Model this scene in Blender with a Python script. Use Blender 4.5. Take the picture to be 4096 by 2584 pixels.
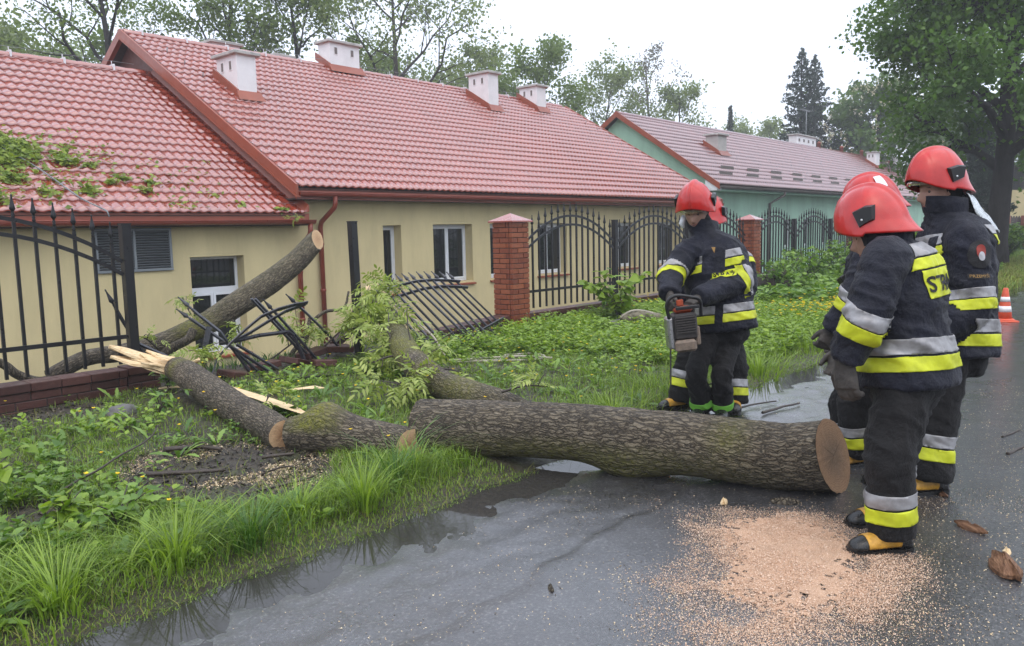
import bpy, bmesh, math, random
import numpy as np
from mathutils import Vector, Matrix

# ---------------------------------------------------------------- camera, sky, sun, exposure
scene = bpy.context.scene
for _o in list(bpy.data.objects):
    bpy.data.objects.remove(_o)
col = scene.collection

# x runs along the houses and the road, y away from the road towards the houses
CAM_H = 1.47
_yaw, _pitch, _roll = math.radians(40.77), math.radians(6.54), math.radians(1.22)
_f = Vector((math.cos(_yaw) * math.cos(_pitch), math.sin(_yaw) * math.cos(_pitch), -math.sin(_pitch)))
_r = Vector((math.sin(_yaw), -math.cos(_yaw), 0))
_u = _r.cross(_f)
_r2 = math.cos(_roll) * _r - math.sin(_roll) * _u
_u2 = math.sin(_roll) * _r + math.cos(_roll) * _u
cam_data = bpy.data.cameras.new('camera')
cam_data.sensor_width = 36.0
cam_data.lens = 800.0 / 1024.0 * 36.0
cam_data.clip_start = 0.05
cam_data.clip_end = 3000
cam = bpy.data.objects.new('camera', cam_data)
col.objects.link(cam)
cam.matrix_world = Matrix(((_r2.x, _u2.x, -_f.x, 0), (_r2.y, _u2.y, -_f.y, 0), (_r2.z, _u2.z, -_f.z, CAM_H), (0, 0, 0, 1)))
scene.camera = cam

world = bpy.data.worlds.new('World')
scene.world = world
world.use_nodes = True
_nt = world.node_tree
_nt.nodes.clear()
_out = _nt.nodes.new('ShaderNodeOutputWorld')
_sky = _nt.nodes.new('ShaderNodeTexSky')
_sky.sky_type = 'NISHITA'
_sky.sun_disc = False
_sky.sun_elevation = math.radians(62)
_sky.sun_rotation = math.radians(250)
_sky.dust_density = 6.0
_sky.air_density = 1.0
_bg1 = _nt.nodes.new('ShaderNodeBackground')
_bg1.inputs['Strength'].default_value = 0.05
_bg2 = _nt.nodes.new('ShaderNodeBackground')          # the closed cloud deck of a rainy day
_bg2.inputs['Color'].default_value = (0.87, 0.94, 1.08, 1)
_bg2.inputs['Strength'].default_value = 1.0
_add = _nt.nodes.new('ShaderNodeAddShader')
_nt.links.new(_sky.outputs[0], _bg1.inputs['Color'])
_nt.links.new(_bg1.outputs[0], _add.inputs[0])
_nt.links.new(_bg2.outputs[0], _add.inputs[1])
_nt.links.new(_add.outputs[0], _out.inputs['Surface'])

sun_data = bpy.data.lights.new('sun', 'SUN')
sun_data.energy = 0.7
sun_data.angle = math.radians(70)
sun_data.color = (1.0, 0.97, 0.93)
sun = bpy.data.objects.new('sun', sun_data)
col.objects.link(sun)
_el, _az = math.radians(62), math.radians(-75)
sun.rotation_euler = Vector((-math.cos(_el) * math.cos(_az), -math.cos(_el) * math.sin(_az), -math.sin(_el))).to_track_quat('-Z', 'Y').to_euler()

scene.view_settings.view_transform = 'Standard'
scene.view_settings.look = 'None'
scene.view_settings.exposure = 0.45
scene.view_settings.gamma = 1.0
scene.view_settings.use_curve_mapping = False
scene.cycles.use_denoising = True
scene.cycles.max_bounces = 6
scene.cycles.diffuse_bounces = 3
scene.cycles.glossy_bounces = 3
scene.cycles.transmission_bounces = 4
scene.cycles.transparent_max_bounces = 8
scene.cycles.caustics_reflective = False
scene.cycles.caustics_refractive = False

# ---------------------------------------------------------------- helpers
rng = np.random.default_rng(7)
PI = math.pi


def _hash(ix, iy, iz):
    h = (ix.astype(np.int64) * 374761393 + iy.astype(np.int64) * 668265263 + iz.astype(np.int64) * 2147483647) & 0xFFFFFFFF
    h = ((h ^ (h >> 13)) * 1274126177) & 0xFFFFFFFF
    return ((h ^ (h >> 16)) & 0xFFFF) / 65535.0


def vnoise(p):
    """value noise, p is (n,3), result about -1..1"""
    p = np.asarray(p, float)
    i = np.floor(p).astype(np.int64)
    f = p - i
    f = f * f * (3 - 2 * f)
    r = 0
    for dx in (0, 1):
        wx = f[:, 0] if dx else 1 - f[:, 0]
        for dy in (0, 1):
            wy = f[:, 1] if dy else 1 - f[:, 1]
            for dz in (0, 1):
                wz = f[:, 2] if dz else 1 - f[:, 2]
                r = r + wx * wy * wz * _hash(i[:, 0] + dx, i[:, 1] + dy, i[:, 2] + dz)
    return r * 2 - 1


def fbm(p, oct=4):
    p = np.asarray(p, float)
    r, a, s = 0, 1.0, 0
    for k in range(oct):
        r = r + a * vnoise(p * (2 ** k) + 17.3 * k)
        s += a
        a *= 0.5
    return r / s


def xyz(x, y, z=0.0):
    x = np.asarray(x, float)
    return np.stack([x, np.broadcast_to(y, x.shape), np.broadcast_to(z, x.shape)], -1)


def tag(o, label=None, cat=None, group=None, kind=None):
    if label: o['label'] = label
    if cat: o['category'] = cat
    if group: o['group'] = group
    if kind: o['kind'] = kind
    return o


def empty(name, loc=(0, 0, 0), rotz=0.0, label=None, cat=None, group=None):
    o = bpy.data.objects.new(name, None)
    o.empty_display_size = 0.1
    o.location = loc
    o.rotation_euler = (0, 0, rotz)
    col.objects.link(o)
    return tag(o, label, cat, group)


def obj_of(name, me, parent=None, mat=None):
    o = bpy.data.objects.new(name, me)
    col.objects.link(o)
    if mat is not None and not me.materials:
        me.materials.append(mat)
    if parent is not None:
        o.parent = parent
    return o


def np_mesh(name, verts, faces, smooth=False):
    """faces: (m,k) int array, every face k corners"""
    verts = np.ascontiguousarray(verts, np.float32)
    faces = np.ascontiguousarray(faces, np.int32)
    m, k = faces.shape
    me = bpy.data.meshes.new(name)
    me.vertices.add(len(verts))
    me.vertices.foreach_set('co', verts.ravel())
    me.loops.add(m * k)
    me.loops.foreach_set('vertex_index', faces.ravel())
    me.polygons.add(m)
    me.polygons.foreach_set('loop_start', np.arange(0, m * k, k, dtype=np.int32))
    me.polygons.foreach_set('loop_total', np.full(m, k, np.int32))
    if smooth:
        me.polygons.foreach_set('use_smooth', np.ones(m, bool))
    me.update(calc_edges=True)
    return me


def set_attr(me, name, values):
    a = me.attributes.new(name, 'FLOAT', 'POINT')
    a.data.foreach_set('value', np.ascontiguousarray(values, np.float32))


def set_vec(me, name, values):
    a = me.attributes.new(name, 'FLOAT_VECTOR', 'POINT')
    a.data.foreach_set('vector', np.ascontiguousarray(values, np.float32).ravel())


def grid_mesh(name, P, smooth=True):
    """P: (a,b,3) array of points"""
    a, b = P.shape[:2]
    idx = np.arange(a * b).reshape(a, b)
    f = np.stack([idx[:-1, :-1], idx[1:, :-1], idx[1:, 1:], idx[:-1, 1:]], -1).reshape(-1, 4)
    return np_mesh(name, P.reshape(-1, 3), f, smooth)


class MB:
    """collects shapes, builds ONE mesh object"""

    def __init__(self):
        self.v, self.f, self.sm = [], [], []

    def add(self, verts, faces, smooth=False):
        n = len(self.v)
        self.v += [tuple(map(float, p)) for p in verts]
        self.f += [tuple(i + n for i in f) for f in faces]
        self.sm += [smooth] * len(faces)
        return self

    def box(self, x0, x1, y0, y1, z0, z1):
        v = [(x, y, z) for x in (x0, x1) for y in (y0, y1) for z in (z0, z1)]
        return self.add(v, [(0, 1, 3, 2), (4, 6, 7, 5), (0, 4, 5, 1), (2, 3, 7, 6), (0, 2, 6, 4), (1, 5, 7, 3)])

    def bbox(self, x0, x1, y0, y1, z0, z1, b=0.005):
        """box with bevelled edges"""
        v, f = [], []
        xs, ys, zs = (x0, x1), (y0, y1), (z0, z1)
        sx = (b, -b)
        idx = {}
        for i in (0, 1):
            for j in (0, 1):
                for k in (0, 1):
                    c = (xs[i], ys[j], zs[k])
                    d = (sx[i], sx[j], sx[k])
                    idx[i, j, k, 0] = len(v); v.append((c[0], c[1] + d[1], c[2] + d[2]))
                    idx[i, j, k, 1] = len(v); v.append((c[0] + d[0], c[1], c[2] + d[2]))
                    idx[i, j, k, 2] = len(v); v.append((c[0] + d[0], c[1] + d[1], c[2]))
        q = lambda ax, s: [(s, 0, 0), (s, 1, 0), (s, 1, 1), (s, 0, 1)] if ax == 0 else ([(0, s, 0), (0, s, 1), (1, s, 1), (1, s, 0)] if ax == 1 else [(0, 0, s), (1, 0, s), (1, 1, s), (0, 1, s)])
        for ax in range(3):
            for s in (0, 1):
                c = [idx[t + (ax,)] for t in q(ax, s)]
                f.append(tuple(c if s else c[::-1]))
        for ax in range(3):
            o1, o2 = [a for a in range(3) if a != ax]
            for s1 in (0, 1):
                for s2 in (0, 1):
                    t = [0, 0, 0]; t[o1] = s1; t[o2] = s2
                    t0 = tuple(t); t[ax] = 1; t1 = tuple(t)
                    f.append((idx[t0 + (o1,)], idx[t0 + (o2,)], idx[t1 + (o2,)], idx[t1 + (o1,)]))
        for i in (0, 1):
            for j in (0, 1):
                for k in (0, 1):
                    f.append((idx[i, j, k, 0], idx[i, j, k, 1], idx[i, j, k, 2]))
        return self.add(v, f)

    def bar(self, p, q, w, h=None, up=(0, 0, 1)):
        """square bar from p to q"""
        h = w if h is None else h
        p, q = Vector(p), Vector(q)
        d = (q - p).normalized()
        u = Vector(up)
        if abs(d.dot(u)) > 0.99: u = Vector((0, 1, 0))
        s = d.cross(u).normalized()
        t = s.cross(d).normalized()
        v = []
        for c in (p, q):
            for a, b in ((-1, -1), (1, -1), (1, 1), (-1, 1)):
                v.append(c + s * (a * w / 2) + t * (b * h / 2))
        return self.add(v, [(0, 3, 2, 1), (4, 5, 6, 7), (0, 1, 5, 4), (1, 2, 6, 5), (2, 3, 7, 6), (3, 0, 4, 7)])

    def strip(self, pts, w, h, up=(0, 0, 1)):
        """rectangular section swept along pts"""
        P = [Vector(p) for p in pts]
        rings = []
        for i, c in enumerate(P):
            d = (P[min(i + 1, len(P) - 1)] - P[max(i - 1, 0)]).normalized()
            u = Vector(up)
            s = d.cross(u)
            if s.length < 1e-3: s = d.cross(Vector((0, 1, 0)))
            s.normalize(); t = s.cross(d).normalized()
            rings.append([c + s * (a * w / 2) + t * (b * h / 2) for a, b in ((-1, -1), (1, -1), (1, 1), (-1, 1))])
        return self.rings(rings, smooth=False)

    def rings(self, rings, cap0=True, cap1=True, smooth=True):
        n = len(rings[0])
        v = [p for r in rings for p in r]
        f = []
        for i in range(len(rings) - 1):
            for j in range(n):
                k = (j + 1) % n
                f.append((i * n + j, i * n + k, (i + 1) * n + k, (i + 1) * n + j))
        base = len(self.v)
        self.add(v, f, smooth)
        if cap0: self.f.append(tuple(base + j for j in range(n))[::-1]); self.sm.append(False)
        if cap1: self.f.append(tuple(base + (len(rings) - 1) * n + j for j in range(n))); self.sm.append(False)
        return self

    def tube(self, pts, rad, n=8, cap0=True, cap1=True, smooth=True):
        P = [Vector(p) for p in pts]
        if not hasattr(rad, '__len__'): rad = [rad] * len(P)
        d0 = (P[1] - P[0]).normalized()
        ref = Vector((0, 0, 1)) if abs(d0.z) < 0.9 else Vector((1, 0, 0))
        s = d0.cross(ref).normalized()
        rings = []
        for i, c in enumerate(P):
            d = (P[min(i + 1, len(P) - 1)] - P[max(i - 1, 0)]).normalized()
            s = (s - d * s.dot(d)).normalized()
            t = d.cross(s)
            rings.append([c + (s * math.cos(a) + t * math.sin(a)) * rad[i] for a in [2 * PI * j / n for j in range(n)]])
        return self.rings(rings, cap0, cap1, smooth)

    def lathe(self, prof, n=12, c=(0, 0, 0), smooth=True):
        """prof: (r, z) from bottom to top"""
        rings = [[(c[0] + r * math.cos(2 * PI * j / n), c[1] + r * math.sin(2 * PI * j / n), c[2] + z) for j in range(n)] for r, z in prof]
        return self.rings(rings, True, True, smooth)

    def mesh(self, name):
        me = bpy.data.meshes.new(name)
        me.from_pydata(self.v, [], self.f)
        me.polygons.foreach_set('use_smooth', self.sm)
        me.update()
        return me

    def build(self, name, mat, parent=None):
        return obj_of(name, self.mesh(name), parent, mat)


def dup(o, parent=None, name=None):
    c = o.copy()
    if name: c.name = name
    col.objects.link(c)
    c.parent = parent
    return c


# ---------------------------------------------------------------- materials
class NT:
    """small node builder"""

    def __init__(self, name):
        self.m = bpy.data.materials.new(name)
        self.m.use_nodes = True
        self.t = self.m.node_tree
        self.t.nodes.clear()
        self.out = self.n('ShaderNodeOutputMaterial')
        self.b = self.n('ShaderNodeBsdfPrincipled')
        self.link(self.b.outputs[0], self.out.inputs['Surface'])

    def n(self, t, **k):
        nd = self.t.nodes.new(t)
        for a, b in k.items(): setattr(nd, a, b)
        return nd

    def link(self, a, b): self.t.links.new(a, b)

    def pos(self, scale=(1, 1, 1), obj=False):
        mp = self.n('ShaderNodeMapping')
        mp.inputs['Scale'].default_value = scale
        if obj:
            self.link(self.n('ShaderNodeTexCoord').outputs['Object'], mp.inputs['Vector'])
        else:
            self.link(self.n('ShaderNodeNewGeometry').outputs['Position'], mp.inputs['Vector'])
        return mp.outputs[0]

    def noise(self, vec, scale, detail=4, rough=0.55, dist=0.0):
        nd = self.n('ShaderNodeTexNoise')
        nd.inputs['Scale'].default_value = scale
        nd.inputs['Detail'].default_value = detail
        nd.inputs['Roughness'].default_value = rough
        nd.inputs['Distortion'].default_value = dist
        self.link(vec, nd.inputs['Vector'])
        return nd.outputs['Fac']

    def ramp(self, fac, stops):
        nd = self.n('ShaderNodeValToRGB')
        e = nd.color_ramp.elements
        while len(e) < len(stops): e.new(0.5)
        for i, (p, c) in enumerate(stops):
            e[i].position = p
            e[i].color = (c[0], c[1], c[2], 1) if hasattr(c, '__len__') else (c, c, c, 1)
        self.link(fac, nd.inputs['Fac'])
        return nd.outputs['Color']

    def mix(self, fac, a, b, blend='MIX'):
        nd = self.n('ShaderNodeMix', data_type='RGBA', blend_type=blend)
        for s, v in ((nd.inputs['Factor'], fac), (nd.inputs['A'], a), (nd.inputs['B'], b)):
            if hasattr(v, 'is_linked'): self.link(v, s)
            elif hasattr(v, '__len__'): s.default_value = (v[0], v[1], v[2], 1)
            else: s.default_value = v
        return nd.outputs['Result']

    def math(self, op, a, b=0.0, c=None):
        nd = self.n('ShaderNodeMath', operation=op)
        for i, v in enumerate((a, b, c)):
            if v is None: continue
            if hasattr(v, 'is_linked'): self.link(v, nd.inputs[i])
            else: nd.inputs[i].default_value = v
        return nd.outputs[0]

    def attr(self, name):
        return self.n('ShaderNodeAttribute', attribute_name=name).outputs['Fac']

    def rand(self):
        return self.n('ShaderNodeObjectInfo').outputs['Random']

    def set(self, **k):
        for a, v in k.items():
            s = self.b.inputs[a.replace('_', ' ')]
            if hasattr(v, 'is_linked'): self.link(v, s)
            elif hasattr(v, '__len__') and len(s.default_value) == 4: s.default_value = (v[0], v[1], v[2], 1)
            else: s.default_value = v
        return self

    def bump(self, h, strength=0.3, dist=0.01):
        nd = self.n('ShaderNodeBump')
        nd.inputs['Strength'].default_value = strength
        nd.inputs['Distance'].default_value = dist
        self.link(h, nd.inputs['Height'])
        self.link(nd.outputs[0], self.b.inputs['Normal'])
        return nd


def simple(name, base, rough=0.6, var=0.15, scale=6.0, bump=0.0, bscale=60.0, metal=0.0, spec=0.5, coat=0.0, objc=False, randv=0.0):
    """base colour broken up by two scales of noise, fine relief"""
    t = NT(name)
    p = t.pos(obj=objc)
    n1 = t.noise(p, scale, 5, 0.6)
    lo = tuple(c * (1 - var) for c in base)
    hi = tuple(min(1, c * (1 + var)) for c in base)
    c = t.ramp(n1, [(0.3, lo), (0.7, hi)])
    if randv:
        c = t.mix(1.0, c, t.ramp(t.rand(), [(0, 1 - randv), (1, 1 + randv)]), 'MULTIPLY')
    t.set(Base_Color=c, Metallic=metal, Specular_IOR_Level=spec, Coat_Weight=coat, Coat_Roughness=0.08)
    t.set(Roughness=t.ramp(t.noise(p, scale * 2.3, 3), [(0.3, max(0.02, rough - 0.08)), (0.7, min(1, rough + 0.08))]))
    if bump: t.bump(t.noise(p, bscale, 3), bump, 0.01)
    return t.m


def leaf_mat(name, dark, light, trans=0.35, rough=0.35, spec=0.4):
    """leaf blades: colour differs blade by blade (attribute rnd), light shines through"""
    t = NT(name)
    c = t.ramp(t.attr('rnd'), [(0.0, dark), (0.55, tuple((a + b) / 2 for a, b in zip(dark, light))), (1.0, light)])
    t.set(Base_Color=c, Roughness=rough, Specular_IOR_Level=spec)
    tr = t.n('ShaderNodeBsdfTranslucent')
    t.link(t.mix(1.0, c, (1.15, 1.2, 0.55), 'MULTIPLY'), tr.inputs['Color'])
    mx = t.n('ShaderNodeMixShader')
    mx.inputs[0].default_value = trans
    t.link(t.b.outputs[0], mx.inputs[1]); t.link(tr.outputs[0], mx.inputs[2])
    t.link(mx.outputs[0], t.out.inputs['Surface'])
    return t.m


M = {}
# ---------------------------------------------------------------- ground, road, water
EDGE = 3.0      # the road's edge on the houses' side


def smooth(a, b, x):
    t = np.clip((x - a) / (b - a), 0, 1)
    return t * t * (3 - 2 * t)


def edge_at(u):
    u = np.asarray(u, float)
    return EDGE + 0.05 * vnoise(xyz(u * 1.7, 3.3)) + 0.03 * vnoise(xyz(u * 6.0, 9.1))


def ground_z(u, v):
    u = np.asarray(u, float); v = np.asarray(v, float)
    sh = np.broadcast(u, v).shape
    uu, vv = np.broadcast_to(u, sh).ravel(), np.broadcast_to(v, sh).ravel()
    e = edge_at(uu)
    d = vv - e
    z = -0.06 * (1 - smooth(-0.12, 0.02, d)) - 0.012 + 0.05 * smooth(0.06, 0.6, d)
    w = smooth(0.05, 0.5, d)
    z = z + w * (0.035 * fbm(xyz(uu * 0.9, vv * 0.9), 3) + 0.018 * vnoise(xyz(uu * 6, vv * 6)))
    z = z - 0.012 * smooth(3.5, 4.7, d)
    z = z - 1.15 * smooth(8.15, 11.0, vv)
    # trodden hollow where the trunk was sawn
    z = z - 0.04 * np.exp(-(((uu - 2.45) / 0.5) ** 2 + ((vv - 4.4) / 0.7) ** 2))
    return z.reshape(sh)


def gz(u, v):
    return float(ground_z(np.array([u]), np.array([v]))[0])


def lines(*segs):
    out = []
    for a, b, s in segs:
        out += list(np.arange(a, b - 1e-6, s))
    out.append(segs[-1][1])
    return np.array(out)


U = lines((-320, -60, 40), (-60, -6, 4), (-4, 12, 0.09), (12, 26, 0.2), (26, 60, 1.5), (60, 320, 26))
V = lines((-320, -40, 40), (-40, -4, 4), (-4, 2.6, 0.6), (2.6, 5.6, 0.07), (5.6, 8.4, 0.1), (8.4, 12, 0.3), (12, 40, 2), (40, 320, 20))
GU, GV = np.meshgrid(U, V, indexing='ij')
GZ = ground_z(GU, GV)
t = NT('soil')
p = t.pos()
c1 = t.ramp(t.noise(p, 3.0, 6, 0.6), [(0.3, (0.022, 0.017, 0.012)), (0.5, (0.05, 0.04, 0.028)), (0.72, (0.045, 0.06, 0.02))])
c2 = t.ramp(t.noise(p, 40.0, 4, 0.7), [(0.3, 0.55), (0.75, 1.5)])
t.set(Base_Color=t.mix(1.0, c1, c2, 'MULTIPLY'), Roughness=t.ramp(t.noise(p, 9, 4), [(0.35, 0.35), (0.65, 0.8)]), Specular_IOR_Level=0.45)
t.bump(t.noise(p, 45, 6, 0.65), 0.8, 0.03)
M['soil'] = t.m
g = obj_of('ground', grid_mesh('ground', np.stack([GU, GV, GZ], -1)), None, M['soil'])
tag(g, 'damp soil of the verge and garden under the grass', 'ground', kind='structure')


def road_z(uu, vv):
    e = edge_at(uu)
    d = e - vv                                   # metres in from the edge
    cr = 0.55 - 0.10 * np.clip(uu - 2.0, -1, 12) * 0.35 + 0.07 * vnoise(xyz(uu * 1.3, 5.5)) + 0.04 * vnoise(xyz(uu * 5, 1.5))
    z = 0.010 * smooth(0.05, 0.35, d) - 0.016
    z = z + 0.010 * smooth(-0.02, 0.03, d - cr - 0.35)            # the upper layer's ragged edge
    z = z + 0.004 * fbm(xyz(uu * 2.2, vv * 2.2), 3) * smooth(0.0, 0.2, d)
    z = z + 0.0045 * vnoise(xyz(uu * 9, vv * 9)) * (1 - smooth(0.5, 1.2, d)) + 0.0016 * vnoise(xyz(uu * 30, vv * 30)) * (1 - smooth(0.6, 1.6, d))
    return z


ru = lines((-40, -2, 2), (-1, 8, 0.036), (8, 16, 0.1), (16, 40, 0.4), (40, 200, 8))
rs = np.concatenate([np.arange(0, 0.9, 0.022), np.arange(0.9, 2.4, 0.05), np.arange(2.4, 6.3, 0.3)])
RU, RS = np.meshgrid(ru, rs, indexing='ij')
RV = edge_at(RU.ravel()).reshape(RU.shape) - RS
RZ = road_z(RU.ravel(), RV.ravel()).reshape(RU.shape)
t = NT('wet_asphalt')
p = t.pos()
agg = t.noise(p, 75, 3, 0.6)
fine = t.noise(p, 420, 2, 0.6)
big = t.noise(p, 0.9, 4, 0.55)
base = t.mix(1.0, t.ramp(agg, [(0.3, (0.016, 0.016, 0.018)), (0.58, (0.05, 0.05, 0.054)), (0.72, (0.17, 0.165, 0.16))]), t.ramp(t.noise(p, 3.2, 5), [(0.3, 0.7), (0.7, 1.25)]), 'MULTIPLY')
t.set(Base_Color=base, Roughness=t.ramp(t.noise(p, 1.6, 4, 0.6), [(0.35, 0.22), (0.65, 0.40)]), Specular_IOR_Level=0.55)
t.set(Coat_Weight=t.ramp(big, [(0.3, 0.75), (0.6, 0.95)]), Coat_Roughness=t.ramp(t.noise(p, 2.3, 4), [(0.35, 0.08), (0.7, 0.17)]), Coat_IOR=1.85)
h = t.math('ADD', t.math('MULTIPLY', agg, 0.6), t.math('MULTIPLY', fine, 0.4))
bn = t.bump(h, 0.75, 0.008)
bn2 = t.n('ShaderNodeBump'); bn2.inputs['Strength'].default_value = 0.34; bn2.inputs['Distance'].default_value = 0.006
t.link(h, bn2.inputs['Height']); t.link(bn2.outputs[0], t.b.inputs['Coat Normal'])
M['asphalt'] = t.m
road = obj_of('road', grid_mesh('road', np.stack([RU, RV, RZ], -1)[:, ::-1]), None, M['asphalt'])
tag(road, 'wet dark asphalt road with a ragged edge', 'road', kind='structure')

# standing water in the gutter along the road's edge
t = NT('puddle_water')
p = t.pos()
t.set(Base_Color=(0.035, 0.033, 0.03), Roughness=0.03, Specular_IOR_Level=0.5, IOR=1.33)
t.bump(t.noise(p, 26, 3, 0.5), 0.05, 0.004)
M['water'] = t.m
wu = np.arange(-1, 24, 0.1)
ws = np.array([-0.09, 0.06, 0.18, 0.36])
WU, WS = np.meshgrid(wu, ws, indexing='ij')
WV = edge_at(WU.ravel()).reshape(WU.shape) - WS
w = obj_of('puddle', grid_mesh('puddle', np.stack([WU, WV, np.full_like(WU, -0.0088)], -1)[:, ::-1]), None, M['water'])
tag(w, 'narrow puddle of rain water along the road edge', 'puddle', kind='structure')
# ---------------------------------------------------------------- houses
def plaster(name, base, dirt=0.18):
    t = NT(name)
    p = t.pos()
    n = t.noise(t.pos((1, 1, 0.35)), 1.1, 5, 0.6)
    c = t.ramp(n, [(0.3, tuple(x * (1 - dirt) for x in base)), (0.65, base)])
    c = t.mix(1.0, c, t.ramp(t.noise(p, 90, 3, 0.7), [(0.3, 0.88), (0.7, 1.08)]), 'MULTIPLY')
    c = t.mix(1.0, c, t.ramp(t.noise(t.pos((1.6, 1.6, .35)), 1.7, 6, .7), [(0.30, 0.90), (0.55, 1.0)]), 'MULTIPLY')
    t.set(Base_Color=c, Roughness=0.85, Specular_IOR_Level=0.25)
    t.bump(t.noise(p, 170, 3, 0.7), 0.5, 0.006)
    return t.m


def metal_tile(name, base, rough=0.24):
    t = NT(name)
    p = t.pos()
    c = t.mix(1.0, t.ramp(t.noise(p, 1.3, 5, 0.6), [(0.3, tuple(x * 0.82 for x in base)), (0.7, tuple(x * 1.1 for x in base))]),
              t.ramp(t.noise(p, 14, 4, 0.7), [(0.3, 0.9), (0.7, 1.08)]), 'MULTIPLY')
    t.set(Base_Color=c, Roughness=t.ramp(t.noise(p, 5, 4), [(0.3, rough - 0.05), (0.7, rough + 0.08)]), Specular_IOR_Level=0.4, Coat_Weight=1.0, Coat_Roughness=0.12, Coat_IOR=2.05)
    t.bump(t.noise(p, 60, 2), 0.04, 0.01)
    return t.m


M['yellow'] = plaster('yellow_plaster', (0.71, 0.595, 0.325))
M['mint'] = plaster('mint_plaster', (0.46, 0.71, 0.56))
M['tile'] = metal_tile('red_metal_tile', (0.30, 0.050, 0.024))
M['tile_mauve'] = metal_tile('weathered_metal_tile', (0.20, 0.055, 0.048), 0.3)
M['trim'] = simple('brown_red_sheet', (0.27, 0.062, 0.028), 0.38, 0.12, 3)
M['cladding'] = simple('dark_brown_cladding', (0.11, 0.036, 0.024), 0.6, 0.15, 4)
M['soffit'] = simple('dark_soffit_boards', (0.05, 0.028, 0.02), 0.7, 0.2, 5)
M['pipe'] = simple('oxide_red_pipe', (0.22, 0.042, 0.022), 0.35, 0.12, 6)
M['white'] = simple('white_pvc', (0.74, 0.76, 0.79), 0.35, 0.04, 5)
M['chimney'] = simple('white_render', (0.78, 0.78, 0.79), 0.8, 0.07, 3, 0.3, 90)
M['chimney_grey'] = simple('grey_render', (0.48, 0.47, 0.45), 0.85, 0.12, 3, 0.3, 90)
M['cap'] = simple('weathered_concrete_cap', (0.42, 0.42, 0.40), 0.85, 0.25, 5, 0.4, 60)
M['louvre'] = simple('grey_louvre', (0.20, 0.22, 0.23), 0.45, 0.1, 5)
M['grille'] = simple('dusty_grille', (0.16, 0.14, 0.13), 0.7, 0.2, 30)
t = NT('window_glass')
t.set(Base_Color=(0.012, 0.014, 0.014), Roughness=0.03, Specular_IOR_Level=0.5)
t.bump(t.noise(t.pos(), 1.4, 2), 0.05, 0.02)
M['glass'] = t.m
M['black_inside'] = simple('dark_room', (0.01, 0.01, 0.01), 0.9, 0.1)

WAVE, ROW = 0.185, 0.35


def wave(x):
    """cross profile of the pressed sheet: wide shallow troughs, narrower crests"""
    c = 0.5 + 0.5 * np.cos(2 * PI * x)
    return 0.026 * c ** 1.3


def tile_points(u0, ve, ze, sl, i, k, ns=8):
    """3 x (ns+1) points of one pressed tile (plus the riser below it)"""
    x = np.linspace(0, 1, ns + 1)
    w = wave(x)
    P = []
    for s, h in ((0.0, -0.006), (0.0, 0.032), (0.5, 0.016), (1.0, 0.0)):
        ss = (k + s) * ROW
        hh = w + h
        P.append(np.stack([u0 + (i + x) * WAVE, ve + ss * math.cos(sl) - hh * math.sin(sl), ze + ss * math.sin(sl) + hh * math.cos(sl)], -1))
    return np.array(P)


def tile_faces(ns=8, off=0):
    f = []
    n = ns + 1
    for r in range(3):
        for j in range(ns):
            a = r * n + j
            f.append((a, a + 1, a + n + 1, a + n))
    return np.array(f) + off


def tiled_roof(parent, name, u0, nu, ve, ze, sl, nrow, mat, singles=(), ns=8, kind='stuff', last=1.0):
    V, F = [], []
    nv = 0
    tf = tile_faces(ns)
    single = set(singles)
    for k in range(nrow):
        for i in range(nu):
            if (i, k) in single: continue
            V.append(tile_points(u0, ve, ze, sl, i, k, ns).reshape(-1, 3))
            F.append(tf + nv)
            nv += 4 * (ns + 1)
    me = np_mesh(name, np.concatenate(V), np.concatenate(F), True)
    # riser edges stay crisp
    sm = np.ones(len(me.polygons), bool)
    me.polygons.foreach_set('use_smooth', sm)
    o = obj_of(name, me, parent, mat)
    if kind: o['kind'] = kind
    if single:
        me1 = np_mesh('roof_tile', (tile_points(0, 0, 0, sl, 0, 0, ns)).reshape(-1, 3), tf, True)
        me1.materials.append(mat)
        for (i, k) in singles:
            q = bpy.data.objects.new('roof_tile', me1)
            col.objects.link(q)
            q.parent = o
            q.location = (u0 + i * WAVE, ve + k * ROW * math.cos(sl), ze + k * ROW * math.sin(sl))
    return o


def ridge_cap(parent, u0, u1, v, z, mat, name='ridge_cap'):
    m = MB()
    rings = []
    n = 9
    nseg = int((u1 - u0) / 0.36)
    for s in range(nseg + 1):
        for e in ((0.0, 0.115), (0.3, 0.105)):
            u = u0 + s * 0.36 + e[0]
            if u > u1: continue
            rings.append([(u, v + e[1] * math.cos(a), z - 0.045 + e[1] * math.sin(a)) for a in np.linspace(PI * 1.08, -0.08 * PI, n)])
    m.rings(rings, True, True)
    return m.build(name, mat, parent)


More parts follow.
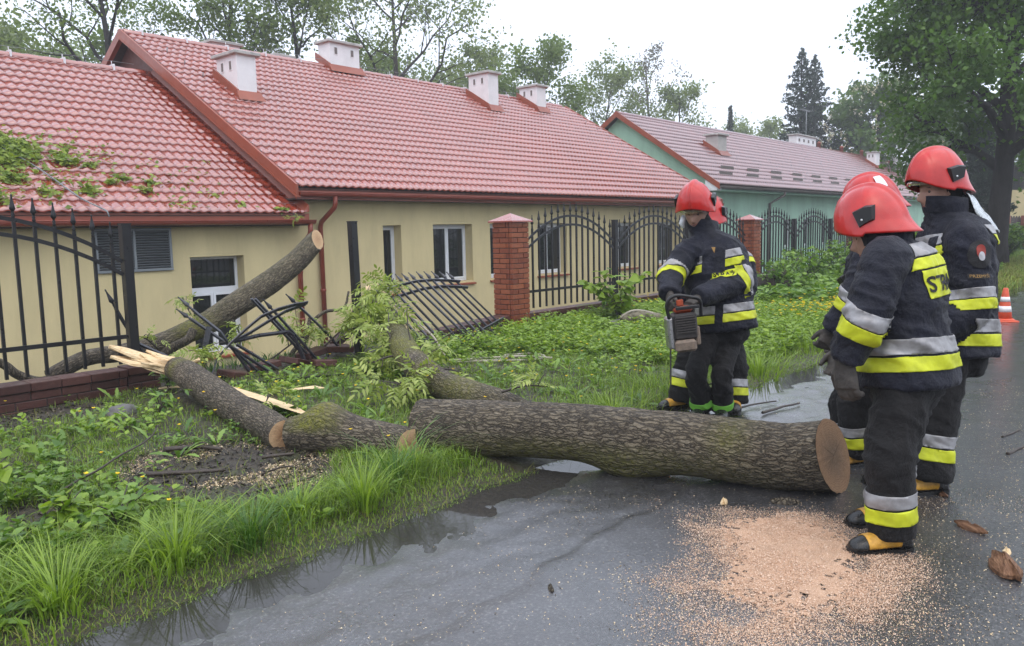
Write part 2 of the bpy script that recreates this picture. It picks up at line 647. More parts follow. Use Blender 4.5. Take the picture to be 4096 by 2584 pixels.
def wall_panel(parent, name, u0, u1, z0, z1, v, holes, mat, depth=0.36):
    """a wall facing -y with rectangular openings and their reveals"""
    us = sorted({u0, u1, *[h[0] for h in holes], *[h[1] for h in holes]})
    zs = sorted({z0, z1, *[h[2] for h in holes], *[h[3] for h in holes]})
    m = MB()
    for a, b in zip(us[:-1], us[1:]):
        for c, d in zip(zs[:-1], zs[1:]):
            if any(h[0] <= a and b <= h[1] and h[2] <= c and d <= h[3] for h in holes): continue
            m.add([(a, v, c), (b, v, c), (b, v, d), (a, v, d)], [(0, 1, 2, 3)])
    for a, b, c, d in holes:
        e = v + depth
        m.add([(a, v, c), (a, e, c), (a, e, d), (a, v, d)], [(0, 1, 2, 3)])
        m.add([(b, v, c), (b, v, d), (b, e, d), (b, e, c)], [(0, 1, 2, 3)])
        m.add([(a, v, d), (a, e, d), (b, e, d), (b, v, d)], [(0, 1, 2, 3)])
        m.add([(a, v, c), (b, v, c), (b, e, c), (a, e, c)], [(0, 1, 2, 3)])
    return m.build(name, mat, parent)


def window(parent, a, b, c, d, v, sashes=2, transom=0.0, sill=True, glassmat=None):
    """white frame set back in its opening; sashes side by side, optional top light"""
    e = v + 0.24
    F = 0.055
    m = MB()
    m.bbox(a + .002, a + F, e, e + .07, c, d - .002); m.bbox(b - F, b - .002, e, e + .07, c, d - .002)
    m.bbox(a + F, b - F, e, e + .07, d - F, d - .002); m.bbox(a + F, b - F, e, e + .07, c, c + F)
    fr = m.build('window', M['white'], parent)
    zt = d - F
    if transom:
        zt = d - F - transom
        MB().bbox(a + F, b - F, e - .004, e + .07, zt - .1, zt).build('transom', M['white'], fr)
        MB().box(a + F, b - F, e + .03, e + .036, zt, d - F).build('pane', M['glass'], fr)
        zt -= .1
    n = sashes
    w = (b - a - 2 * F) / n
    for i in range(n):
        x0, x1 = a + F + i * w, a + F + (i + 1) * w
        S = 0.05
        m = MB()
        m.bbox(x0 + .003, x0 + S, e - .012, e + .05, c + F, zt); m.bbox(x1 - S, x1 - .003, e - .012, e + .05, c + F, zt)
        m.bbox(x0 + S, x1 - S, e - .012, e + .05, zt - S, zt); m.bbox(x0 + S, x1 - S, e - .012, e + .05, c + F, c + F + S)
        m.build('sash', M['white'], fr)
        MB().box(x0 + S, x1 - S, e + .02, e + .026, c + F + S, zt - S).build('pane', M['glass'], fr)
    if sill:
        m = MB()
        m.add([(a - .04, v - .07, c - .05), (b + .04, v - .07, c - .05), (b + .04, e, c + .004), (a - .04, e, c + .004),
               (a - .04, v - .07, c - .085), (b + .04, v - .07, c - .085), (b + .04, e, c - .03), (a - .04, e, c - .03)],
              [(0, 1, 2, 3), (4, 7, 6, 5), (0, 4, 5, 1), (1, 5, 6, 2), (3, 2, 6, 7), (0, 3, 7, 4)])
        m.build('sill', M['trim'], fr)
    return fr


def gutter(parent, u0, u1, v, z, r=0.075, mat=None):
    m = MB()
    n = 9
    o, i_ = [], []
    P = []
    for u in (u0, u1):
        out = [(u, v + r * math.cos(a), z + r * math.sin(a)) for a in np.linspace(PI, 2 * PI, n)]
        inn = [(u, v + (r - .008) * math.cos(a), z + (r - .008) * math.sin(a)) for a in np.linspace(2 * PI, PI, n)]
        P.append(out + inn)
    m.rings(P, True, True)
    m.tube([(u0, v - r, z + .004), (u1, v - r, z + .004)], .011, 6)
    for u in (u0 + .004, u1 - .004):
        m.add([(u, v + r * math.cos(a), z + r * math.sin(a)) for a in np.linspace(PI, 2 * PI, n)], [tuple(range(n))])
    return m.build('gutter', mat or M['pipe'], parent)


def downpipe(parent, u, vt, vw, zt, zb, r=0.05):
    m = MB()
    m.tube([(u + .06, vt, zt), (u + .06, vt, zt - .14), (u + .05, vt + .02, zt - .22), (u, vw - .04, zt - .5), (u, vw, zt - .6), (u, vw, zb)], r, 12)
    o = m.build('downpipe', M['pipe'], parent)
    for z in (zt - .95, zt - 1.9):
        MB().lathe([(r + .004, -.03), (r + .010, -.02), (r + .010, .02), (r + .004, .03)], 12, (u, vw, z)).build('joint_collar', M['pipe'], o)
    return o


def chimney(parent, u, v, du, dv, ztop, zlow, mat, vents='left', cap=True, sl=0.54, flash=True):
    m = MB().bbox(u, u + du, v, v + dv, zlow, ztop, .008)
    o = m.build('chimney', mat, parent)
    if cap:
        MB().bbox(u - .09, u + du + .09, v - .09, v + dv + .09, ztop - .012, ztop + .07, .012).build('cap', M['cap'], o)
    if vents in ('left', 'both'):
        for s in (0.22, 0.62):
            y = v + dv * s
            MB().bbox(u - .012, u + .01, y, y + .13, ztop - .36, ztop - .12, .004).build('vent_frame', M['chimney'], o)
            MB().box(u - .016, u, y + .022, y + .108, ztop - .335, ztop - .145).build('vent_grille', M['grille'], o)
    if vents in ('front', 'both'):
        for s in (0.14, 0.68):
            x = u + du * s
            MB().bbox(x, x + .14, v - .012, v + .01, ztop - .36, ztop - .12, .004).build('vent_frame', M['chimney'], o)
            MB().box(x + .02, x + .12, v - .016, v, ztop - .335, ztop - .145).build('vent_grille', M['grille'], o)
    if flash:                                     # sheet-metal collar that follows the roof slope
        tn = math.tan(sl)
        z0 = zlow_on(v)
        f = MB()
        a = .05
        lo, hi = -.02, .2
        def ring(x, y, zz): return (x, y, zz)
        # left and right upstands
        for x0, x1 in ((u - a, u + .004), (u + du - .004, u + du + a)):
            ya, yb = v - .03, v + dv + .1
            za, zb = z0 + (ya - v) * tn, z0 + (yb - v) * tn
            f.add([(x0, ya, za + lo), (x1, ya, za + lo), (x1, yb, zb + lo), (x0, yb, zb + lo),
                   (x0, ya, za + hi), (x1, ya, za + hi), (x1, yb, zb + hi), (x0, yb, zb + hi)],
                  [(0, 3, 2, 1), (4, 5, 6, 7), (0, 1, 5, 4), (1, 2, 6, 5), (2, 3, 7, 6), (3, 0, 4, 7)])
        f.add([(u - a, v - .05, z0 + .16), (u + du + a, v - .05, z0 + .16), (u + du + a + .05, v - .22, z0 - .07), (u - a - .05, v - .22, z0 - .07),
               (u - a, v + .002, z0 + .17), (u + du + a, v + .002, z0 + .17), (u + du + a, v + .002, z0 - .02), (u - a, v + .002, z0 - .02)],
              [(0, 3, 2, 1), (0, 1, 5, 4), (1, 2, 6, 5), (3, 0, 4, 7), (2, 3, 7, 6)])
        f.build('flashing', M['trim'], o)
    return o


SL = math.radians(30.35)
TN = math.tan(SL)
VE, ZE = 13.3, 2.42          # main eave
NROW = 23
VRID = VE + NROW * ROW * math.cos(SL)
ZRID = ZE + NROW * ROW * math.sin(SL)
zlow_on = lambda v: ZE + (v - VE) * TN + .02
UG, UE = 9.13, 27.15         # verges of the main roof
house = empty('yellow_house', (18, 14, -1.1), 0, 'long yellow plastered house with red metal tile roof and white chimneys', 'house')
house.location = (0, 0, 0)

# --- main part
main_holes = [(11.69, 12.22, 0.16, 1.66), (13.22, 14.56, 0.27, 1.67), (15.22, 16.56, 0.27, 1.67), (17.15, 18.49, 0.27, 1.67),
              (20.9, 22.24, 0.27, 1.67), (23.6, 24.94, 0.27, 1.67)]
wall_panel(house, 'front_wall', 9.42, 26.85, -1.3, 2.5, 13.8, main_holes, M['yellow'])
m = MB()
m.add([(9.42, 13.8, -1.3), (9.42, 26.0, -1.3), (9.42, 26.0, 2.5), (9.42, VRID, ZRID - .1), (9.42, 13.8, 2.65)], [(0, 4, 3, 2, 1)])
m.build('gable_wall', M['cladding'], house)
m = MB()
m.add([(26.85, 13.8, -1.3), (26.85, 26.0, -1.3), (26.85, 26.0, 2.5), (26.85, VRID, ZRID - .1), (26.85, 13.8, 2.65)], [(0, 1, 2, 3, 4)])
m.build('end_wall', M['yellow'], house)
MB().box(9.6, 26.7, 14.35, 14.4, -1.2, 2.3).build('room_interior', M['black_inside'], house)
for i, h in enumerate(main_holes):
    window(house, *h, 13.8, 1 if i == 0 else 2)

nu = int((UE - UG - .06) / WAVE)
tiled_roof(house, 'main_roof', UG + .06, nu, VE, ZE, SL, NROW, M['tile'])
m = MB()                                           # boarding under the sheet, back slope
th = .05
for s in (1, -1):
    y = lambda v: VRID + s * (v - VRID)
    m.add([(UG + .02, y(VE + .03), ZE - .055), (UE - .02, y(VE + .03), ZE - .055), (UE - .02, y(VRID), ZRID - .035), (UG + .02, y(VRID), ZRID - .035)], [(0, 1, 2, 3) if s > 0 else (3, 2, 1, 0)])
m.build('roof_boarding', M['soffit'], house)
m = MB()
m.add([(UG, VRID, ZRID + .01), (UE, VRID, ZRID + .01), (UE, 2 * VRID - VE, ZE), (UG, 2 * VRID - VE, ZE)], [(0, 1, 2, 3)])
m.build('rear_roof_slope', M['tile'], house)
ridge_cap(house, UG + .05, UE - .03, VRID, ZRID + .02, M['tile'])
m = MB()                                           # lightning wire clips on the ridge
for u in np.arange(UG + .5, UE - .5, 1.15):
    m = MB()
    m.box(u - .02, u + .02, VRID - .12, VRID + .12, ZRID - .02, ZRID + .105)
    m.tube([(u, VRID, ZRID + .1), (u, VRID, ZRID + .2)], .008, 5)
    m.build('wire_clip', M['white'], house)
MB().tube([(UG + .3, VRID, ZRID + .2), (UE - .4, VRID, ZRID + .2)], .006, 5).build('lightning_wire', M['louvre'], house)
# bargeboards on both gables
for uu, nm in ((UG, 0), (UE, 1)):
    for s in (1, -1):
        y = lambda v: VRID + s * (v - VRID)
        m = MB()
        a, b = uu - .025, uu + .025
        lo, hi = -.15, .07
        v0, v1 = VE - .06, VRID
        z0, z1 = ZE - .06 * TN, ZRID
        m.add([(a, y(v0), z0 + lo), (b, y(v0), z0 + lo), (b, y(v0), z0 + hi), (a, y(v0), z0 + hi),
               (a, y(v1), z1 + lo), (b, y(v1), z1 + lo), (b, y(v1), z1 + hi), (a, y(v1), z1 + hi)],
              [(0, 1, 2, 3), (4, 7, 6, 5), (0, 4, 5, 1), (1, 5, 6, 2), (2, 6, 7, 3), (3, 7, 4, 0)])
        # folded lip
        m.add([(a - .012, y(v0), z0 + lo - .03), (b + .05, y(v0), z0 + lo - .03), (b + .05, y(v0), z0 + lo), (a - .012, y(v0), z0 + lo),
               (a - .012, y(v1), z1 + lo - .03), (b + .05, y(v1), z1 + lo - .03), (b + .05, y(v1), z1 + lo), (a - .012, y(v1), z1 + lo)],
              [(0, 1, 2, 3), (4, 7, 6, 5), (0, 4, 5, 1), (1, 5, 6, 2), (2, 6, 7, 3), (3, 7, 4, 0)])
        m.build('bargeboard', M['trim'], house)
# eave: fascia, soffit, gutter
MB().box(UG + .05, UE - .05, VE + .06, VE + .085, ZE - .24, ZE - .03).build('fascia', M['trim'], house)
MB().box(UG + .05, UE - .05, VE + .09, 13.79, ZE - .24, ZE - .215).build('eave_soffit', M['soffit'], house)
gutter(house, UG + .04, UE + .05, VE - .03, ZE - .115)
downpipe(house, 9.97, VE - .03, 13.72, ZE - .18, -1.2)
# chimneys
chimney(house, 10.34, 17.13, .5, .88, 5.68, 4.4, M['chimney'], 'left')
chimney(house, 15.17, 20.02, 1.12, .55, 7.19, 5.6, M['chimney'], 'front')
chimney(house, 20.77, 18.75, .52, .92, 6.85, 5.3, M['chimney'], 'left')
chimney(house, 24.14, 19.34, .55, .86, 6.89, 5.6, M['chimney'], 'left')
chimney(house, 12.2, 21.4, .85, .6, 6.93, 5.5, M['chimney'], 'none', flash=False)
chimney(house, 14.75, 22.2, .6, .6, 7.05, 5.5, M['chimney'], 'none', flash=False)
for k in range(5):                                 # small roof hooks
    v = VE + 3.2 + .55 * k
    MB().tube([(26.4, v, zlow_on(v) + .03), (26.4, v - .02, zlow_on(v) + .13)], .012, 5).build('roof_hook', M['louvre'], house)
for k in range(3):
    v = VE + 5.9 - .62 * k
    MB().tube([(9.75 + .1 * k, v, zlow_on(v) + .03), (9.75 + .1 * k, v - .02, zlow_on(v) + .15)], .012, 5).build('roof_hook', M['louvre'], house)

# --- lower wing on the left
WE, WZ = 13.32, 1.905
NW = 19
WRID = WE + (NW + .37) * ROW * math.cos(SL)
WZR = WZ + (NW + .37) * ROW * math.sin(SL)
WU0, WU1 = -0.2, 9.36
nuw = int((WU1 - WU0) / WAVE)
wu0 = WU1 - nuw * WAVE
holes = [(7.12, 8.18, -0.66, 1.13)]
wall_panel(house, 'wing_wall', WU0, 9.5, -1.3, 1.99, 13.70, holes, M['yellow'])
m = MB(); m.add([(9.5, 13.70, -1.3), (9.5, 13.8, -1.3), (9.5, 13.8, 2.05), (9.5, 13.70, 1.98)], [(0, 1, 2, 3)])
m.build('wing_return_wall', M['yellow'], house)
window(house, *holes[0], 13.70, 2, 0.52)
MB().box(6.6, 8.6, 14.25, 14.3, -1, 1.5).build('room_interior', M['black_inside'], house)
sing = []
for k in range(0, 12):
    for i in range(nuw - 30, nuw - 5):
        sing.append((i, k))
sing = sing[:300]
tiled_roof(house, 'wing_roof', wu0, nuw, WE, WZ, SL, NW + 1, M['tile'], sing)
m = MB()
m.add([(WU0, WE + .03, WZ - .05), (WU1, WE + .03, WZ - .05), (WU1, WRID, WZR - .03), (WU0, WRID, WZR - .03)], [(0, 1, 2, 3)])
m.build('wing_boarding', M['soffit'], house)
m = MB(); m.add([(WU0, WRID + .02, WZR), (WU1, WRID + .02, WZR), (WU1, 2 * WRID - WE, WZ), (WU0, 2 * WRID - WE, WZ)], [(0, 1, 2, 3)])
m.build('wing_rear_slope', M['tile'], house)
ridge_cap(house, WU0, WU1, WRID, WZR + .035, M['tile'], 'wing_ridge_cap')
for u in np.arange(4.2, 8.8, 1.05):
    m = MB().box(u - .02, u + .02, WRID - .12, WRID + .12, WZR - .02, WZR + .12)
    m.tube([(u, WRID, WZR + .1), (u, WRID, WZR + .2)], .008, 5)
    m.build('wire_clip', M['white'], house)
MB().tube([(WU0, WRID, WZR + .2), (8.9, WRID, WZR + .2)], .006, 5).build('lightning_wire', M['louvre'], house)
# stepped flashing where the wing roof meets the gable
m = MB()
m.add([(9.30, WE - .02, WZ + .02), (9.42, WE - .02, WZ + .02), (9.42, WRID, WZR + .05), (9.30, WRID, WZR + .05),
       (9.395, WE - .02, WZ + .16), (9.42, WE - .02, WZ + .16), (9.42, WRID, WZR + .2), (9.395, WRID, WZR + .2)],
      [(0, 3, 2, 1), (4, 5, 6, 7), (0, 1, 5, 4), (0, 4, 7, 3), (1, 2, 6, 5)])
m.build('wall_flashing', M['trim'], house)
MB().box(WU0, WU1 + .1, WE + .05, WE + .075, WZ - .2, WZ - .0).build('wing_fascia', M['trim'], house)
MB().box(WU0, WU1 + .1, WE + .08, 13.69, WZ - .235, WZ - .21).build('wing_soffit', M['soffit'], house)
gutter(house, WU0, WU1 + .16, WE - .03, WZ - .14)
downpipe(house, 9.36, WE - .03, 13.62, WZ - .2, -1.2)
# louvred vent panel
lv = MB()
lv.bbox(5.50, 6.79, 13.65, 13.72, .92, .965); lv.bbox(5.50, 6.79, 13.65, 13.72, 1.61, 1.655)
for x in (5.50, 6.12, 6.745): lv.bbox(x, x + .045, 13.655, 13.72, .967, 1.608)
lvo = lv.build('louvre_panel', M['louvre'], house)
for z in np.arange(.99, 1.60, .043):
    for x0, x1 in ((5.55, 6.115), (6.17, 6.74)):
        MB().bar((x0, 13.675, z), (x1, 13.675, z), .036, .006, (0, .6, .8)).build('slat', M['louvre'], lvo)
MB().box(5.51, 6.78, 13.692, 13.697, .94, 1.64).build('louvre_back', M['black_inside'], lvo)

# --- mint green neighbour
GS = math.radians(34.4); GT = math.tan(GS)
GVE, GZE, GU0, GU1 = 14.2, 3.11, 28.75, 66.5
GN = 16
GVR = GVE + GN * ROW * math.cos(GS); GZR = GZE + GN * ROW * math.sin(GS)
green = empty('green_house', (0, 0, 0), 0, 'long mint green house with mauve tile roof behind the black fence', 'house')
gh = [(u, u + 1.1, .45, 1.75) for u in (36.6, 39.0, 41.4, 43.8, 46.2, 48.6, 51, 53.4)]
wall_panel(green, 'front_wall', 29.1, 66, -1.3, 3.0, 14.75, gh + [(32.0, 33.0, -.6, 1.7)], M['mint'])
m = MB(); m.add([(29.1, 14.75, -1.3), (29.1, 2 * GVR - 14.75, -1.3), (29.1, 2 * GVR - 14.75, 3.0), (29.1, GVR, GZR - .1), (29.1, 14.75, 3.3)], [(0, 4, 3, 2, 1)])
m.build('gable_wall', M['mint'], green)
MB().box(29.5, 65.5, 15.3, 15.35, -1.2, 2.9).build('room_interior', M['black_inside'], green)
for h in gh: window(green, *h, 14.75, 2, sill=False)
window(green, 32.0, 33.0, -.6, 1.7, 14.75, 1, sill=False)
tiled_roof(green, 'tiled_roof', GU0 + .05, int((GU1 - GU0) / WAVE), GVE, GZE, GS, GN, M['tile_mauve'], ns=3)
m = MB()
m.add([(GU0, GVR, GZR + .01), (GU1, GVR, GZR + .01), (GU1, 2 * GVR - GVE, GZE), (GU0, 2 * GVR - GVE, GZE)], [(0, 1, 2, 3)])
m.build('rear_roof_slope', M['tile_mauve'], green)
ridge_cap(green, GU0, GU1, GVR, GZR + .02, M['tile_mauve'])
for s in (1, -1):
    y = lambda v: GVR + s * (v - GVR)
    m = MB()
    a, b, lo, hi, v0, v1 = GU0 - .02, GU0 + .03, -.17, .07, GVE - .05, GVR
    z0, z1 = GZE - .05 * GT, GZR
    m.add([(a, y(v0), z0 + lo), (b, y(v0), z0 + lo), (b, y(v0), z0 + hi), (a, y(v0), z0 + hi),
           (a, y(v1), z1 + lo), (b, y(v1), z1 + lo), (b, y(v1), z1 + hi), (a, y(v1), z1 + hi)],
          [(0, 1, 2, 3), (4, 7, 6, 5), (0, 4, 5, 1), (1, 5, 6, 2), (2, 6, 7, 3), (3, 7, 4, 0)])
    m.build('bargeboard', M['trim'], green)
m = MB(); m.add([(GU0 + .01, 14.25, 2.87), (GU0 + .01, 14.76, 2.87), (GU0 + .01, 14.76, 3.30), (GU0 + .01, 14.25, 2.97),
                 (29.12, 14.25, 2.87), (29.12, 14.76, 2.87), (29.12, 14.76, 3.30), (29.12, 14.25, 2.97)],
                [(0, 3, 2, 1), (4, 5, 6, 7), (0, 1, 5, 4), (1, 2, 6, 5), (2, 3, 7, 6), (3, 0, 4, 7)])
m.build('boxed_eave_end', M['white'], green)
MB().box(29.12, GU1, GVE + .05, 14.74, 2.86, 2.9).build('eave_soffit', M['mint'], green)
gutter(green, GU0 + .02, GU1, GVE - .04, GZE - .08, .08, M['grille'])
m = MB(); m.tube([(35.1, GVE - .04, 2.95), (35.1, GVE - .04, 2.8), (34.7, 14.66, 2.45), (34.7, 14.66, -1.2)], .06, 10); m.build('downpipe', M['grille'], green)
_z = zlow_on
zlow_on = lambda v: GZE + (v - GVE) * GT + .02
chimney(green, 33.2, 16.43, .84, .6, 5.5, 4.2, M['chimney_grey'], 'none', sl=GS)
chimney(green, 58.9, 17.4, .9, .6, 6.35, 5.0, M['chimney'], 'left', sl=GS)
chimney(green, 65.3, 17.9, .7, .5, 6.4, 5.2, M['chimney'], 'left', sl=GS)
c = chimney(green, 48.6, GVR + .1, 3.2, .5, GZR + .62, 5.5, M['chimney'], 'none', flash=False)
for k in range(4): MB().box(48.9 + .75 * k, 49.1 + .75 * k, GVR + .08, GVR + .11, GZR + .25, GZR + .42).build('vent_grille', M['grille'], c)
m = MB(); m.tube([(50.6, GVR + .3, GZR + .6), (50.6, GVR + .3, GZR + 2.3)], .03, 6); m.tube([(49.6, GVR + .3, GZR + 2.25), (51.2, GVR + .3, GZR + 2.25)], .025, 6)
for k in range(5): m.tube([(49.7 + .35 * k, GVR + .1, GZR + 2.25), (49.7 + .35 * k, GVR + .5, GZR + 2.25)], .012, 4)
m.build('aerial', M['louvre'], green)
for k in range(8):                                  # snow guards in two staggered rows
    for r_, du in ((0.75, 0.0), (1.3, 1.05)):
        u = 30.1 + 2.55 * k + du
        v = GVE + r_ * math.cos(GS)
        MB().bar((u, v, zlow_on(v) + .07), (u + 1.15, v, zlow_on(v) + .07), .03, .13).build('snow_guard', M['grille'], green)
for k in range(4):
    u = 52 + 4.2 * k
    MB().lathe([(.12, -.1), (.12, .2), (.16, .22), (.05, .34)], 8, (u, GVR, GZR + .1)).build('ridge_vent', M['trim'], green)
zlow_on = _z

# a further red roof at the end of the row
far = empty('far_house', (0, 0, 0), 0, 'distant house with red tiled roof beyond the green house', 'house')
m = MB(); m.box(82, 100, 19.6, 29, -1.3, 4.4); m.build('wall', M['mint'], far)
tiled_roof(far, 'tiled_roof', 80.5, 110, 18.6, 3.6, GS, 14, M['tile'], ns=2)
FR, FZ = 18.6 + 14 * ROW * math.cos(GS), 3.6 + 14 * ROW * math.sin(GS)
MB().add([(80.5, FR, FZ), (100.8, FR, FZ), (100.8, 2 * FR - 18.6, 3.6), (80.5, 2 * FR - 18.6, 3.6)], [(0, 1, 2, 3)]).build('rear_roof_slope', M['tile'], far)
MB().add([(82, 19.6, 4.3), (82, 2 * FR - 19.6, 4.3), (82, FR, FZ - .1)], [(0, 2, 1)]).build('gable_wall', M['mint'], far)
# ---------------------------------------------------------------- fence
M['iron'] = simple('black_painted_iron', (0.012, 0.012, 0.014), 0.34, 0.25, 8, 0.15, 120, spec=0.35)
M['iron_grey'] = simple('scuffed_iron', (0.035, 0.036, 0.045), 0.32, 0.25, 9, 0.15, 120, spec=0.5, coat=0.1)
t = NT('clinker_brick')
p = t.pos()
rc = t.ramp(t.rand(), [(0.0, (0.17, 0.040, 0.018)), (0.5, (0.235, 0.062, 0.026)), (1.0, (0.29, 0.085, 0.036))])
t.set(Base_Color=t.mix(1.0, rc, t.ramp(t.noise(p, 22, 5, 0.65), [(0.3, 0.72), (0.7, 1.15)]), 'MULTIPLY'), Roughness=t.ramp(t.noise(p, 12, 3), [(0.3, 0.38), (0.7, 0.62)]), Specular_IOR_Level=0.4)
t.bump(t.noise(p, 120, 4, 0.7), 0.35, 0.006)
M['brick'] = t.m
t = NT('brown_brick')
p = t.pos()
rc = t.ramp(t.rand(), [(0.0, (0.052, 0.020, 0.016)), (1.0, (0.088, 0.034, 0.026))])
t.set(Base_Color=t.mix(1.0, rc, t.ramp(t.noise(p, 25, 5, 0.65), [(0.3, 0.72), (0.7, 1.2)]), 'MULTIPLY'), Roughness=t.ramp(t.noise(p, 14, 3), [(0.3, 0.33), (0.7, 0.55)]), Specular_IOR_Level=0.4)
t.bump(t.noise(p, 110, 4, 0.7), 0.4, 0.006)
M['brown_brick'] = t.m
M['mortar'] = simple('dark_mortar', (0.045, 0.035, 0.03), 0.9, 0.2, 20, 0.5, 90)
M['capred'] = simple('wet_red_cap', (0.31, 0.085, 0.065), 0.22, 0.12, 6, 0.08, 60, coat=0.5)
FV = 7.75
BARW = 0.026

m = MB()                                            # spear tip, base at z=0, height .21
m.lathe([(.011, 0.0), (.017, .012), (.011, .024), (.016, .036), (.010, .05), (.012, .062), (.026, .082), (.021, .105), (.012, .15), (.006, .185), (.009, .192), (.006, .205), (.001, .21)], 8)
TIP = m.mesh('spear_tip'); TIP.materials.append(M['iron'])
TIPG = m.mesh('spear_tip'); TIPG.materials.append(M['iron_grey'])


def tip(parent, p, d=(0, 0, 1), me=None):
    o = bpy.data.objects.new('spear_tip', me or TIP)
    col.objects.link(o)
    o.parent = parent
    o.location = p
    o.rotation_euler = Vector(d).to_track_quat('Z', 'Y').to_euler()
    return o


def arch_panel(u0, u1, label, zb=.29):
    uc, d2 = (u0 + u1) / 2, ((u1 - u0) / 2 / 1.31) ** 2
    o = empty('iron_fence', (uc, FV, .25), 0, label, 'fence', 'black iron fence panels')
    o.location = (0, 0, 0)
    n = max(6, int(round((u1 - u0) / .16)))
    us = [u0 + (u1 - u0) * (i + .5) / n for i in range(n)]
    top = lambda u: 1.70 - .255 * (u - uc) ** 2 / d2
    low = lambda u: 1.56 - .245 * (u - uc) ** 2 / d2
    tp = lambda u: 1.90 - .18 * (u - uc) ** 2 / d2
    xs = np.linspace(u0, u1, 19)
    MB().strip([(u, FV - .018, top(u)) for u in xs], .012, .036, (0, 0, 1)).build('arched_rail', M['iron'], o)
    MB().strip([(u, FV - .018, low(u)) for u in xs], .012, .036, (0, 0, 1)).build('arched_rail', M['iron'], o)
    MB().bar((u0, FV - .02, .55), (u1, FV - .02, .55), .014, .04).build('lower_rail', M['iron'], o)
    for u in us:
        b = MB().bar((u, FV, zb), (u, FV, tp(u) - .2), BARW).build('bar', M['iron'], o)
        tip(b, (u, FV, tp(u) - .2))
    return o


def post(u, v, z0, z1, label, w=.085, lean=(0, 0)):
    m = MB()
    m.bar((u, v, z0), (u + lean[0], v + lean[1], z1), w, w, (0, 1, 0))
    o = m.build('fence_post', M['iron'], None)
    MB().bar((u + lean[0], v + lean[1], z1 - .001), (u + lean[0], v + lean[1], z1 + .012), w + .008, w + .008, (0, 1, 0)).build('post_cap', M['iron'], o)
    return tag(o, label, 'post', 'square black fence posts')


BRK = {}


def brick(parent, x0, x1, y0, y1, z0, z1, mat):
    """a brick of its own; alike bricks share their mesh"""
    key = (round(x1 - x0, 3), round(y1 - y0, 3), round(z1 - z0, 3), mat)
    if key not in BRK:
        a, b, c = key[:3]
        BRK[key] = MB().bbox(-a / 2, a / 2, -b / 2, b / 2, -c / 2, c / 2, .004).mesh('brick')
        BRK[key].materials.append(M[mat])
    o = bpy.data.objects.new('brick', BRK[key])
    col.objects.link(o)
    o.parent = parent
    o.location = ((x0 + x1) / 2, (y0 + y1) / 2 + rng.uniform(-.0015, .0015), (z0 + z1) / 2)
    o.rotation_euler = (0, 0, rng.uniform(-.008, .008))
    return o


def plinth(u0, u1, label, z0=-.04, z1=.25, coping=True, tilt=None):
    """low wall of brown bricks in three courses and a course of headers on top"""
    o = empty('brick_plinth', (0, 0, 0), 0, label, 'wall', 'low brown brick fence plinths')
    MB().box(u0 + .01, u1 - .01, FV - .095, FV + .095, z0, z1 - .075).build('mortar_core', M['mortar'], o)
    ch = .066
    zc = [z1 - .075 - (i + 1) * (ch + .009) for i in range(3)]
    for i, z in enumerate(zc):
        x = u0 - (.125 if i % 2 else 0)
        while x < u1 - .02:
            a, b = max(x, u0), min(x + .25, u1)
            if b - a > .03: brick(o, a, b - .009, FV - .105, FV - .06, z, z + ch, 'brown_brick')
            x += .25
    x = u0
    while x < u1 - .02:                              # coping bricks
        b = min(x + .25, u1)
        brick(o, x, b - .006, FV - .125, FV + .125, z1 - .072, z1, 'brown_brick')
        x += .25
    return o


def pillar(u0, label, w=.38, v0=7.56, z1=1.60, joined=False):
    o = empty('brick_pillar', (0, 0, 0), 0, label, 'pillar', 'red brick fence pillars')
    v1, u1 = v0 + w, u0 + w
    MB().box(u0 + .014, u1 - .014, v0 + .014, v1 - .014, -.06, z1).build('mortar_core', M['mortar'], o)
    n = 22
    h = (z1 + .05) / n
    for k in range(n):
        z = -.05 + k * h
        L = .245 if k % 2 else .12
        a, b = z + .005, z + h - .005
        s = .06
        # front face, left face, right face, back face; corners alternate
        brick(o, u0, u0 + L, v0, v0 + s, a, b, 'brick'); brick(o, u0 + L + .01, u1, v0, v0 + s, a, b, 'brick')
        L2 = .12 if k % 2 else .245
        if L2 > s: brick(o, u0, u0 + s, v0 + s + .01, v0 + L2, a, b, 'brick')
        brick(o, u0, u0 + s, v0 + L2 + .01, v1, a, b, 'brick')
        brick(o, u1 - s, u1, v0 + s + .01, v1, a, b, 'brick')
    c = MB()
    e = .045
    uc, vc = (u0 + u1) / 2, (v0 + v1) / 2
    c.add([(u0 - e, v0 - e, z1), (u1 + e, v0 - e, z1), (u1 + e, v1 + e, z1), (u0 - e, v1 + e, z1),
           (u0 - e, v0 - e, z1 + .022), (u1 + e, v0 - e, z1 + .022), (u1 + e, v1 + e, z1 + .022), (u0 - e, v1 + e, z1 + .022), (uc, vc, z1 + .135)],
          [(3, 2, 1, 0), (0, 1, 5, 4), (1, 2, 6, 5), (2, 3, 7, 6), (3, 0, 4, 7), (4, 5, 8), (5, 6, 8), (6, 7, 8), (7, 4, 8)])
    c.build('cap', M['capred'], o)
    return o


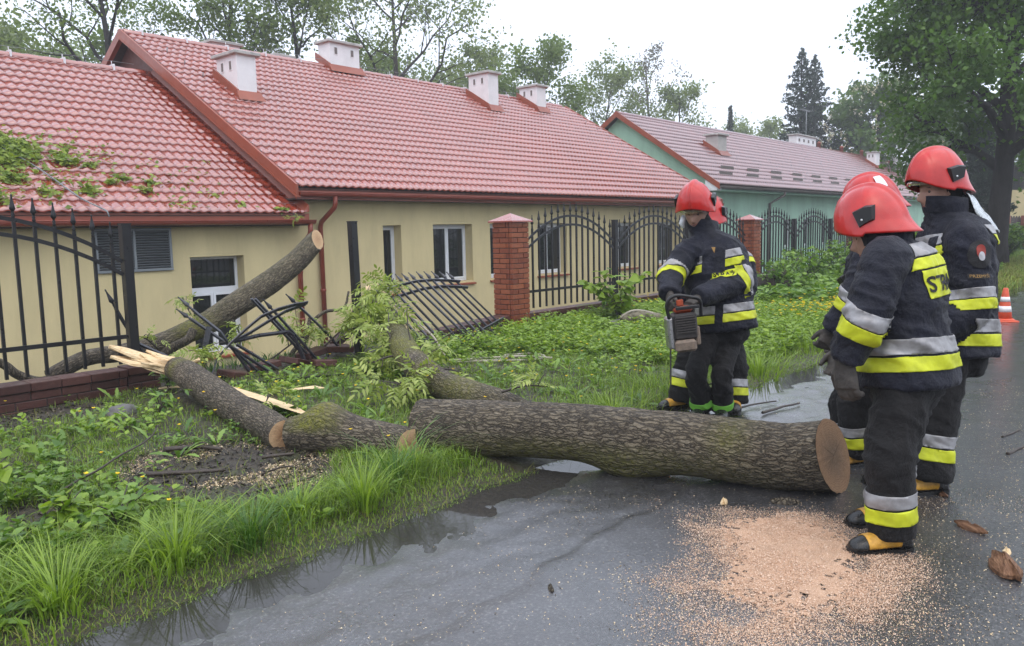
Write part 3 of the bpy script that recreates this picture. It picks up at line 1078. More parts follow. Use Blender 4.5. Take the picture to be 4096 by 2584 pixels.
arch_panel(.78, 3.35, 'standing arched iron fence panel at the left edge, in front of the louvre')
post(3.40, FV, .22, 1.61, 'black fence post ending the standing panel on the left')
plinth(0.2, 3.28, 'long low brown brick plinth under the left fence panel')
e = plinth(3.285, 3.60, 'short brown brick plinth pier under the left fence post', z1=.262)
post(6.12, FV, -.02, 1.62, 'lone black fence post standing free between the fallen panels', lean=(-.03, 0))
pillar(8.81, 'near red brick pillar with pyramid cap beside the fallen panel')
arch_panel(9.26, 11.70, 'arched fence panel right of the near brick pillar')
post(11.77, FV, .2, 1.62, 'fence post between the two panels behind the bag on the slab')
arch_panel(11.84, 14.30, 'arched fence panel left of the firefighter with the chainsaw')
post(14.37, FV, .2, 1.62, 'fence post hidden behind the firefighter with the chainsaw')
arch_panel(14.44, 16.98, 'arched fence panel just left of the far brick pillar')
plinth(9.2, 17.0, 'long brown brick plinth between the two brick pillars', z0=-.05, z1=.235)
pillar(17.05, 'far red brick pillar with pyramid cap in front of the green house')
arch_panel(17.5, 19.78, 'arched fence panel just right of the far brick pillar')
post(19.85, FV, .2, 1.62, 'fence post right of the far brick pillar')
arch_panel(19.92, 22.36, 'arched fence panel in front of the green house, second from the far pillar')
post(22.43, FV, .2, 1.62, 'last fence post before the farthest pillar')
arch_panel(22.5, 24.3, 'farthest fence panel in view, beside the firefighters on the right')
pillar(24.36, 'farthest brick pillar, half hidden behind the firefighters')
plinth(17.45, 24.3, 'brown brick plinth beyond the far brick pillar', z0=-.05, z1=.235)

# broken plinth under the wrecked panels
br = empty('broken_plinth', (0, 0, 0), 0, 'broken tilted brick plinth behind the fallen fence panel', 'wall')
MB().box(6.95, 8.80, FV - .09, FV + .09, -.25, .08).build('mortar_core', M['mortar'], br)
x = 6.95
k = 0
while x < 8.78:
    t_ = (x - 6.95) / 1.85
    o = brick(br, x, min(x + .24, 8.8), FV - .13, FV + .12, .09 + .09 * t_, .16 + .09 * t_, 'brown_brick')
    o.rotation_euler = (rng.uniform(-.05, .05), -.05 + rng.uniform(-.03, .03), rng.uniform(-.06, .06))
    for j in range(2): brick(br, x + .02 * j, min(x + .24, 8.8), FV - .105, FV - .06, .01 - .08 * j + .09 * t_, .075 - .08 * j + .09 * t_, 'brown_brick')
    x += .25
rb_spots = [(4.35, 7.55, .03, .2, .3), (4.75, 7.7, .05, -.1, -.2), (5.1, 7.6, .06, .25, .5), (5.45, 7.75, .1, -.15, .1), (5.75, 7.7, .12, .1, -.3), (6.45, 7.45, .1, .5, .4), (5.3, 7.35, .04, .1, 1.1), (6.0, 7.95, .2, -.4, .2)]
for i, (x, y, z, a, b) in enumerate(rb_spots):
    o = MB().bbox(-.17, .17, -.12, .12, -.035, .035, .008).build('coping_slab', M['brown_brick'], None)
    o.location = (x, y, z + .02); o.rotation_euler = (a * .5, a, b)
    tag(o, ['brown coping slab lying under the bent rails left of the lone post', 'brown coping slab tilted against the mossy trunk'][1 if i == 5 else 0], 'slab', 'knocked off coping slabs')

# fallen panel leaning over the broken plinth
fp = empty('fallen_fence_panel', (0, 0, 0), 0, 'fallen iron fence panel leaning between mossy trunk and near brick pillar', 'fence')
tips_ = [(6.57, .80), (6.65, .87), (6.75, .89), (6.85, .91), (6.96, .94), (7.07, .945), (7.19, .95), (7.33, .955), (7.47, .95), (7.61, .945), (7.76, .935), (7.90, .92)]
bots_ = [(6.54, 6.88), (6.70, 6.95), (6.82, 6.90), (7.05, 7.04), (7.14, 6.95), (7.18, 6.76), (7.30, 6.80), (7.42, 6.78), (7.63, 6.88), (7.89, 7.02), (8.13, 7.14), (8.42, 7.31)]
for (tu, tz), (bu, bv) in zip(tips_, bots_):
    p, q = Vector((tu, 8.0, tz)), Vector((bu, bv, .05))
    d = (p - q).normalized()
    b = MB().bar(q, p - d * .2, .024).build('bar', M['iron_grey'], fp)
    tip(b, p - d * .2, d, TIPG)
MB().strip([(6.60, 7.82, .57), (6.64, 7.83, .70), (6.69, 7.84, .76), (6.89, 7.84, .81), (7.18, 7.85, .84), (7.48, 7.85, .84), (7.75, 7.85, .82), (8.01, 7.85, .79)], .014, .04, (0, -.5, .85)).build('bent_arched_rail', M['iron_grey'], fp)
MB().strip([(6.66, 7.75, .52), (6.70, 7.76, .61), (6.75, 7.77, .67), (6.98, 7.78, .70), (7.27, 7.78, .74), (7.58, 7.78, .75), (7.85, 7.78, .73), (8.09, 7.78, .70)], .014, .04, (0, -.5, .85)).build('bent_arched_rail', M['iron_grey'], fp)
MB().bar((7.28, 7.12, .09), (8.06, 7.10, .31), .014, .045, (0, -.5, .85)).build('lower_rail', M['iron_grey'], fp)
MB().strip([(6.45, 7.1, .2), (6.96, 7.08, .12), (7.01, 7.08, .03)], .014, .045, (0, -.5, .85)).build('broken_lower_rail', M['iron_grey'], fp)

# wrecked panel crushed under the leaning trunk
wp = empty('wrecked_fence_panel', (0, 0, 0), 0, 'wrecked iron fence panel with twisted rails crushed under the leaning trunk', 'fence')


def wire(name, pts, w=.024, h=None, tipped=False, up=(0, -.6, .8), mat='iron_grey'):
    P = [Vector(p) for p in pts]
    if tipped:
        d = (P[0] - P[1]).normalized()
        P[0] = P[0] - d * .2
    o = MB().strip(P, w, h or w, up).build(name, M[mat], wp)
    if tipped: tip(o, P[0], d, TIPG)
    return o


wire('twisted_rail', [(4.01, 7.45, .09), (4.11, 7.47, .27), (4.27, 7.5, .39), (4.43, 7.5, .5), (4.64, 7.5, .63), (4.85, 7.5, .69), (5.05, 7.5, .72), (5.23, 7.5, .73)], .012, .045)
wire('twisted_rail', [(4.36, 7.58, .4), (4.56, 7.6, .46), (4.81, 7.6, .57), (5.01, 7.6, .65), (5.26, 7.58, .71)], .012, .045)
wire('bent_rail', [(4.37, 7.6, .39), (4.66, 7.6, .42), (4.94, 7.6, .42), (5.03, 7.6, .42), (5.09, 7.6, .38), (5.16, 7.6, .23), (5.25, 7.6, .0)], .03)
wire('bar', [(5.06, 7.65, .83), (5.30, 7.65, .61), (5.61, 7.65, .31), (5.79, 7.65, .09)], tipped=True)
wire('bar', [(4.74, 7.6, .80), (5.08, 7.6, .42), (5.47, 7.6, -.03)], tipped=True)
wire('bar', [(4.68, 7.66, .81), (5.45, 7.66, -.03)])
wire('bar', [(4.66, 7.7, .81), (5.22, 7.7, .19), (5.32, 7.7, -.02)])
wire('bar', [(3.98, 7.95, .87), (4.10, 7.8, .69), (4.22, 7.6, .51), (4.5, 7.5, .02)], tipped=True)
wire('bar', [(3.95, 7.95, .75), (4.05, 7.85, .64), (4.30, 7.6, .37), (4.59, 7.5, .03)], tipped=True)
wire('bar', [(4.27, 7.5, .36), (4.74, 7.45, -.01)])
wire('bar', [(4.34, 7.5, .37), (4.85, 7.45, .0)])
wire('broken_post', [(4.16, 7.7, .56), (4.11, 7.7, .41), (4.05, 7.7, .05)], .05)
wire('bar', [(5.95, 7.8, .36), (5.65, 7.75, .05)])
wire('bar', [(3.21, 7.82, 1.0), (3.36, 7.82, .67), (3.58, 7.8, .24)], tipped=True)
wire('bar', [(3.41, 7.82, .50), (3.70, 7.7, .31)])
lr = MB().strip([(3.95, 7.0, .05), (4.35, 6.85, .06), (4.9, 6.6, .05), (5.45, 6.35, .05)], .03, .03).build('loose_rail', M['iron'], None)
tag(lr, 'long thin black rail lying flat on the grass below the wreck', 'rail')
# ---------------------------------------------------------------- felled ash trunks
def spline(P, n):
    P = np.array(P, float)
    Q = np.vstack([2 * P[0] - P[1], P, 2 * P[-1] - P[-2]])
    L = np.concatenate([[0], np.cumsum(np.linalg.norm(np.diff(P[:, :3], axis=0), axis=1))])
    s = np.linspace(0, L[-1], n)
    out = []
    for x in s:
        i = min(max(np.searchsorted(L, x, 'right') - 1, 0), len(P) - 2)
        t_ = (x - L[i]) / (L[i + 1] - L[i])
        a, b, c, d = Q[i:i + 4]
        out.append(.5 * ((2 * b) + (c - a) * t_ + (2 * a - 5 * b + 4 * c - d) * t_ ** 2 + (3 * b - 3 * c + d - a) * t_ ** 3))
    return np.array(out), s


t = NT('ash_bark')
p = t.pos()
bco = t.n('ShaderNodeAttribute', attribute_name='bco').outputs['Vector']
wn = t.n('ShaderNodeTexNoise'); wn.inputs['Scale'].default_value = 22; wn.inputs['Detail'].default_value = 3; t.link(bco, wn.inputs['Vector'])
wm = t.n('ShaderNodeVectorMath', operation='MULTIPLY_ADD'); t.link(wn.outputs['Color'], wm.inputs[0]); wm.inputs[1].default_value = (.045, .045, .10); t.link(bco, wm.inputs[2])
def cracks(sc, sz):
    mp = t.n('ShaderNodeMapping'); mp.inputs['Scale'].default_value = (sc, sc, sz); t.link(wm.outputs[0], mp.inputs['Vector'])
    vo = t.n('ShaderNodeTexVoronoi', feature='DISTANCE_TO_EDGE'); vo.inputs['Scale'].default_value = 1.0; t.link(mp.outputs[0], vo.inputs['Vector'])
    return vo.outputs['Distance']
k1 = t.ramp(cracks(50, 9.5), [(0.0, 0.0), (0.08, 0.4), (0.26, 1.0)])
k2 = t.ramp(cracks(110, 36), [(0.0, 0.0), (0.22, 1.0)])
hgt = t.math('ADD', t.math('MULTIPLY', k1, .62), t.math('ADD', t.math('MULTIPLY', k2, .18), t.math('MULTIPLY', t.noise(bco, 160, 4, .7), .3)))
c = t.ramp(hgt, [(0.10, (0.013, 0.010, 0.007)), (0.42, (0.060, 0.047, 0.031)), (0.72, (0.135, 0.108, 0.072)), (0.98, (0.215, 0.182, 0.128))])
c = t.mix(1.0, c, t.ramp(t.noise(p, 5, 4), [(0.3, 0.7), (0.7, 1.15)]), 'MULTIPLY')
moss = t.math('MULTIPLY', t.attr('moss'), t.ramp(t.noise(p, 34, 4, 0.7), [(0.35, 0.25), (0.6, 1.0)]))
c = t.mix(moss, c, t.ramp(t.noise(p, 60, 3), [(0.3, (0.08, 0.09, 0.010)), (0.7, (0.24, 0.235, 0.028))]))
t.set(Base_Color=c, Roughness=t.ramp(t.noise(p, 30, 3), [(0.3, 0.42), (0.7, 0.75)]), Specular_IOR_Level=0.4)
t.bump(hgt, 1.0, 0.014)
M['bark'] = t.m


def cutwood(name, light, dark):
    t = NT(name)
    rr = t.attr('rr')
    p = t.pos()
    w = t.math('ADD', t.math('MULTIPLY', rr, 95.0), t.math('MULTIPLY', t.noise(p, 9, 3), 16.0))
    ring = t.math('SINE', w)
    c = t.ramp(t.math('MULTIPLY_ADD', ring, 0.5, 0.5), [(0.0, tuple(x * .82 for x in light)), (1.0, light)])
    c = t.mix(t.ramp(t.math('ADD', rr, t.math('MULTIPLY', t.noise(p, 9, 3), .3)), [(0.35, 0.9), (0.62, .55), (1.02, 0.0)]), c, dark)
    c = t.mix(t.ramp(t.noise(p, 55, 5, .8), [(0.60, 0.0), (0.72, 0.6)]), c, tuple(x * .45 for x in dark))
    c = t.mix(1.0, c, t.ramp(t.noise(t.pos((1, 1, 4)), 40, 5, 0.7), [(0.3, 0.72), (0.7, 1.12)]), 'MULTIPLY')
    rv = t.n('ShaderNodeAttribute', attribute_name='ra').outputs['Vector']
    chk = t.math('MULTIPLY', t.ramp(t.noise(rv, 9.0, 3, .6), [(0.60, 0.0), (0.66, 1.0)]), t.ramp(rr, [(0.05, 1.0), (0.75, 0.0)]))
    c = t.mix(t.math('MULTIPLY', chk, .75), c, tuple(x * .25 for x in dark))
    t.set(Base_Color=c, Roughness=0.75, Specular_IOR_Level=0.3)
    t.bump(t.math('SUBTRACT', t.noise(t.pos((2, 2, 9)), 50, 4, 0.7), chk), 0.8, 0.008)
    return t.m


M['cut_old'] = cutwood('damp_cut_wood', (0.40, 0.245, 0.145), (0.20, 0.135, 0.09))
M['cut_new'] = cutwood('fresh_cut_wood', (0.66, 0.44, 0.25), (0.50, 0.30, 0.16))
t = NT('split_wood')
p = t.pos((1, 1, 1))
gr = t.noise(t.pos((2.5, 30, 30), True), 3.0, 6, 0.65)
t.set(Base_Color=t.ramp(gr, [(0.3, (0.52, 0.33, 0.15)), (0.5, (0.74, 0.56, 0.33)), (0.75, (0.82, 0.68, 0.46))]), Roughness=0.7, Specular_IOR_Level=0.3)
t.bump(gr, 0.6, 0.012)
M['split'] = t.m


def log(name, path, rad, label, cat='log', seed=1.0, nseg=160, nang=96, bark=.011, knobs=(), moss=None, ends=('cut_old', 'cut_old'), end_tilt=(0, 0), fur=(42, 9), group=None, ragged=(False, False)):
    P4 = np.array([tuple(p) + (r,) for p, r in zip(path, rad)])
    C4, s = spline(P4, nseg)
    C, R = C4[:, :3], C4[:, 3]
    Tn = np.gradient(C, axis=0)
    Tn /= np.linalg.norm(Tn, axis=1, keepdims=True)
    S = np.zeros_like(C)
    v = np.cross(Tn[0], [0, 0, 1.0]); v /= np.linalg.norm(v)
    for i in range(nseg):
        v = v - Tn[i] * (v @ Tn[i]); v /= np.linalg.norm(v); S[i] = v
    B = np.cross(Tn, S)
    th = np.linspace(0, 2 * PI, nang, endpoint=False)
    ct, st = np.cos(th), np.sin(th)
    sg = np.repeat(s, nang)
    Rg = np.repeat(R, nang)
    cx, sy = np.tile(ct, nseg), np.tile(st, nseg)
    q = np.stack([Rg * cx, Rg * sy, sg], 1)
    wob = fbm(np.stack([q[:, 0] * 2.5, q[:, 1] * 2.5, q[:, 2] * 1.6], 1) + seed * 7, 3) * .09
    warp = fbm(q * np.array([7, 7, 4.5]) + seed, 2) * .03
    qq = q + warp[:, None]
    n1 = vnoise(qq * np.array([fur[0], fur[0], fur[1]]) + seed * 3.1)
    n2 = vnoise(qq * np.array([fur[0] * 2.1, fur[0] * 2.1, fur[1] * 2.4]) + seed * 5.7)
    ridge = 1 - np.abs(n1) * 1.5
    ridge = np.clip(ridge, -.3, 1) * .75 + .25 * n2
    rr = Rg * (1 + wob) + bark * .55 * (ridge - .35)
    for (ks, ka, amp, wd) in knobs:
        da = np.abs((np.tile(th, nseg) - ka + PI) % (2 * PI) - PI) * Rg
        rr = rr + amp * np.exp(-((sg - ks) ** 2 + da ** 2) / (2 * wd ** 2))
    X = np.repeat(C, nang, 0) + (np.repeat(S, nang, 0) * cx[:, None] + np.repeat(B, nang, 0) * sy[:, None]) * rr[:, None]
    # saw cuts: tilt / splinter the end rings
    for e, idx in ((0, 0), (1, nseg - 1)):
        if end_tilt[e]:                               # oblique cut: everything beyond the plane is sawn off
            sgn = -1 if e == 0 else 1
            pl = (ct * end_tilt[e][0] + st * end_tilt[e][1]) * R[idx]
            pl = np.tile(pl - pl.max(), nseg)
            a = (X - C[idx]) @ Tn[idx] * sgn
            near = np.abs(sg - s[idx]) < .6
            X = X + Tn[idx] * (sgn * np.where(near & (a > pl), pl - a, 0))[:, None]
    idx = np.arange(nseg * nang).reshape(nseg, nang)
    nx = np.roll(idx, -1, 1)
    F = np.stack([idx[:-1], nx[:-1], nx[1:], idx[1:]], -1).reshape(-1, 4)
    me = np_mesh('bark', X, F, True)
    set_vec(me, 'bco', q + seed)
    up = (np.repeat(S, nang, 0) * cx[:, None] + np.repeat(B, nang, 0) * sy[:, None])[:, 2]
    mo = np.zeros(len(X)) if moss is None else moss(sg / s[-1], up, X)
    set_attr(me, 'moss', np.clip(mo, 0, 1))
    root = empty(name, (0, 0, 0), 0, label, cat, group)
    obj_of('bark', me, root, M['bark'])
    for e, i in ((0, 0), (1, nseg - 1)):
        if not ends[e]: continue
        ring = X[i * nang:(i + 1) * nang]
        ctr = ring.mean(0)
        sg_ = -1 if e == 0 else 1
        rings, fr = [ring], [1.0]
        nr = 9
        V = []
        for k in range(nr):
            f = 1 - k / (nr - 1) * .985
            pts = ctr + (ring - ctr) * f
            j = .004 * fbm(pts * 40 + seed, 2)
            if ragged[e]: j = .05 * fbm(pts * np.array([30, 30, 30]) + seed, 3) * (1 if k else .3)
            V.append(pts + Tn[i] * (sg_ * (.003 + j))[:, None] if k else pts + Tn[i] * sg_ * .002)
        Vv = np.concatenate(V)
        ii = np.arange(nr * nang).reshape(nr, nang); nn = np.roll(ii, -1, 1)
        Fc = np.stack([ii[:-1], ii[1:], nn[1:], nn[:-1]], -1).reshape(-1, 4)
        if e == 0: Fc = Fc[:, ::-1]
        mc = np_mesh('cut_face', Vv, Fc, True)
        set_attr(mc, 'rr', np.repeat(np.linspace(1, 0, nr), nang))
        set_vec(mc, 'ra', np.tile(np.stack([ct, st, 0 * ct + seed], 1), (nr, 1)))
        obj_of('cut_face', mc, root, M[ends[e]])
    return root


up_moss = lambda a, lo=.2: np.clip((a - lo) * 2.2, 0, 1)
# big log across the road edge
log('large_log', [(3.60, 3.93, .178), (3.76, 3.46, .20), (3.90, 3.04, .212), (4.02, 2.64, .214), (4.14, 2.27, .203), (4.25, 1.92, .187), (4.32, 1.70, .183), (4.42, 1.40, .213)],
    [.178, .184, .176, .172, .182, .188, .19, .205], 'largest ash log lying from the grass onto the road by the boots', seed=1.3, nseg=250, nang=112, bark=.013,
    knobs=[(1.37, PI * .55, .07, .11), (1.55, PI * .5, .04, .12), (2.28, PI * .5, .04, .05)],
    moss=lambda f, up, X: .55 * np.clip((-up + .15) * 1.5, 0, 1) * np.clip(1.4 - np.abs(f - .45) * 3.0, 0, 1) + .5 * np.exp(-((X[:, 1] - 1.95) ** 2 + (X[:, 2] - .3) ** 2) / .01),
    ends=('cut_old', 'cut_old'), end_tilt=(0, (-.34, .18)))
# short log with the branch stub
lb = log('stubbed_log', [(3.10, 4.70, .115), (3.18, 4.46, .135), (3.29, 4.20, .125), (3.38, 3.97, .105), (3.44, 3.78, .095)], [.112, .135, .128, .118, .112],
    'short ash log with a mossy branch stub between the grass tufts', seed=2.2, nseg=120, nang=96, bark=.010, knobs=[(.27, PI * 1.5, .05, .08), (.3, PI * 1.35, .03, .1)],
    moss=lambda f, up, X: up_moss(up, .1) * np.clip(1.3 - np.abs(f - .22) * 5, 0, 1), ends=('cut_new', 'cut_new'), end_tilt=(0, (-.5, 0)))
sm = np.array([(3.185, 4.47, .20), (3.205, 4.475, .27), (3.215, 4.49, .315), (3.215, 4.50, .335)])
m = MB().tube([tuple(p) for p in sm], [.10, .088, .065, .02], 20)
me = m.mesh('branch_stub'); set_vec(me, 'bco', np.array(m.v)); set_attr(me, 'moss', rng.uniform(.0, .8, len(me.vertices)))
obj_of('branch_stub', me, lb, M['bark'])
# split log running back to the plinth
log('split_log', [(3.065, 4.75, .10), (3.14, 5.12, .12), (3.21, 5.56, .14), (3.33, 6.15, .18), (3.46, 6.80, .245), (3.50, 7.12, .275)], [.105, .115, .12, .124, .125, .11],
    'split ash log with pale torn end running back to the left plinth', seed=3.4, nseg=190, nang=72, bark=.008, fur=(40, 11),
    moss=lambda f, up, X: .9 * np.exp(-((f - .93) / .03) ** 2) * (up > -.2) + .25 * np.clip(-up, 0, 1), ends=('cut_new', 'split'), ragged=(False, True))
# leaning trunk over the fence
log('leaning_trunk', [(2.84, 8.35, .171), (3.006, 8.35, .241), (3.218, 8.35, .312), (3.508, 8.35, .314), (3.736, 8.35, .332), (3.976, 8.35, .37), (4.228, 8.34, .441), (4.493, 8.33, .536), (4.772, 8.32, .673), (5.064, 8.3, .826), (5.37, 8.3, .989), (5.691, 8.3, 1.191), (5.917, 8.3, 1.379), (6.10, 8.3, 1.50)],
    [.07, .075, .078, .088, .10, .11, .12, .13, .138, .138, .132, .125, .118, .112], 'long leaning trunk with sawn top rising over the wrecked fence', 'trunk', seed=4.1, nseg=250, nang=72, bark=.011,
    moss=lambda f, up, X: .9 * np.exp(-((f - .42) / .06) ** 2) * (X[:, 1] < 8.34) + .3 * np.clip(up, 0, 1) * (f > .5) * 0.6, ends=(None, 'cut_new'), end_tilt=(0, (-1.3, .1)), knobs=[(2.15, PI * 1.1, .02, .05)])
# mossy trunk coming down beside the lone post
log('mossy_trunk', [(6.45, 7.92, .66), (6.18, 7.32, .51), (5.70, 6.55, .365), (5.23, 5.89, .30), (4.95, 5.40, .235), (4.74, 4.89, .17), (4.66, 4.47, .14), (4.62, 4.05, .11), (4.62, 3.65, .03)],
    [.10, .115, .125, .13, .13, .125, .12, .11, .09], 'mossy trunk sloping down from the lone fence post to the grass', 'trunk', seed=5.6, nseg=210, nang=76, bark=.008,
    moss=lambda f, up, X: np.clip(1.25 * vnoise(X * 3.1 + 4) + .55, 0, 1) * np.clip(up + .75, 0, 1) * np.clip(1.5 - np.abs(f - .42) * 2.3, 0, 1), ends=('split', None), ragged=(True, False))


def branch(name, pts, r0, r1, label, cat='branch', n=24, mat='bark', group=None, moss=0.0):
    C, s = spline(np.array(pts, float), n)
    C = C + .012 * np.stack([vnoise(C * 4 + 3), vnoise(C * 4 + 9), vnoise(C * 4 + 5)], 1)
    m = MB().tube([tuple(c) for c in C], list(np.linspace(r0, r1, n)), 9)
    me = m.mesh(name)
    co = np.array(m.v)
    set_vec(me, 'bco', co); set_attr(me, 'moss', np.full(len(me.vertices), moss))
    o = obj_of(name, me, None, M[mat])
    return tag(o, label, cat, group)


branch('bough', [(2.2, 8.3, .50), (2.44, 8.3, .36), (2.55, 8.3, .24), (2.75, 8.32, .15), (2.95, 8.33, .18)], .035, .05, 'thin grey bough behind the left fence panel near the ground')
branch('bough', [(3.86, 8.3, .20), (4.0, 8.2, .33), (4.12, 8.1, .40), (4.2, 8.12, .50)], .055, .045, 'pale curved bough under the leaning trunk beside the window')
branch('bough', [(5.35, 8.3, -.1), (5.55, 8.25, .12), (5.75, 8.2, .40), (5.95, 8.2, .52), (6.3, 8.25, .55), (6.42, 8.3, .75)], .032, .014, 'dark bough rising behind the wrecked fence by the downpipes')
branch('bough', [(5.3, 8.2, -.12), (5.52, 8.1, .1), (5.62, 8.1, .28), (5.7, 8.15, .48)], .042, .02, 'forked dark bough standing behind the wrecked fence rails')
# torn wood: the splintered break and the peeled plank
def shard(name, pts, width, thick, label, cat='splinter', group=None, parent=None):
    """ragged flat piece of torn wood along pts"""
    C, s = spline(np.array(pts, float), 26)
    T_ = np.gradient(C, axis=0); T_ /= np.linalg.norm(T_, axis=1, keepdims=True)
    side = np.cross(T_, [0.25, -0.35, 1.0]); side /= np.linalg.norm(side, axis=1, keepdims=True)
    upv = np.cross(side, T_)
    rings = []
    for i in range(len(C)):
        f = i / (len(C) - 1)
        w = width * min(1, 3.2 * (1 - f) + .10) * min(1, 6 * f + .5) * (1 + .10 * float(vnoise(np.array([[i * .9, width * 50, 3.3]]))[0]))
        h_ = thick * (1 - .5 * f)
        rings.append([C[i] + side[i] * a * w / 2 + upv[i] * b * h_ / 2 for a, b in ((-1, -.3), (-.3, -1), (.5, -.7), (1, .1), (.6, .8), (.1, .45), (-.4, 1), (-.9, .5))])
    o = MB().rings(rings, True, True, False).build(name, M['split'], parent)
    if parent is None: tag(o, label, cat, group)
    return o


shard('peeled_plank', [(3.70, 6.75, .12), (3.63, 6.2, .13), (3.56, 5.6, .13), (3.49, 5.02, .11)], .26, .05, 'long pale peeled wood plank lying behind the split log', 'plank')
sp = empty('splintered_break', (0, 0, 0), 0, 'pale splintered wood sticking out of the broken trunk at the plinth', 'wood')
shard('shard', [(3.52, 7.2, .30), (3.32, 7.34, .38), (3.16, 7.38, .46), (3.03, 7.4, .52)], .19, .08, '', parent=sp)
shard('shard', [(3.52, 7.18, .24), (3.34, 7.3, .33), (3.18, 7.33, .37), (3.02, 7.36, .43)], .2, .07, '', parent=sp)
shard('shard', [(3.50, 7.12, .30), (3.56, 7.18, .33), (3.50, 7.3, .35), (3.36, 7.4, .44)], .12, .05, '', parent=sp)
shard('shard', [(3.57, 7.1, .28), (3.62, 7.0, .33), (3.64, 6.95, .36)], .10, .05, '', parent=sp)
_r = np.random.default_rng(77)
for k in range(9):
    a0 = np.array([3.50, 7.16, .27]) + _r.normal(0, .035, 3)
    L_ = _r.uniform(.10, .34)
    dv = np.array([-.82, .30, .32]) + _r.normal(0, .14, 3)
    dv /= np.linalg.norm(dv)
    shard('shard', [a0, a0 + dv * L_ * .5 + _r.normal(0, .012, 3), a0 + dv * L_], _r.uniform(.03, .09), _r.uniform(.015, .035), '', parent=sp)
shard('wood_shard', [(3.48, 7.45, .05), (3.58, 7.3, .07), (3.70, 7.15, .06)], .06, .03, 'pale wood shard lying at the foot of the short plinth pier')
shard('wood_shard', [(4.15, 6.3, .06), (4.28, 6.15, .08), (4.4, 6.1, .06)], .08, .02, 'pale bark chip lying in the grass behind the peeled plank')
shard('torn_top', [(6.44, 7.9, .66), (6.50, 7.98, .76), (6.55, 8.0, .84)], .12, .06, 'torn pale wood at the top of the mossy trunk', 'wood')
# ---------------------------------------------------------------- firefighters: joints in metres (x, y, z)
FOLK = {
    'F1': {'head': (3.943, 1.153, 1.426), 'neck': (3.951, 1.108, 1.402), 'chest': (3.977, 1.056, 1.273), 'waist': (3.963, 1.026, 1.009), 'hem': (3.947, 0.999, 0.749), 'sL': (3.739, 1.046, 1.309), 'eL': (3.610, 1.077, 1.070), 'wL': (3.611, 1.165, 0.881), 'sR': (4.191, 1.124, 1.315), 'eR': (4.130, 1.236, 1.023), 'wR': (3.997, 1.301, 0.864), 'hL': (3.829, 0.982, 0.756), 'kL': (3.721, 1.005, 0.433), 'aL': (3.733, 0.985, 0.133), 'hR': (4.077, 1.019, 0.754), 'kR': (4.099, 1.071, 0.408), 'aR': (4.063, 1.103, 0.176), 'tL': (3.573, 1.132, 0.088), 'tR': (3.915, 1.235, 0.129)},
    'F2': {'head': (4.979, 1.132, 1.652), 'neck': (4.991, 1.099, 1.546), 'chest': (5.011, 1.049, 1.391), 'waist': (4.969, 1.038, 1.050), 'hem': (4.936, 1.024, 0.749), 'sL': (4.825, 0.955, 1.382), 'eL': (4.794, 0.899, 1.035), 'wL': (4.667, 1.048, 0.868), 'sR': (5.219, 1.114, 1.376), 'eR': (5.248, 1.096, 1.027), 'wR': (4.940, 1.200, 0.900), 'hL': (4.805, 1.023, 0.761), 'kL': (4.742, 1.040, 0.440), 'aL': (4.689, 1.049, 0.141), 'hR': (5.025, 1.070, 0.729), 'kR': (4.897, 1.195, 0.415), 'aR': (4.782, 1.246, 0.120), 'tL': (4.564, 1.186, 0.094), 'tR': (4.593, 1.417, 0.024)},
    'F3': {'head': (5.606, 2.954, 1.601), 'neck': (5.678, 2.922, 1.451), 'chest': (5.691, 2.881, 1.304), 'waist': (5.685, 2.797, 0.962), 'hem': (5.680, 2.757, 0.701), 'sL': (5.826, 2.770, 1.299), 'eL': (5.683, 2.631, 1.057), 'wL': (5.267, 2.758, 0.962), 'sR': (5.546, 2.971, 1.292), 'eR': (5.353, 3.023, 1.106), 'wR': (5.174, 2.932, 0.988), 'hL': (5.749, 2.720, 0.680), 'kL': (5.529, 2.688, 0.360), 'aL': (5.635, 2.729, 0.067), 'hR': (5.591, 2.812, 0.691), 'kR': (5.407, 2.836, 0.402), 'aR': (5.557, 2.869, 0.083), 'tL': (5.456, 2.669, 0.036), 'tR': (5.374, 2.844, 0.054)},
    'F4': {'head': (5.293, 1.553, 1.558), 'neck': (5.311, 1.517, 1.471), 'chest': (5.296, 1.509, 1.326), 'waist': (5.236, 1.519, 0.985), 'hem': (5.195, 1.510, 0.670), 'sL': (5.056, 1.476, 1.307), 'eL': (4.945, 1.556, 1.032), 'wL': (4.945, 1.675, 0.833), 'sR': (5.515, 1.557, 1.293), 'eR': (5.395, 1.644, 0.995), 'wR': (5.170, 1.711, 0.766), 'hL': (5.064, 1.509, 0.674), 'kL': (4.961, 1.543, 0.358), 'aL': (4.995, 1.522, 0.115), 'hR': (5.282, 1.561, 0.654), 'kR': (5.153, 1.655, 0.336), 'aR': (5.166, 1.627, 0.088), 'tL': (4.927, 1.562, 0.066), 'tR': (5.072, 1.700, 0.056)},
    'F5': {'head': (6.008, 3.059, 1.511), 'neck': (6.036, 2.996, 1.338), 'chest': (6.031, 2.978, 1.201), 'waist': (5.986, 2.983, 0.933), 'hem': (5.949, 2.981, 0.676), 'sL': (6.142, 2.846, 1.187), 'eL': (6.114, 2.769, 1.000), 'wL': (5.952, 2.763, 0.774), 'sR': (5.922, 3.103, 1.194), 'eR': (5.801, 3.133, 1.010), 'wR': (5.725, 3.110, 0.812), 'hL': (6.001, 2.913, 0.640), 'kL': (5.983, 2.802, 0.321), 'aL': (5.928, 2.769, 0.038), 'hR': (5.889, 3.044, 0.644), 'kR': (5.781, 3.119, 0.355), 'aR': (5.722, 3.144, 0.105), 'tL': (5.785, 2.708, -0.027), 'tR': (5.581, 3.219, 0.044)},
}
M['navy'] = None
t = NT('navy_turnout_cloth')
p = t.pos()
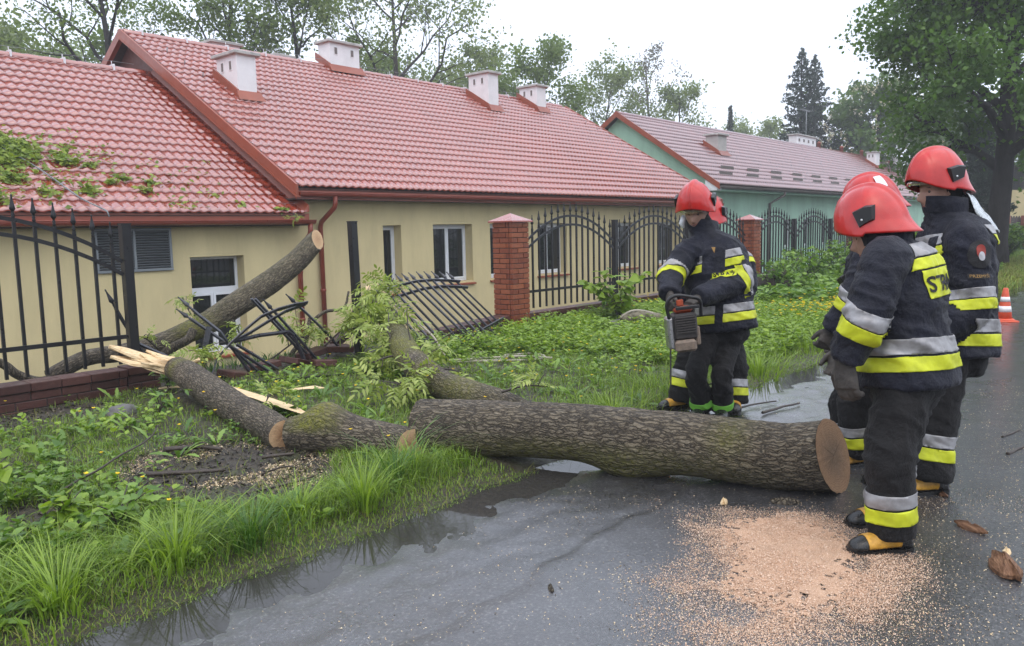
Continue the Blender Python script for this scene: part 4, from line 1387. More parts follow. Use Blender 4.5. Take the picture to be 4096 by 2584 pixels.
c = t.ramp(t.noise(p, 7, 5, 0.6), [(0.3, (0.0045, 0.0055, 0.011)), (0.6, (0.008, 0.0095, 0.020)), (0.8, (0.014, 0.0165, 0.031))])
t.set(Base_Color=c, Roughness=t.ramp(t.noise(p, 10, 3), [(0.3, 0.5), (0.7, 0.8)]), Specular_IOR_Level=0.3, Sheen_Weight=0.04)
hh = t.math('ADD', t.math('MULTIPLY', t.noise(p, 26, 4, 0.6), 1.0), t.math('MULTIPLY', t.noise(p, 420, 2), 0.12))
t.bump(hh, 0.9, 0.018)
M['navy'] = t.m
t = NT('charcoal_trouser_cloth')
p = t.pos()
c = t.ramp(t.noise(p, 7, 5, 0.6), [(0.3, (0.006, 0.0058, 0.0062)), (0.6, (0.0105, 0.010, 0.0105)), (0.8, (0.02, 0.019, 0.019))])
t.set(Base_Color=c, Roughness=0.75, Specular_IOR_Level=0.25, Sheen_Weight=0.04)
t.bump(t.math('ADD', t.noise(p, 24, 4, 0.6), t.math('MULTIPLY', t.noise(p, 420, 2), 0.12)), 0.9, 0.018)
M['charcoal'] = t.m
t = NT('silver_tape')
p = t.pos()
t.set(Base_Color=t.ramp(t.noise(p, 11, 4), [(0.3, (0.17, 0.165, 0.165)), (0.5, (0.30, 0.295, 0.30)), (0.7, (0.38, 0.38, 0.395))]), Roughness=0.42, Metallic=0.25, Specular_IOR_Level=0.5)
t.bump(t.noise(p, 40, 4), 0.25, 0.008)
M['silver'] = t.m
t = NT('lime_tape')
p = t.pos()
t.set(Base_Color=t.ramp(t.noise(p, 9, 5), [(0.3, (0.38, 0.42, 0.015)), (0.6, (0.58, 0.63, 0.022))]), Roughness=0.55, Specular_IOR_Level=0.4)
t.bump(t.noise(p, 40, 4), 0.25, 0.008)
M['lime'] = t.m
M['green_strip'] = simple('green_strip', (0.16, 0.45, 0.05), 0.6, 0.2, 9)
t = NT('red_helmet_paint')
p = t.pos()
vo = t.n('ShaderNodeTexVoronoi'); vo.inputs['Scale'].default_value = 170; t.link(p, vo.inputs['Vector'])
drop = t.ramp(vo.outputs['Distance'], [(0.0, 1.0), (0.32, 0.0)])
drop = t.math('MULTIPLY', drop, t.ramp(t.noise(p, 60, 2), [(0.5, 0.0), (0.58, 1.0)]))
t.set(Base_Color=t.ramp(t.noise(p, 14, 4), [(0.3, (0.40, 0.010, 0.008)), (0.7, (0.54, 0.017, 0.013))]), Roughness=0.32, Specular_IOR_Level=0.35, Coat_Weight=0.5, Coat_Roughness=0.07)
t.bump(drop, 0.35, 0.004)
M['helmet'] = t.m
M['rubber'] = simple('black_rubber', (0.010, 0.010, 0.010), 0.3, 0.3, 20, 0.2, 150, spec=0.5)
M['blackpl'] = simple('black_plastic', (0.012, 0.012, 0.013), 0.35, 0.2, 20)
M['bootyellow'] = simple('yellow_boot_rubber', (0.50, 0.26, 0.03), 0.4, 0.45, 22, 0.3, 90)
M['glove'] = simple('dirty_leather_glove', (0.055, 0.048, 0.042), 0.75, 0.4, 22, 0.5, 60)
M['glove_orange'] = simple('orange_glove_leather', (0.28, 0.075, 0.025), 0.7, 0.3, 22, 0.5, 60)
t = NT('skin')
p = t.pos()
t.set(Base_Color=t.ramp(t.noise(p, 30, 4), [(0.3, (0.36, 0.20, 0.145)), (0.7, (0.47, 0.28, 0.21))]), Roughness=0.5, Specular_IOR_Level=0.4, Subsurface_Weight=0.12, Subsurface_Radius=(0.012, 0.005, 0.003))
M['skin'] = t.m
M['lips'] = simple('lips', (0.24, 0.085, 0.07), 0.5, 0.1)
M['hair'] = simple('dark_hair', (0.02, 0.014, 0.01), 0.6, 0.2, 40)
M['hood'] = simple('black_knit_hood', (0.009, 0.009, 0.010), 0.85, 0.2, 30, 0.5, 120)
M['foil'] = simple('aluminised_curtain', (0.55, 0.57, 0.57), 0.28, 0.15, 12, 0.5, 30, metal=0.85)
M['eye'] = simple('dark_eye', (0.06, 0.045, 0.04), 0.2, 0.05)
t = NT('visor_plastic')
t.set(Base_Color=(0.82, 0.76, 0.55), Roughness=0.06, Transmission_Weight=0.9, IOR=1.2, Specular_IOR_Level=0.5)
M['visor'] = t.m
M['patch'] = simple('dark_badge_cloth', (0.02, 0.02, 0.022), 0.8, 0.2, 40, 0.5, 200)
M['ink'] = simple('black_print', (0.008, 0.008, 0.010), 0.7, 0.1)
M['gold'] = simple('dull_gold_thread', (0.35, 0.20, 0.05), 0.6, 0.15)
M['redthread'] = simple('dark_red_thread', (0.25, 0.03, 0.02), 0.7, 0.15)
M['whitethread'] = simple('grey_white_thread', (0.4, 0.4, 0.42), 0.7, 0.15)

from mathutils.bvhtree import BVHTree


def remeshed(mb, voxel, name, smooth_it=4, fold=0.0, seed=0.0, fscale=(5.5, 5.5, 13), deci=0.0):
    me0 = mb.mesh('tmp')
    o = bpy.data.objects.new('tmp', me0)
    col.objects.link(o)
    r = o.modifiers.new('r', 'REMESH'); r.mode = 'VOXEL'; r.voxel_size = voxel; r.use_smooth_shade = True
    s = o.modifiers.new('s', 'SMOOTH'); s.iterations = smooth_it; s.factor = 0.5
    if deci:
        dm_ = o.modifiers.new('d', 'DECIMATE'); dm_.ratio = deci
    dg = bpy.context.evaluated_depsgraph_get()
    dg.update()
    me = bpy.data.meshes.new_from_object(o.evaluated_get(dg))
    me.name = name
    bpy.data.objects.remove(o)
    bpy.data.meshes.remove(me0)
    if fold:
        n = len(me.vertices)
        co = np.empty(n * 3, np.float32); me.vertices.foreach_get('co', co); co = co.reshape(-1, 3).astype(float)
        no = np.empty(n * 3, np.float32); me.vertices.foreach_get('normal', no); no = no.reshape(-1, 3)
        q = co * np.array(fscale) + seed
        q = q + .8 * np.stack([vnoise(co * 5 + seed), vnoise(co * 5 + 3 + seed), vnoise(co * 5 + 7 + seed)], 1)
        q[:, 2] += 4.0 * co[:, 0] - 3.0 * co[:, 1]                 # creases run slantwise
        rd = lambda x: 1 - 2 * np.abs(vnoise(x)) ** .75
        h = rd(q) * .75 + .55 * vnoise(co * np.array([6, 6, 7]) + seed * 2) + .38 * rd(q * 1.9 + 5) + .16 * rd(q * 4.1 + 9)
        co = co + no * (h * fold)[:, None]
        me.vertices.foreach_set('co', co.astype(np.float32).ravel())
        me.update()
    me.polygons.foreach_set('use_smooth', np.ones(len(me.polygons), bool))
    return me


def ell(c, ax, lat, a, b, n=28, e=2.3, twist=0.0):
    """super-ellipse ring round c, in the plane across ax; lat is the sideways direction"""
    c, ax = Vector(c), Vector(ax).normalized()
    lat = (Vector(lat) - ax * Vector(lat).dot(ax)).normalized()
    fw = ax.cross(lat)
    out = []
    for j in range(n):
        th = 2 * PI * j / n
        ct, st = math.cos(th), math.sin(th)
        r = (abs(ct) ** e + abs(st) ** e) ** (-1 / e)
        out.append(c + lat * (a * r * ct) + fw * (b * r * st))
    return out


def smooth_pts(P, R, n=14):
    C, s = spline(np.array([tuple(p) + (r,) for p, r in zip(P, R)], float), n)
    return [tuple(c[:3]) for c in C], [float(c[3]) for c in C]


def cut_region(src, planes, keep, off, name, mat, parent, label=None):
    """the piece of a garment's surface between cutting planes, laid proud of the cloth"""
    bm = bmesh.new()
    bm.from_mesh(src)
    for co, no in planes:                       # keeps the side the normal points to
        g = bm.verts[:] + bm.edges[:] + bm.faces[:]
        bmesh.ops.bisect_plane(bm, geom=g, plane_co=co, plane_no=no, clear_inner=True)
    if keep is not None:
        bm.normal_update()
        dead = [f for f in bm.faces if not keep(f.calc_center_median(), f.normal)]
        bmesh.ops.delete(bm, geom=dead, context='FACES')
    bm.normal_update()
    for v in bm.verts: v.co = v.co + v.normal * off
    me = bpy.data.meshes.new(name)
    bm.to_mesh(me); bm.free()
    if len(me.polygons) == 0: return None
    me.polygons.foreach_set('use_smooth', np.ones(len(me.polygons), bool))
    o = obj_of(name, me, parent, mat)
    if label: o['label'] = label
    s = o.modifiers.new('thickness', 'SOLIDIFY'); s.thickness = .0025; s.offset = 0
    return o


def seg_dist(p, a, b):
    ab = b - a
    t_ = max(0, min(1, (p - a).dot(ab) / ab.length_squared))
    return (p - (a + ab * t_)).length


def bands(src, a, b, stripes, parent, rmax, keep=None, axis=None, off=.004):
    """tape rings round the limb a-b; stripes = [(from, to, material name)] in metres from a"""
    a, b = Vector(a), Vector(b)
    d = (Vector(axis) if axis is not None else (b - a)).normalized()
    for lo, hi, m in stripes:
        k = (lambda c, n: seg_dist(c, a, b) < rmax and (keep is None or keep(c, n)))
        cut_region(src, [(a + d * lo, d), (a + d * hi, -d)], k, off, {'silver': 'reflective_band', 'lime': 'lime_band', 'green_strip': 'green_band'}[m], M[m], parent)


def text_on(bvh, txt, size, org, right, up, mat, parent, name='lettering', off=.008, bold=.0):
    cu = bpy.data.curves.new('t', 'FONT')
    cu.body = txt; cu.size = size; cu.align_x = 'CENTER'; cu.align_y = 'CENTER'; cu.offset = bold; cu.resolution_u = 3
    o = bpy.data.objects.new('t', cu); col.objects.link(o)
    dg = bpy.context.evaluated_depsgraph_get(); dg.update()
    me = bpy.data.meshes.new_from_object(o.evaluated_get(dg))
    bpy.data.objects.remove(o)
    org, right, up = Vector(org), Vector(right).normalized(), Vector(up).normalized()
    nrm = right.cross(up)
    bm = bmesh.new(); bm.from_mesh(me)
    bmesh.ops.triangulate(bm, faces=bm.faces[:])
    bmesh.ops.subdivide_edges(bm, edges=[e for e in bm.edges if e.calc_length() > size * .22], cuts=2, use_grid_fill=False)
    for v in bm.verts:
        w = org + right * v.co.x + up * v.co.y
        hit = bvh.ray_cast(w, nrm)                     # from inside the garment outwards
        v.co = (hit[0] + nrm * off) if hit[0] else w
    bm.to_mesh(me); bm.free()
    me.name = name
    return obj_of(name, me, parent, mat)


def frame(yaw, pitch=0.0, roll=0.0, loc=(0, 0, 0)):
    """x forward, y left, z up; pitch > 0 looks down"""
    return Matrix.Translation(loc) @ Matrix.Rotation(yaw, 4, 'Z') @ Matrix.Rotation(pitch, 4, 'Y') @ Matrix.Rotation(roll, 4, 'X')


# ------------------------------------------------ helmet, in a local frame (x forward, y left, z up, origin = skull centre)
def helmet_mesh():
    na, ne = 96, 30
    P = np.zeros((na + 1, ne, 3))
    for i in range(na + 1):
        a = 2 * PI * i / na
        ca, sa = math.cos(a), math.sin(a)
        bk = max(0, -ca)
        # rim height: brow in front, lower over the ears, lowest at the nape
        rim = .004 - .062 * (1 - abs(ca) ** 1.5) * (1 if ca > 0 else .8) - .082 * bk ** 1.3
        if ca > .55: rim += .012 * (ca - .55)
        for j in range(ne):
            f = j / (ne - 1)
            el = (PI / 2) * f
            rx = .166 if ca > 0 else .160
            ry = .138
            hz = .176
            ch = math.cos(el) ** .84
            x, y, z = rx * ca * ch, ry * sa * ch, rim * (1 - f) ** 1.2 + hz * math.sin(el) ** 1.02
            # flared nape brim
            fl = bk ** 1.5 * max(0, 1 - f / .22) ** 1.6
            x -= .042 * fl
            y *= 1 + .06 * max(0, 1 - f / .18) * (1 if ca < .3 else 0)
            # raised crest from front to back
            cr = math.exp(-(y / .021) ** 4)
            z += .013 * cr * min(1, f * 2.2)
            if ca > 0: x += .009 * cr * max(0, 1 - f) * min(1, f * 5)
            else: x -= .009 * cr * max(0, 1 - f) * min(1, f * 3)
            # front plate seam
            g = math.exp(-((x - .095) / .0035) ** 2)
            z -= .0035 * g * (f > .03); y *= 1 - .02 * g
            P[i, j] = (x, y, z)
    me = grid_mesh('helmet', P[::-1])
    return me


HEL = helmet_mesh(); HEL.materials.append(M['helmet'])


def head_mesh(mb, Mx):
    """head with face, closed; local x forward"""
    na, ne = 48, 40
    rings = []
    G = lambda d, w: math.exp(-(d / w) ** 2)
    for j in range(ne):
        f = (j + .5) / ne
        el = -PI / 2 + PI * f
        ring = []
        for i in range(na):
            a = 2 * PI * i / na
            ca, sa, ce, se = math.cos(a), math.sin(a), math.cos(el), math.sin(el)
            z = .128 * se
            hr = ce
            if z < 0: hr = (1 - (-z / .128) ** 4.5) ** .5 if z > -.128 else 0
            x, y = .100 * ca * hr, .079 * sa * hr
            if z < 0:                                # narrower jaw, flat cheeks, chin forward, jaw line rising to the ear
                q = -z / .128
                y *= 1 - .30 * q ** 1.8
                x = x * (1 - .08 * q) if ca > 0 else x * (1 - .45 * q)
                x += .006 * q
            if ca > 0:
                k = ca * ce
                x += .038 * G(y, .0135) * G(z + .036, .020) + .018 * G(y, .011) * G(z + .008, .026)      # nose
                x += .006 * G(y, .045) * G(z - .022, .012)                                              # brow
                x -= .017 * G(abs(y) - .032, .017) * G(z - .002, .014)                                  # eye sockets
                x += .008 * G(y, .024) * G(z + .068, .008) + .008 * G(y, .022) * G(z + .086, .008) - .006 * G(y, .028) * G(z + .077, .005)   # lips
                x += .012 * G(y, .024) * G(z + .110, .014)                                              # chin
                y += math.copysign(.006, y) * G(abs(y) - .05, .02) * G(z + .028, .02) if abs(y) > 1e-4 else 0
            else:
                x -= .012 * G(z - .03, .06)
            ring.append(Mx @ Vector((x, y, z)))
        rings.append(ring)
    mb.rings(rings, True, True)
    for s in (1, -1):                                # ears
        mb.rings([[Mx @ Vector((-.008 + (.018 * math.cos(t_)) * sc, s * (.072 + d), -.012 + (.032 * math.sin(t_)) * sc)) for t_ in np.linspace(0, 2 * PI, 10, endpoint=False)][::s] for sc, d in ((.7, -.01), (1.0, .006), (.9, .016), (.3, .012))], True, True)


def glove(parent, wrist, d, palm, s=1.0, curl=.5, thumb=None, mat='glove', spread=.0, name='glove'):
    """palm, four fingers of unequal length bent at the knuckles, thumb from the side of the palm"""
    w, d, nrm = Vector(wrist), Vector(d).normalized(), Vector(palm).normalized()
    nrm = (nrm - d * nrm.dot(d)).normalized()
    sd = d.cross(nrm)
    if sd.dot(Vector(thumb)) < 0: sd = -sd
    mb = MB()
    # palm
    prof = [(-.05, .037, .030), (-.01, .034, .027), (.03, .043, .022), (.07, .048, .021), (.098, .047, .018)]
    mb.rings([ell(w + d * (x * s), d, sd, a * s, b * s, 16, 2.6) for x, a, b in prof], True, True)
    for i, (off, L) in enumerate(((.034, .076), (.012, .086), (-.011, .080), (-.033, .064))):
        p0 = w + d * (.088 * s) + sd * (off * s)
        p, dr = p0, (d + sd * (off * spread * 8)).normalized()
        pts = [p0 - d * .02 * s]
        c = curl * (1 + .12 * i)
        for seg, ang in ((.42, .35), (.33, .55), (.25, .5)):
            ca = c * ang * 2.0
            ax = dr.cross(nrm).normalized()
            dr = (Matrix.Rotation(ca, 3, ax) @ dr).normalized()
            p = p + dr * (L * seg * s)
            pts.append(p)
        P, R = smooth_pts(pts, [.0125 * s, .0125 * s, .0115 * s, .0095 * s], 10)
        mb.tube(P, R, 10)
    p0 = w + d * .022 * s + sd * .036 * s
    t1 = (d * .8 + sd * .55 + nrm * .25).normalized(); t2 = (d * 1.0 + sd * .1 + nrm * .45).normalized()
    P, R = smooth_pts([p0 - sd * .015 * s, p0 + t1 * .035 * s, p0 + t1 * .045 * s + t2 * .03 * s, p0 + t1 * .048 * s + t2 * .055 * s], [.016 * s, .0145 * s, .013 * s, .010 * s], 10)
    mb.tube(P, R, 10)
    me = remeshed(mb, .0055, name, 2, .0015, 3.0, (40, 40, 40), deci=.5)
    return obj_of(name, me, parent, M[mat])


def boot(parent, ankle, toe, h=.26, name='boot', tall=.2):
    """rubber boot on the ground: sole, heel, toe cap, shaft"""
    a, tt = Vector((ankle[0], ankle[1], 0)), Vector((toe[0], toe[1], 0))
    fw = (tt - a); fw.z = 0; fw.normalize()
    lt = Vector((-fw.y, fw.x, 0)); up = Vector((0, 0, 1))
    z0 = ankle[2]
    L = .30
    mb = MB()
    # foot, heel to toe: (along, half width, height)
    prof = [(-.092, .026, .055), (-.08, .039, .085), (-.04, .043, .125), (.01, .043, .125), (.05, .045, .11), (.10, .050, .092), (.145, .051, .080), (.175, .046, .070), (.196, .032, .055), (.203, .014, .040)]
    rings = []
    for x, hw, hh in prof:
        c = a + fw * x + up * z0
        ring = []
        for th in np.linspace(0, 2 * PI, 22, endpoint=False):
            y, z = math.cos(th) * hw, math.sin(th)
            zz = hh * (.5 + .5 * z) if z > 0 else hh * .5 * (1 + z * 1.0)
            zz = max(zz, .012)
            ring.append(c + lt * (y * (1 if z > -.3 else .96)) + up * zz)
        rings.append(ring)
    mb.rings(rings, True, True)
    P, R = smooth_pts([a - fw * .022 + up * (z0 + .05), a - fw * .026 + up * (z0 + .13), a - fw * .03 + up * (z0 + tall)], [.05, .054, .062], 8)
    mb.tube(P, R, 18)
    me = remeshed(mb, .0095, name, 3, .0012, 1.0, (25, 25, 25))
    o = obj_of(name, me, parent, M['rubber'])
    # yellow instep panel
    cut_region(me, [(a + fw * .135, -fw), (a - fw * .02, fw), (a + up * (z0 + .038), up), (a + up * (z0 + .15), -up)], None, .0025, 'yellow_panel', M['bootyellow'], o)
    # lugged sole
    s = MB()
    out = [(a + fw * x * 1.02 + lt * (y * 1.08)) for x, hw, _ in prof for y in (hw,)] + [(a + fw * x * 1.02 - lt * (hw * 1.08)) for x, hw, _ in prof[::-1]]
    n = len(out)
    s.rings([[Vector((q.x, q.y, z0 - .004)) for q in out], [Vector((q.x, q.y, z0 + .026)) for q in out]], True, True, False)
    s.build('sole', M['rubber'], o)
    return o


def firefighter(key, label, heading, hhead, hpitch, jacket_bands, pats=None, sc=1.0, knee_bands=True, hem_tilt=True, hands=None, curtain=False, visor=True, group='firefighters', hroll=0.0, boots=True, mats=('navy', 'charcoal'), hem_r=(.255, .205), leg_r=1.0):
    J = {k: Vector(v) for k, v in FOLK[key].items()}
    root = empty('person', (J['hem'].x, J['hem'].y, 0), 0, label, 'firefighter', None)
    root.location = (0, 0, 0)
    fw = Vector((math.cos(heading), math.sin(heading), 0)); lt = Vector((-fw.y, fw.x, 0)); up = Vector((0, 0, 1))
    seed = sum(map(ord, key)) % 17 * 1.7
    ax_lo = (J['waist'] - J['hem']).normalized(); ax_hi = (J['neck'] - J['waist']).normalized()
    # ---- jacket
    mb = MB()
    H, W, C, N = J['hem'], J['waist'], J['chest'], J['neck']
    ha, hb = hem_r
    rings = [ell(H - ax_lo * .02, ax_lo, lt, ha, hb), ell(H + ax_lo * .05, ax_lo, lt, ha * .99, hb * .99), ell((H + W) / 2, ax_lo, lt, ha * .955, hb * .95), ell(W, (ax_lo + ax_hi), lt, .24, .183),
             ell((W + C) / 2, ax_hi, lt, .242, .180), ell(C - ax_hi * .03, ax_hi, lt, .232, .170), ell(C + ax_hi * .04, ax_hi, lt, .205, .150), ell(C * .45 + N * .55, ax_hi, lt, .155, .12), ell(N - ax_hi * .03, ax_hi, lt, .105, .105), ell(N + ax_hi * .028, ax_hi, lt, .098, .105)]
    mb.rings(rings, True, True)
    for s in 'LR':
        S_, E_, W_ = J['s' + s], J['e' + s], J['w' + s]
        inn = C + (S_ - C) * .55
        P, R = smooth_pts([inn, S_, (S_ + E_) / 2 + (S_ - C).normalized() * .012, E_, (E_ + W_) / 2, W_], [.09, .102, .098, .094, .086, .072], 22)
        mb.tube(P, R, 22)
    jm = remeshed(mb, .0112, 'jacket', 3, .0125, seed)
    jo = obj_of('jacket', jm, root, M[mats[0]])
    bvh = BVHTree.FromPolygons([v.co.copy() for v in jm.vertices], [tuple(p.vertices) for p in jm.polygons])
    # stand-up collar, pocket flaps, closure
    cl = MB()
    fwv = lt.cross(ax_hi) * 1.0
    ringc = []
    for rr_, dz in ((.112, -.03), (.118, .02), (.122, .06), (.114, .062), (.108, .02), (.10, -.03)):
        ringc.append([N + ax_hi * (dz + .016 * math.cos(th + PI) * 1.0) + lt * (rr_ * math.cos(th + PI / 2)) + lt.cross(ax_hi) * (-rr_ * math.sin(th + PI / 2)) for th in np.linspace(.22, 2 * PI - .22, 34)])
    V_ = [p_ for r_ in ringc for p_ in r_]
    cl.add(V_, [(i * 34 + j, i * 34 + j + 1, (i + 1) * 34 + j + 1, (i + 1) * 34 + j) for i in range(5) for j in range(33)], True)
    cl.build('collar', M[mats[0]], root)
    for sg in (1, -1):
        pc = H + ax_lo * .27 + lt * (sg * .15)
        cut_region(jm, [(pc - ax_lo * .03, ax_lo), (pc + ax_lo * .03, -ax_lo), (pc + lt * (sg * .095) * sg, -lt), (pc - lt * (sg * .075) * sg, lt)], lambda c, n: n.dot(fw) > .1 and all(seg_dist(c, J['e' + q_], J['w' + q_]) > .11 for q_ in 'LR'), .006, 'pocket_flap', M[mats[0]], root)
    cut_region(jm, [(H + ax_lo * .0, ax_lo), (C, -ax_hi), (H + lt * .03, -lt), (H - lt * .03, lt)], lambda c, n: n.dot(fw) > .35 and all(seg_dist(c, J['e' + q_], J['w' + q_]) > .11 for q_ in 'LR'), .005, 'front_closure', M[mats[0]], root)
    # ---- trousers
    mb = MB()
    hp = H + ax_lo * .10
    mb.rings([ell(H + ax_lo * .16, ax_lo, lt, .17, .14), ell(hp, ax_lo, lt, .19, .155), ell(H - up * .06, up, lt, .19, .15), ell(H - up * .12, up, lt, .15, .12)], True, True)
    for s in 'LR':
        h_, k_, a_ = J['h' + s], J['k' + s], J['a' + s]
        end = Vector((a_.x, a_.y, max(.07, a_.z - .06)))
        P, R = smooth_pts([h_ + up * .08, h_ - up * .03, (h_ + k_) / 2, k_, (k_ + end) / 2, end], [x * leg_r for x in (.115, .122, .113, .104, .098, .102)], 22)
        mb.tube(P, R, 22)
    tm = remeshed(mb, .0112, 'trousers', 3, .0125, seed + 3, (5, 5, 12))
    to = obj_of('trousers', tm, root, M[mats[1]])
    # ---- body under the clothes, one surface with head and face
    Mx = frame(hhead, hpitch, hroll, J['head'])
    mb = MB()
    head_mesh(mb, Mx)
    P, R = smooth_pts([Mx @ Vector((-.03, 0, -.06)), N + ax_hi * .02, N - ax_hi * .06], [.06, .062, .075], 8)
    mb.tube(P, R, 16)
    mb.rings([ell(H, ax_lo, lt, .15, .11), ell(W, ax_hi, lt, .15, .11), ell(C, ax_hi, lt, .17, .11), ell(N - ax_hi * .03, ax_hi, lt, .08, .07)], True, True)
    for s in 'LR':
        P, R = smooth_pts([C + (J['s' + s] - C) * .6, J['s' + s], J['e' + s], J['w' + s]], [.06, .055, .045, .032], 12); mb.tube(P, R, 12)
        P, R = smooth_pts([J['h' + s] + up * .1, J['h' + s], J['k' + s], J['a' + s] - up * .02], [x * min(1, leg_r) for x in (.08, .085, .062, .045)], 12); mb.tube(P, R, 12)
    bm_ = remeshed(mb, .0065, 'body', 1, deci=.3)
    obj_of('body', bm_, root, M['skin'])
    for s in (1, -1):
        e = MB().lathe([(.001, -.011), (.008, -.008), (.011, 0), (.008, .008), (.001, .011)], 10).build('eye', M['eye'], root)
        e.matrix_world = Mx @ Matrix.Translation((.073, s * .032, .0))
        b_ = MB().tube([(.086, s * .014, .020), (.087, s * .03, .026), (.078, s * .048, .021)], [.003, .0042, .002], 6).build('eyebrow', M['hair'], root)
        b_.matrix_world = Mx
    lp = MB().tube([(.088, .024, -.078), (.0985, .010, -.0765), (.0995, 0, -.078), (.0985, -.010, -.0765), (.088, -.024, -.078)], [.0025, .0042, .0046, .0042, .0025], 6).build('mouth', M['lips'], root)
    lp.matrix_world = Mx
    # hood round the face
    hd = MB()
    rr = []
    for x, a_, b_, zc in ((.012, .084, .122, -.012), (-.01, .090, .128, -.01), (-.05, .092, .128, -.005), (-.10, .06, .1, .0), (-.125, .02, .05, .0)):
        rr.append([Mx @ Vector((x - (.05 * max(0, -math.sin(t_)) if x > 0 else 0) + (.02 if math.sin(t_) < -.5 and x > 0 else 0), a_ * math.cos(t_), zc + b_ * math.sin(t_))) for t_ in np.linspace(0, 2 * PI, 26, endpoint=False)])
    hd.rings(rr, False, True)
    P, R = smooth_pts([Mx @ Vector((-.035, 0, -.06)), (Mx @ Vector((-.035, 0, -.06)) + N) / 2, N - ax_hi * .01], [.078, .083, .10], 8)
    hd.tube(P, R, 18)
    hd.build('hood', M['hood'], root)
    # ---- helmet
    ho = bpy.data.objects.new('helmet', HEL); col.objects.link(ho); ho.parent = root
    Hx = Mx @ Matrix.Translation((.0, 0, .046)) @ Matrix.Rotation(math.radians(-9), 4, 'Y')
    ho.matrix_world = Hx
    sm_ = ho.modifiers.new('shell', 'SOLIDIFY'); sm_.thickness = .006; sm_.offset = -1
    for s in (1, -1):
        pl = MB()
        q = [(-.040, -.018), (.022, -.042), (.042, .030), (-.012, .044), (-.050, .040)]
        pl.rings([[(x * 1.15 - .012, s * .130, z * 1.15 + .028) for x, z in q][::-s], [(x * .95 - .012, s * .153, z * .95 + .028) for x, z in q][::-s]], True, True, False)
        po = pl.build('side_mount', M['blackpl'], ho)
        rv = MB().lathe([(.006, 0), (.006, .003), (.002, .005)], 8).build('rivet', M['foil'], po)
        rv.matrix_local = Matrix.Translation((-.008, s * .153, .016)) @ Matrix.Rotation(-s * PI / 2, 4, 'X')
    ln = MB()
    ln.rings([[(.140 * math.cos(t_) * f - .004, .120 * math.sin(t_) * f, z - (.045 * (1 - abs(math.cos(t_)))) - (.055 * max(0, -math.cos(t_)))) for t_ in np.linspace(0, 2 * PI, 30, endpoint=False)] for f, z in ((1.0, .004), (.93, .02), (.8, .05))], False, True)
    ln.build('liner', M['blackpl'], ho)
    if visor:
        vv = MB()
        A = np.linspace(-1.0, 1.0, 21)
        vv.rings([[(.160 * math.cos(a) * r_, .130 * math.sin(a) * r_, z) for a in A] + [(.157 * math.cos(a) * r_, .127 * math.sin(a) * r_, z) for a in A[::-1]] for r_, z in ((1.0, .006), (1.02, -.022))], True, True)
        vv.build('visor', M['visor'], ho)
    if curtain:
        cu = np.zeros((13, 15, 3))
        for i in range(13):
            a = PI + (i / 12 - .5) * 1.9
            for j in range(15):
                f = j / 14
                r_ = .17 + .20 * f
                cu[i, j] = (r_ * math.cos(a) * (.98), .12 * math.sin(a) * (1 + .15 * f) * 1.05, -.07 - .22 * f + .01 * math.sin(i * 1.9 + j * .7))
        co = obj_of('neck_curtain', grid_mesh('neck_curtain', cu), ho, M['foil'])
        s_ = co.modifiers.new('thickness', 'SOLIDIFY'); s_.thickness = .003
    # ---- tape
    jb = jacket_bands
    if jb.get('hem'):
        for lo, hi, m in jb['hem']:
            cut_region(jm, [(H + ax_lo * lo, ax_lo), (H + ax_lo * hi, -ax_lo)], (lambda c, n: ((c - H) - ax_lo * (c - H).dot(ax_lo)).length < .34 and all(seg_dist(c, J['e' + s], J['w' + s]) > .105 for s in 'LR')), .004, 'reflective_band' if m == 'silver' else 'lime_band', M[m], root)
    for s in 'LR':
        if jb.get('arm' + s):
            a, b, st = jb['arm' + s]
            a_, b_ = J[a + s], J[b + s]
            bands(jm, a_, b_, st, root, .135, lambda c, n: min(seg_dist(c, J['s' + s], J['e' + s]), seg_dist(c, J['e' + s], J['w' + s])) < seg_dist(c, H, C) - .075)
        if knee_bands:
            k_, a_ = J['k' + s], J['a' + s]
            L = (k_ - a_).length
            z1 = jb.get('shin', (.05, .115, .185))
            up_ = (k_ - a_).normalized()
            cut = lambda lo, hi, m: cut_region(tm, [(a_ + up_ * lo, up_), (a_ + up_ * hi, -up_)], (lambda c, n: seg_dist(c, a_, k_) < .14 and seg_dist(c, a_, k_) < seg_dist(c, J['a' + ('R' if s == 'L' else 'L')], J['k' + ('R' if s == 'L' else 'L')])), .004, 'lime_band' if m == 'lime' else 'reflective_band', M[m], root)
            cut(z1[0], z1[1] - .004, 'lime'); cut(z1[1] + .004, z1[2], 'silver')
    if jb.get('back'):
        for lo, hi, m, wd in jb['back']:
            cut_region(jm, [(W + ax_hi * lo, ax_hi), (W + ax_hi * hi, -ax_hi), (W + lt * wd, -lt), (W - lt * wd, lt)], (lambda c, n: (c - W).dot(-fw) > .03 and n.dot(-fw) > -.3), .004, 'reflective_band' if m == 'silver' else 'lime_band', M[m], root)
    if jb.get('front'):
        for lo, hi, m, w0, w1 in jb['front']:
            cut_region(jm, [(W + ax_hi * lo, ax_hi), (W + ax_hi * hi, -ax_hi), (W + lt * w1, -lt), (W + lt * w0, lt)], (lambda c, n: (c - W).dot(fw) > .03 and n.dot(fw) > -.3 and all(seg_dist(c, J['e' + s], J['s' + s]) > .115 and seg_dist(c, J['e' + s], J['w' + s]) > .11 for s in 'LR')), .004, 'reflective_band' if m == 'silver' else 'lime_band', M[m], root)
    if boots:
        for s in 'LR':
            gzv = jb.get('ground', 0.0)
            boot(root, (J['a' + s].x, J['a' + s].y, gzv), J['t' + s])
    return root, J, jm, bvh, fw, lt, ax_hi, ax_lo, tm, Mx


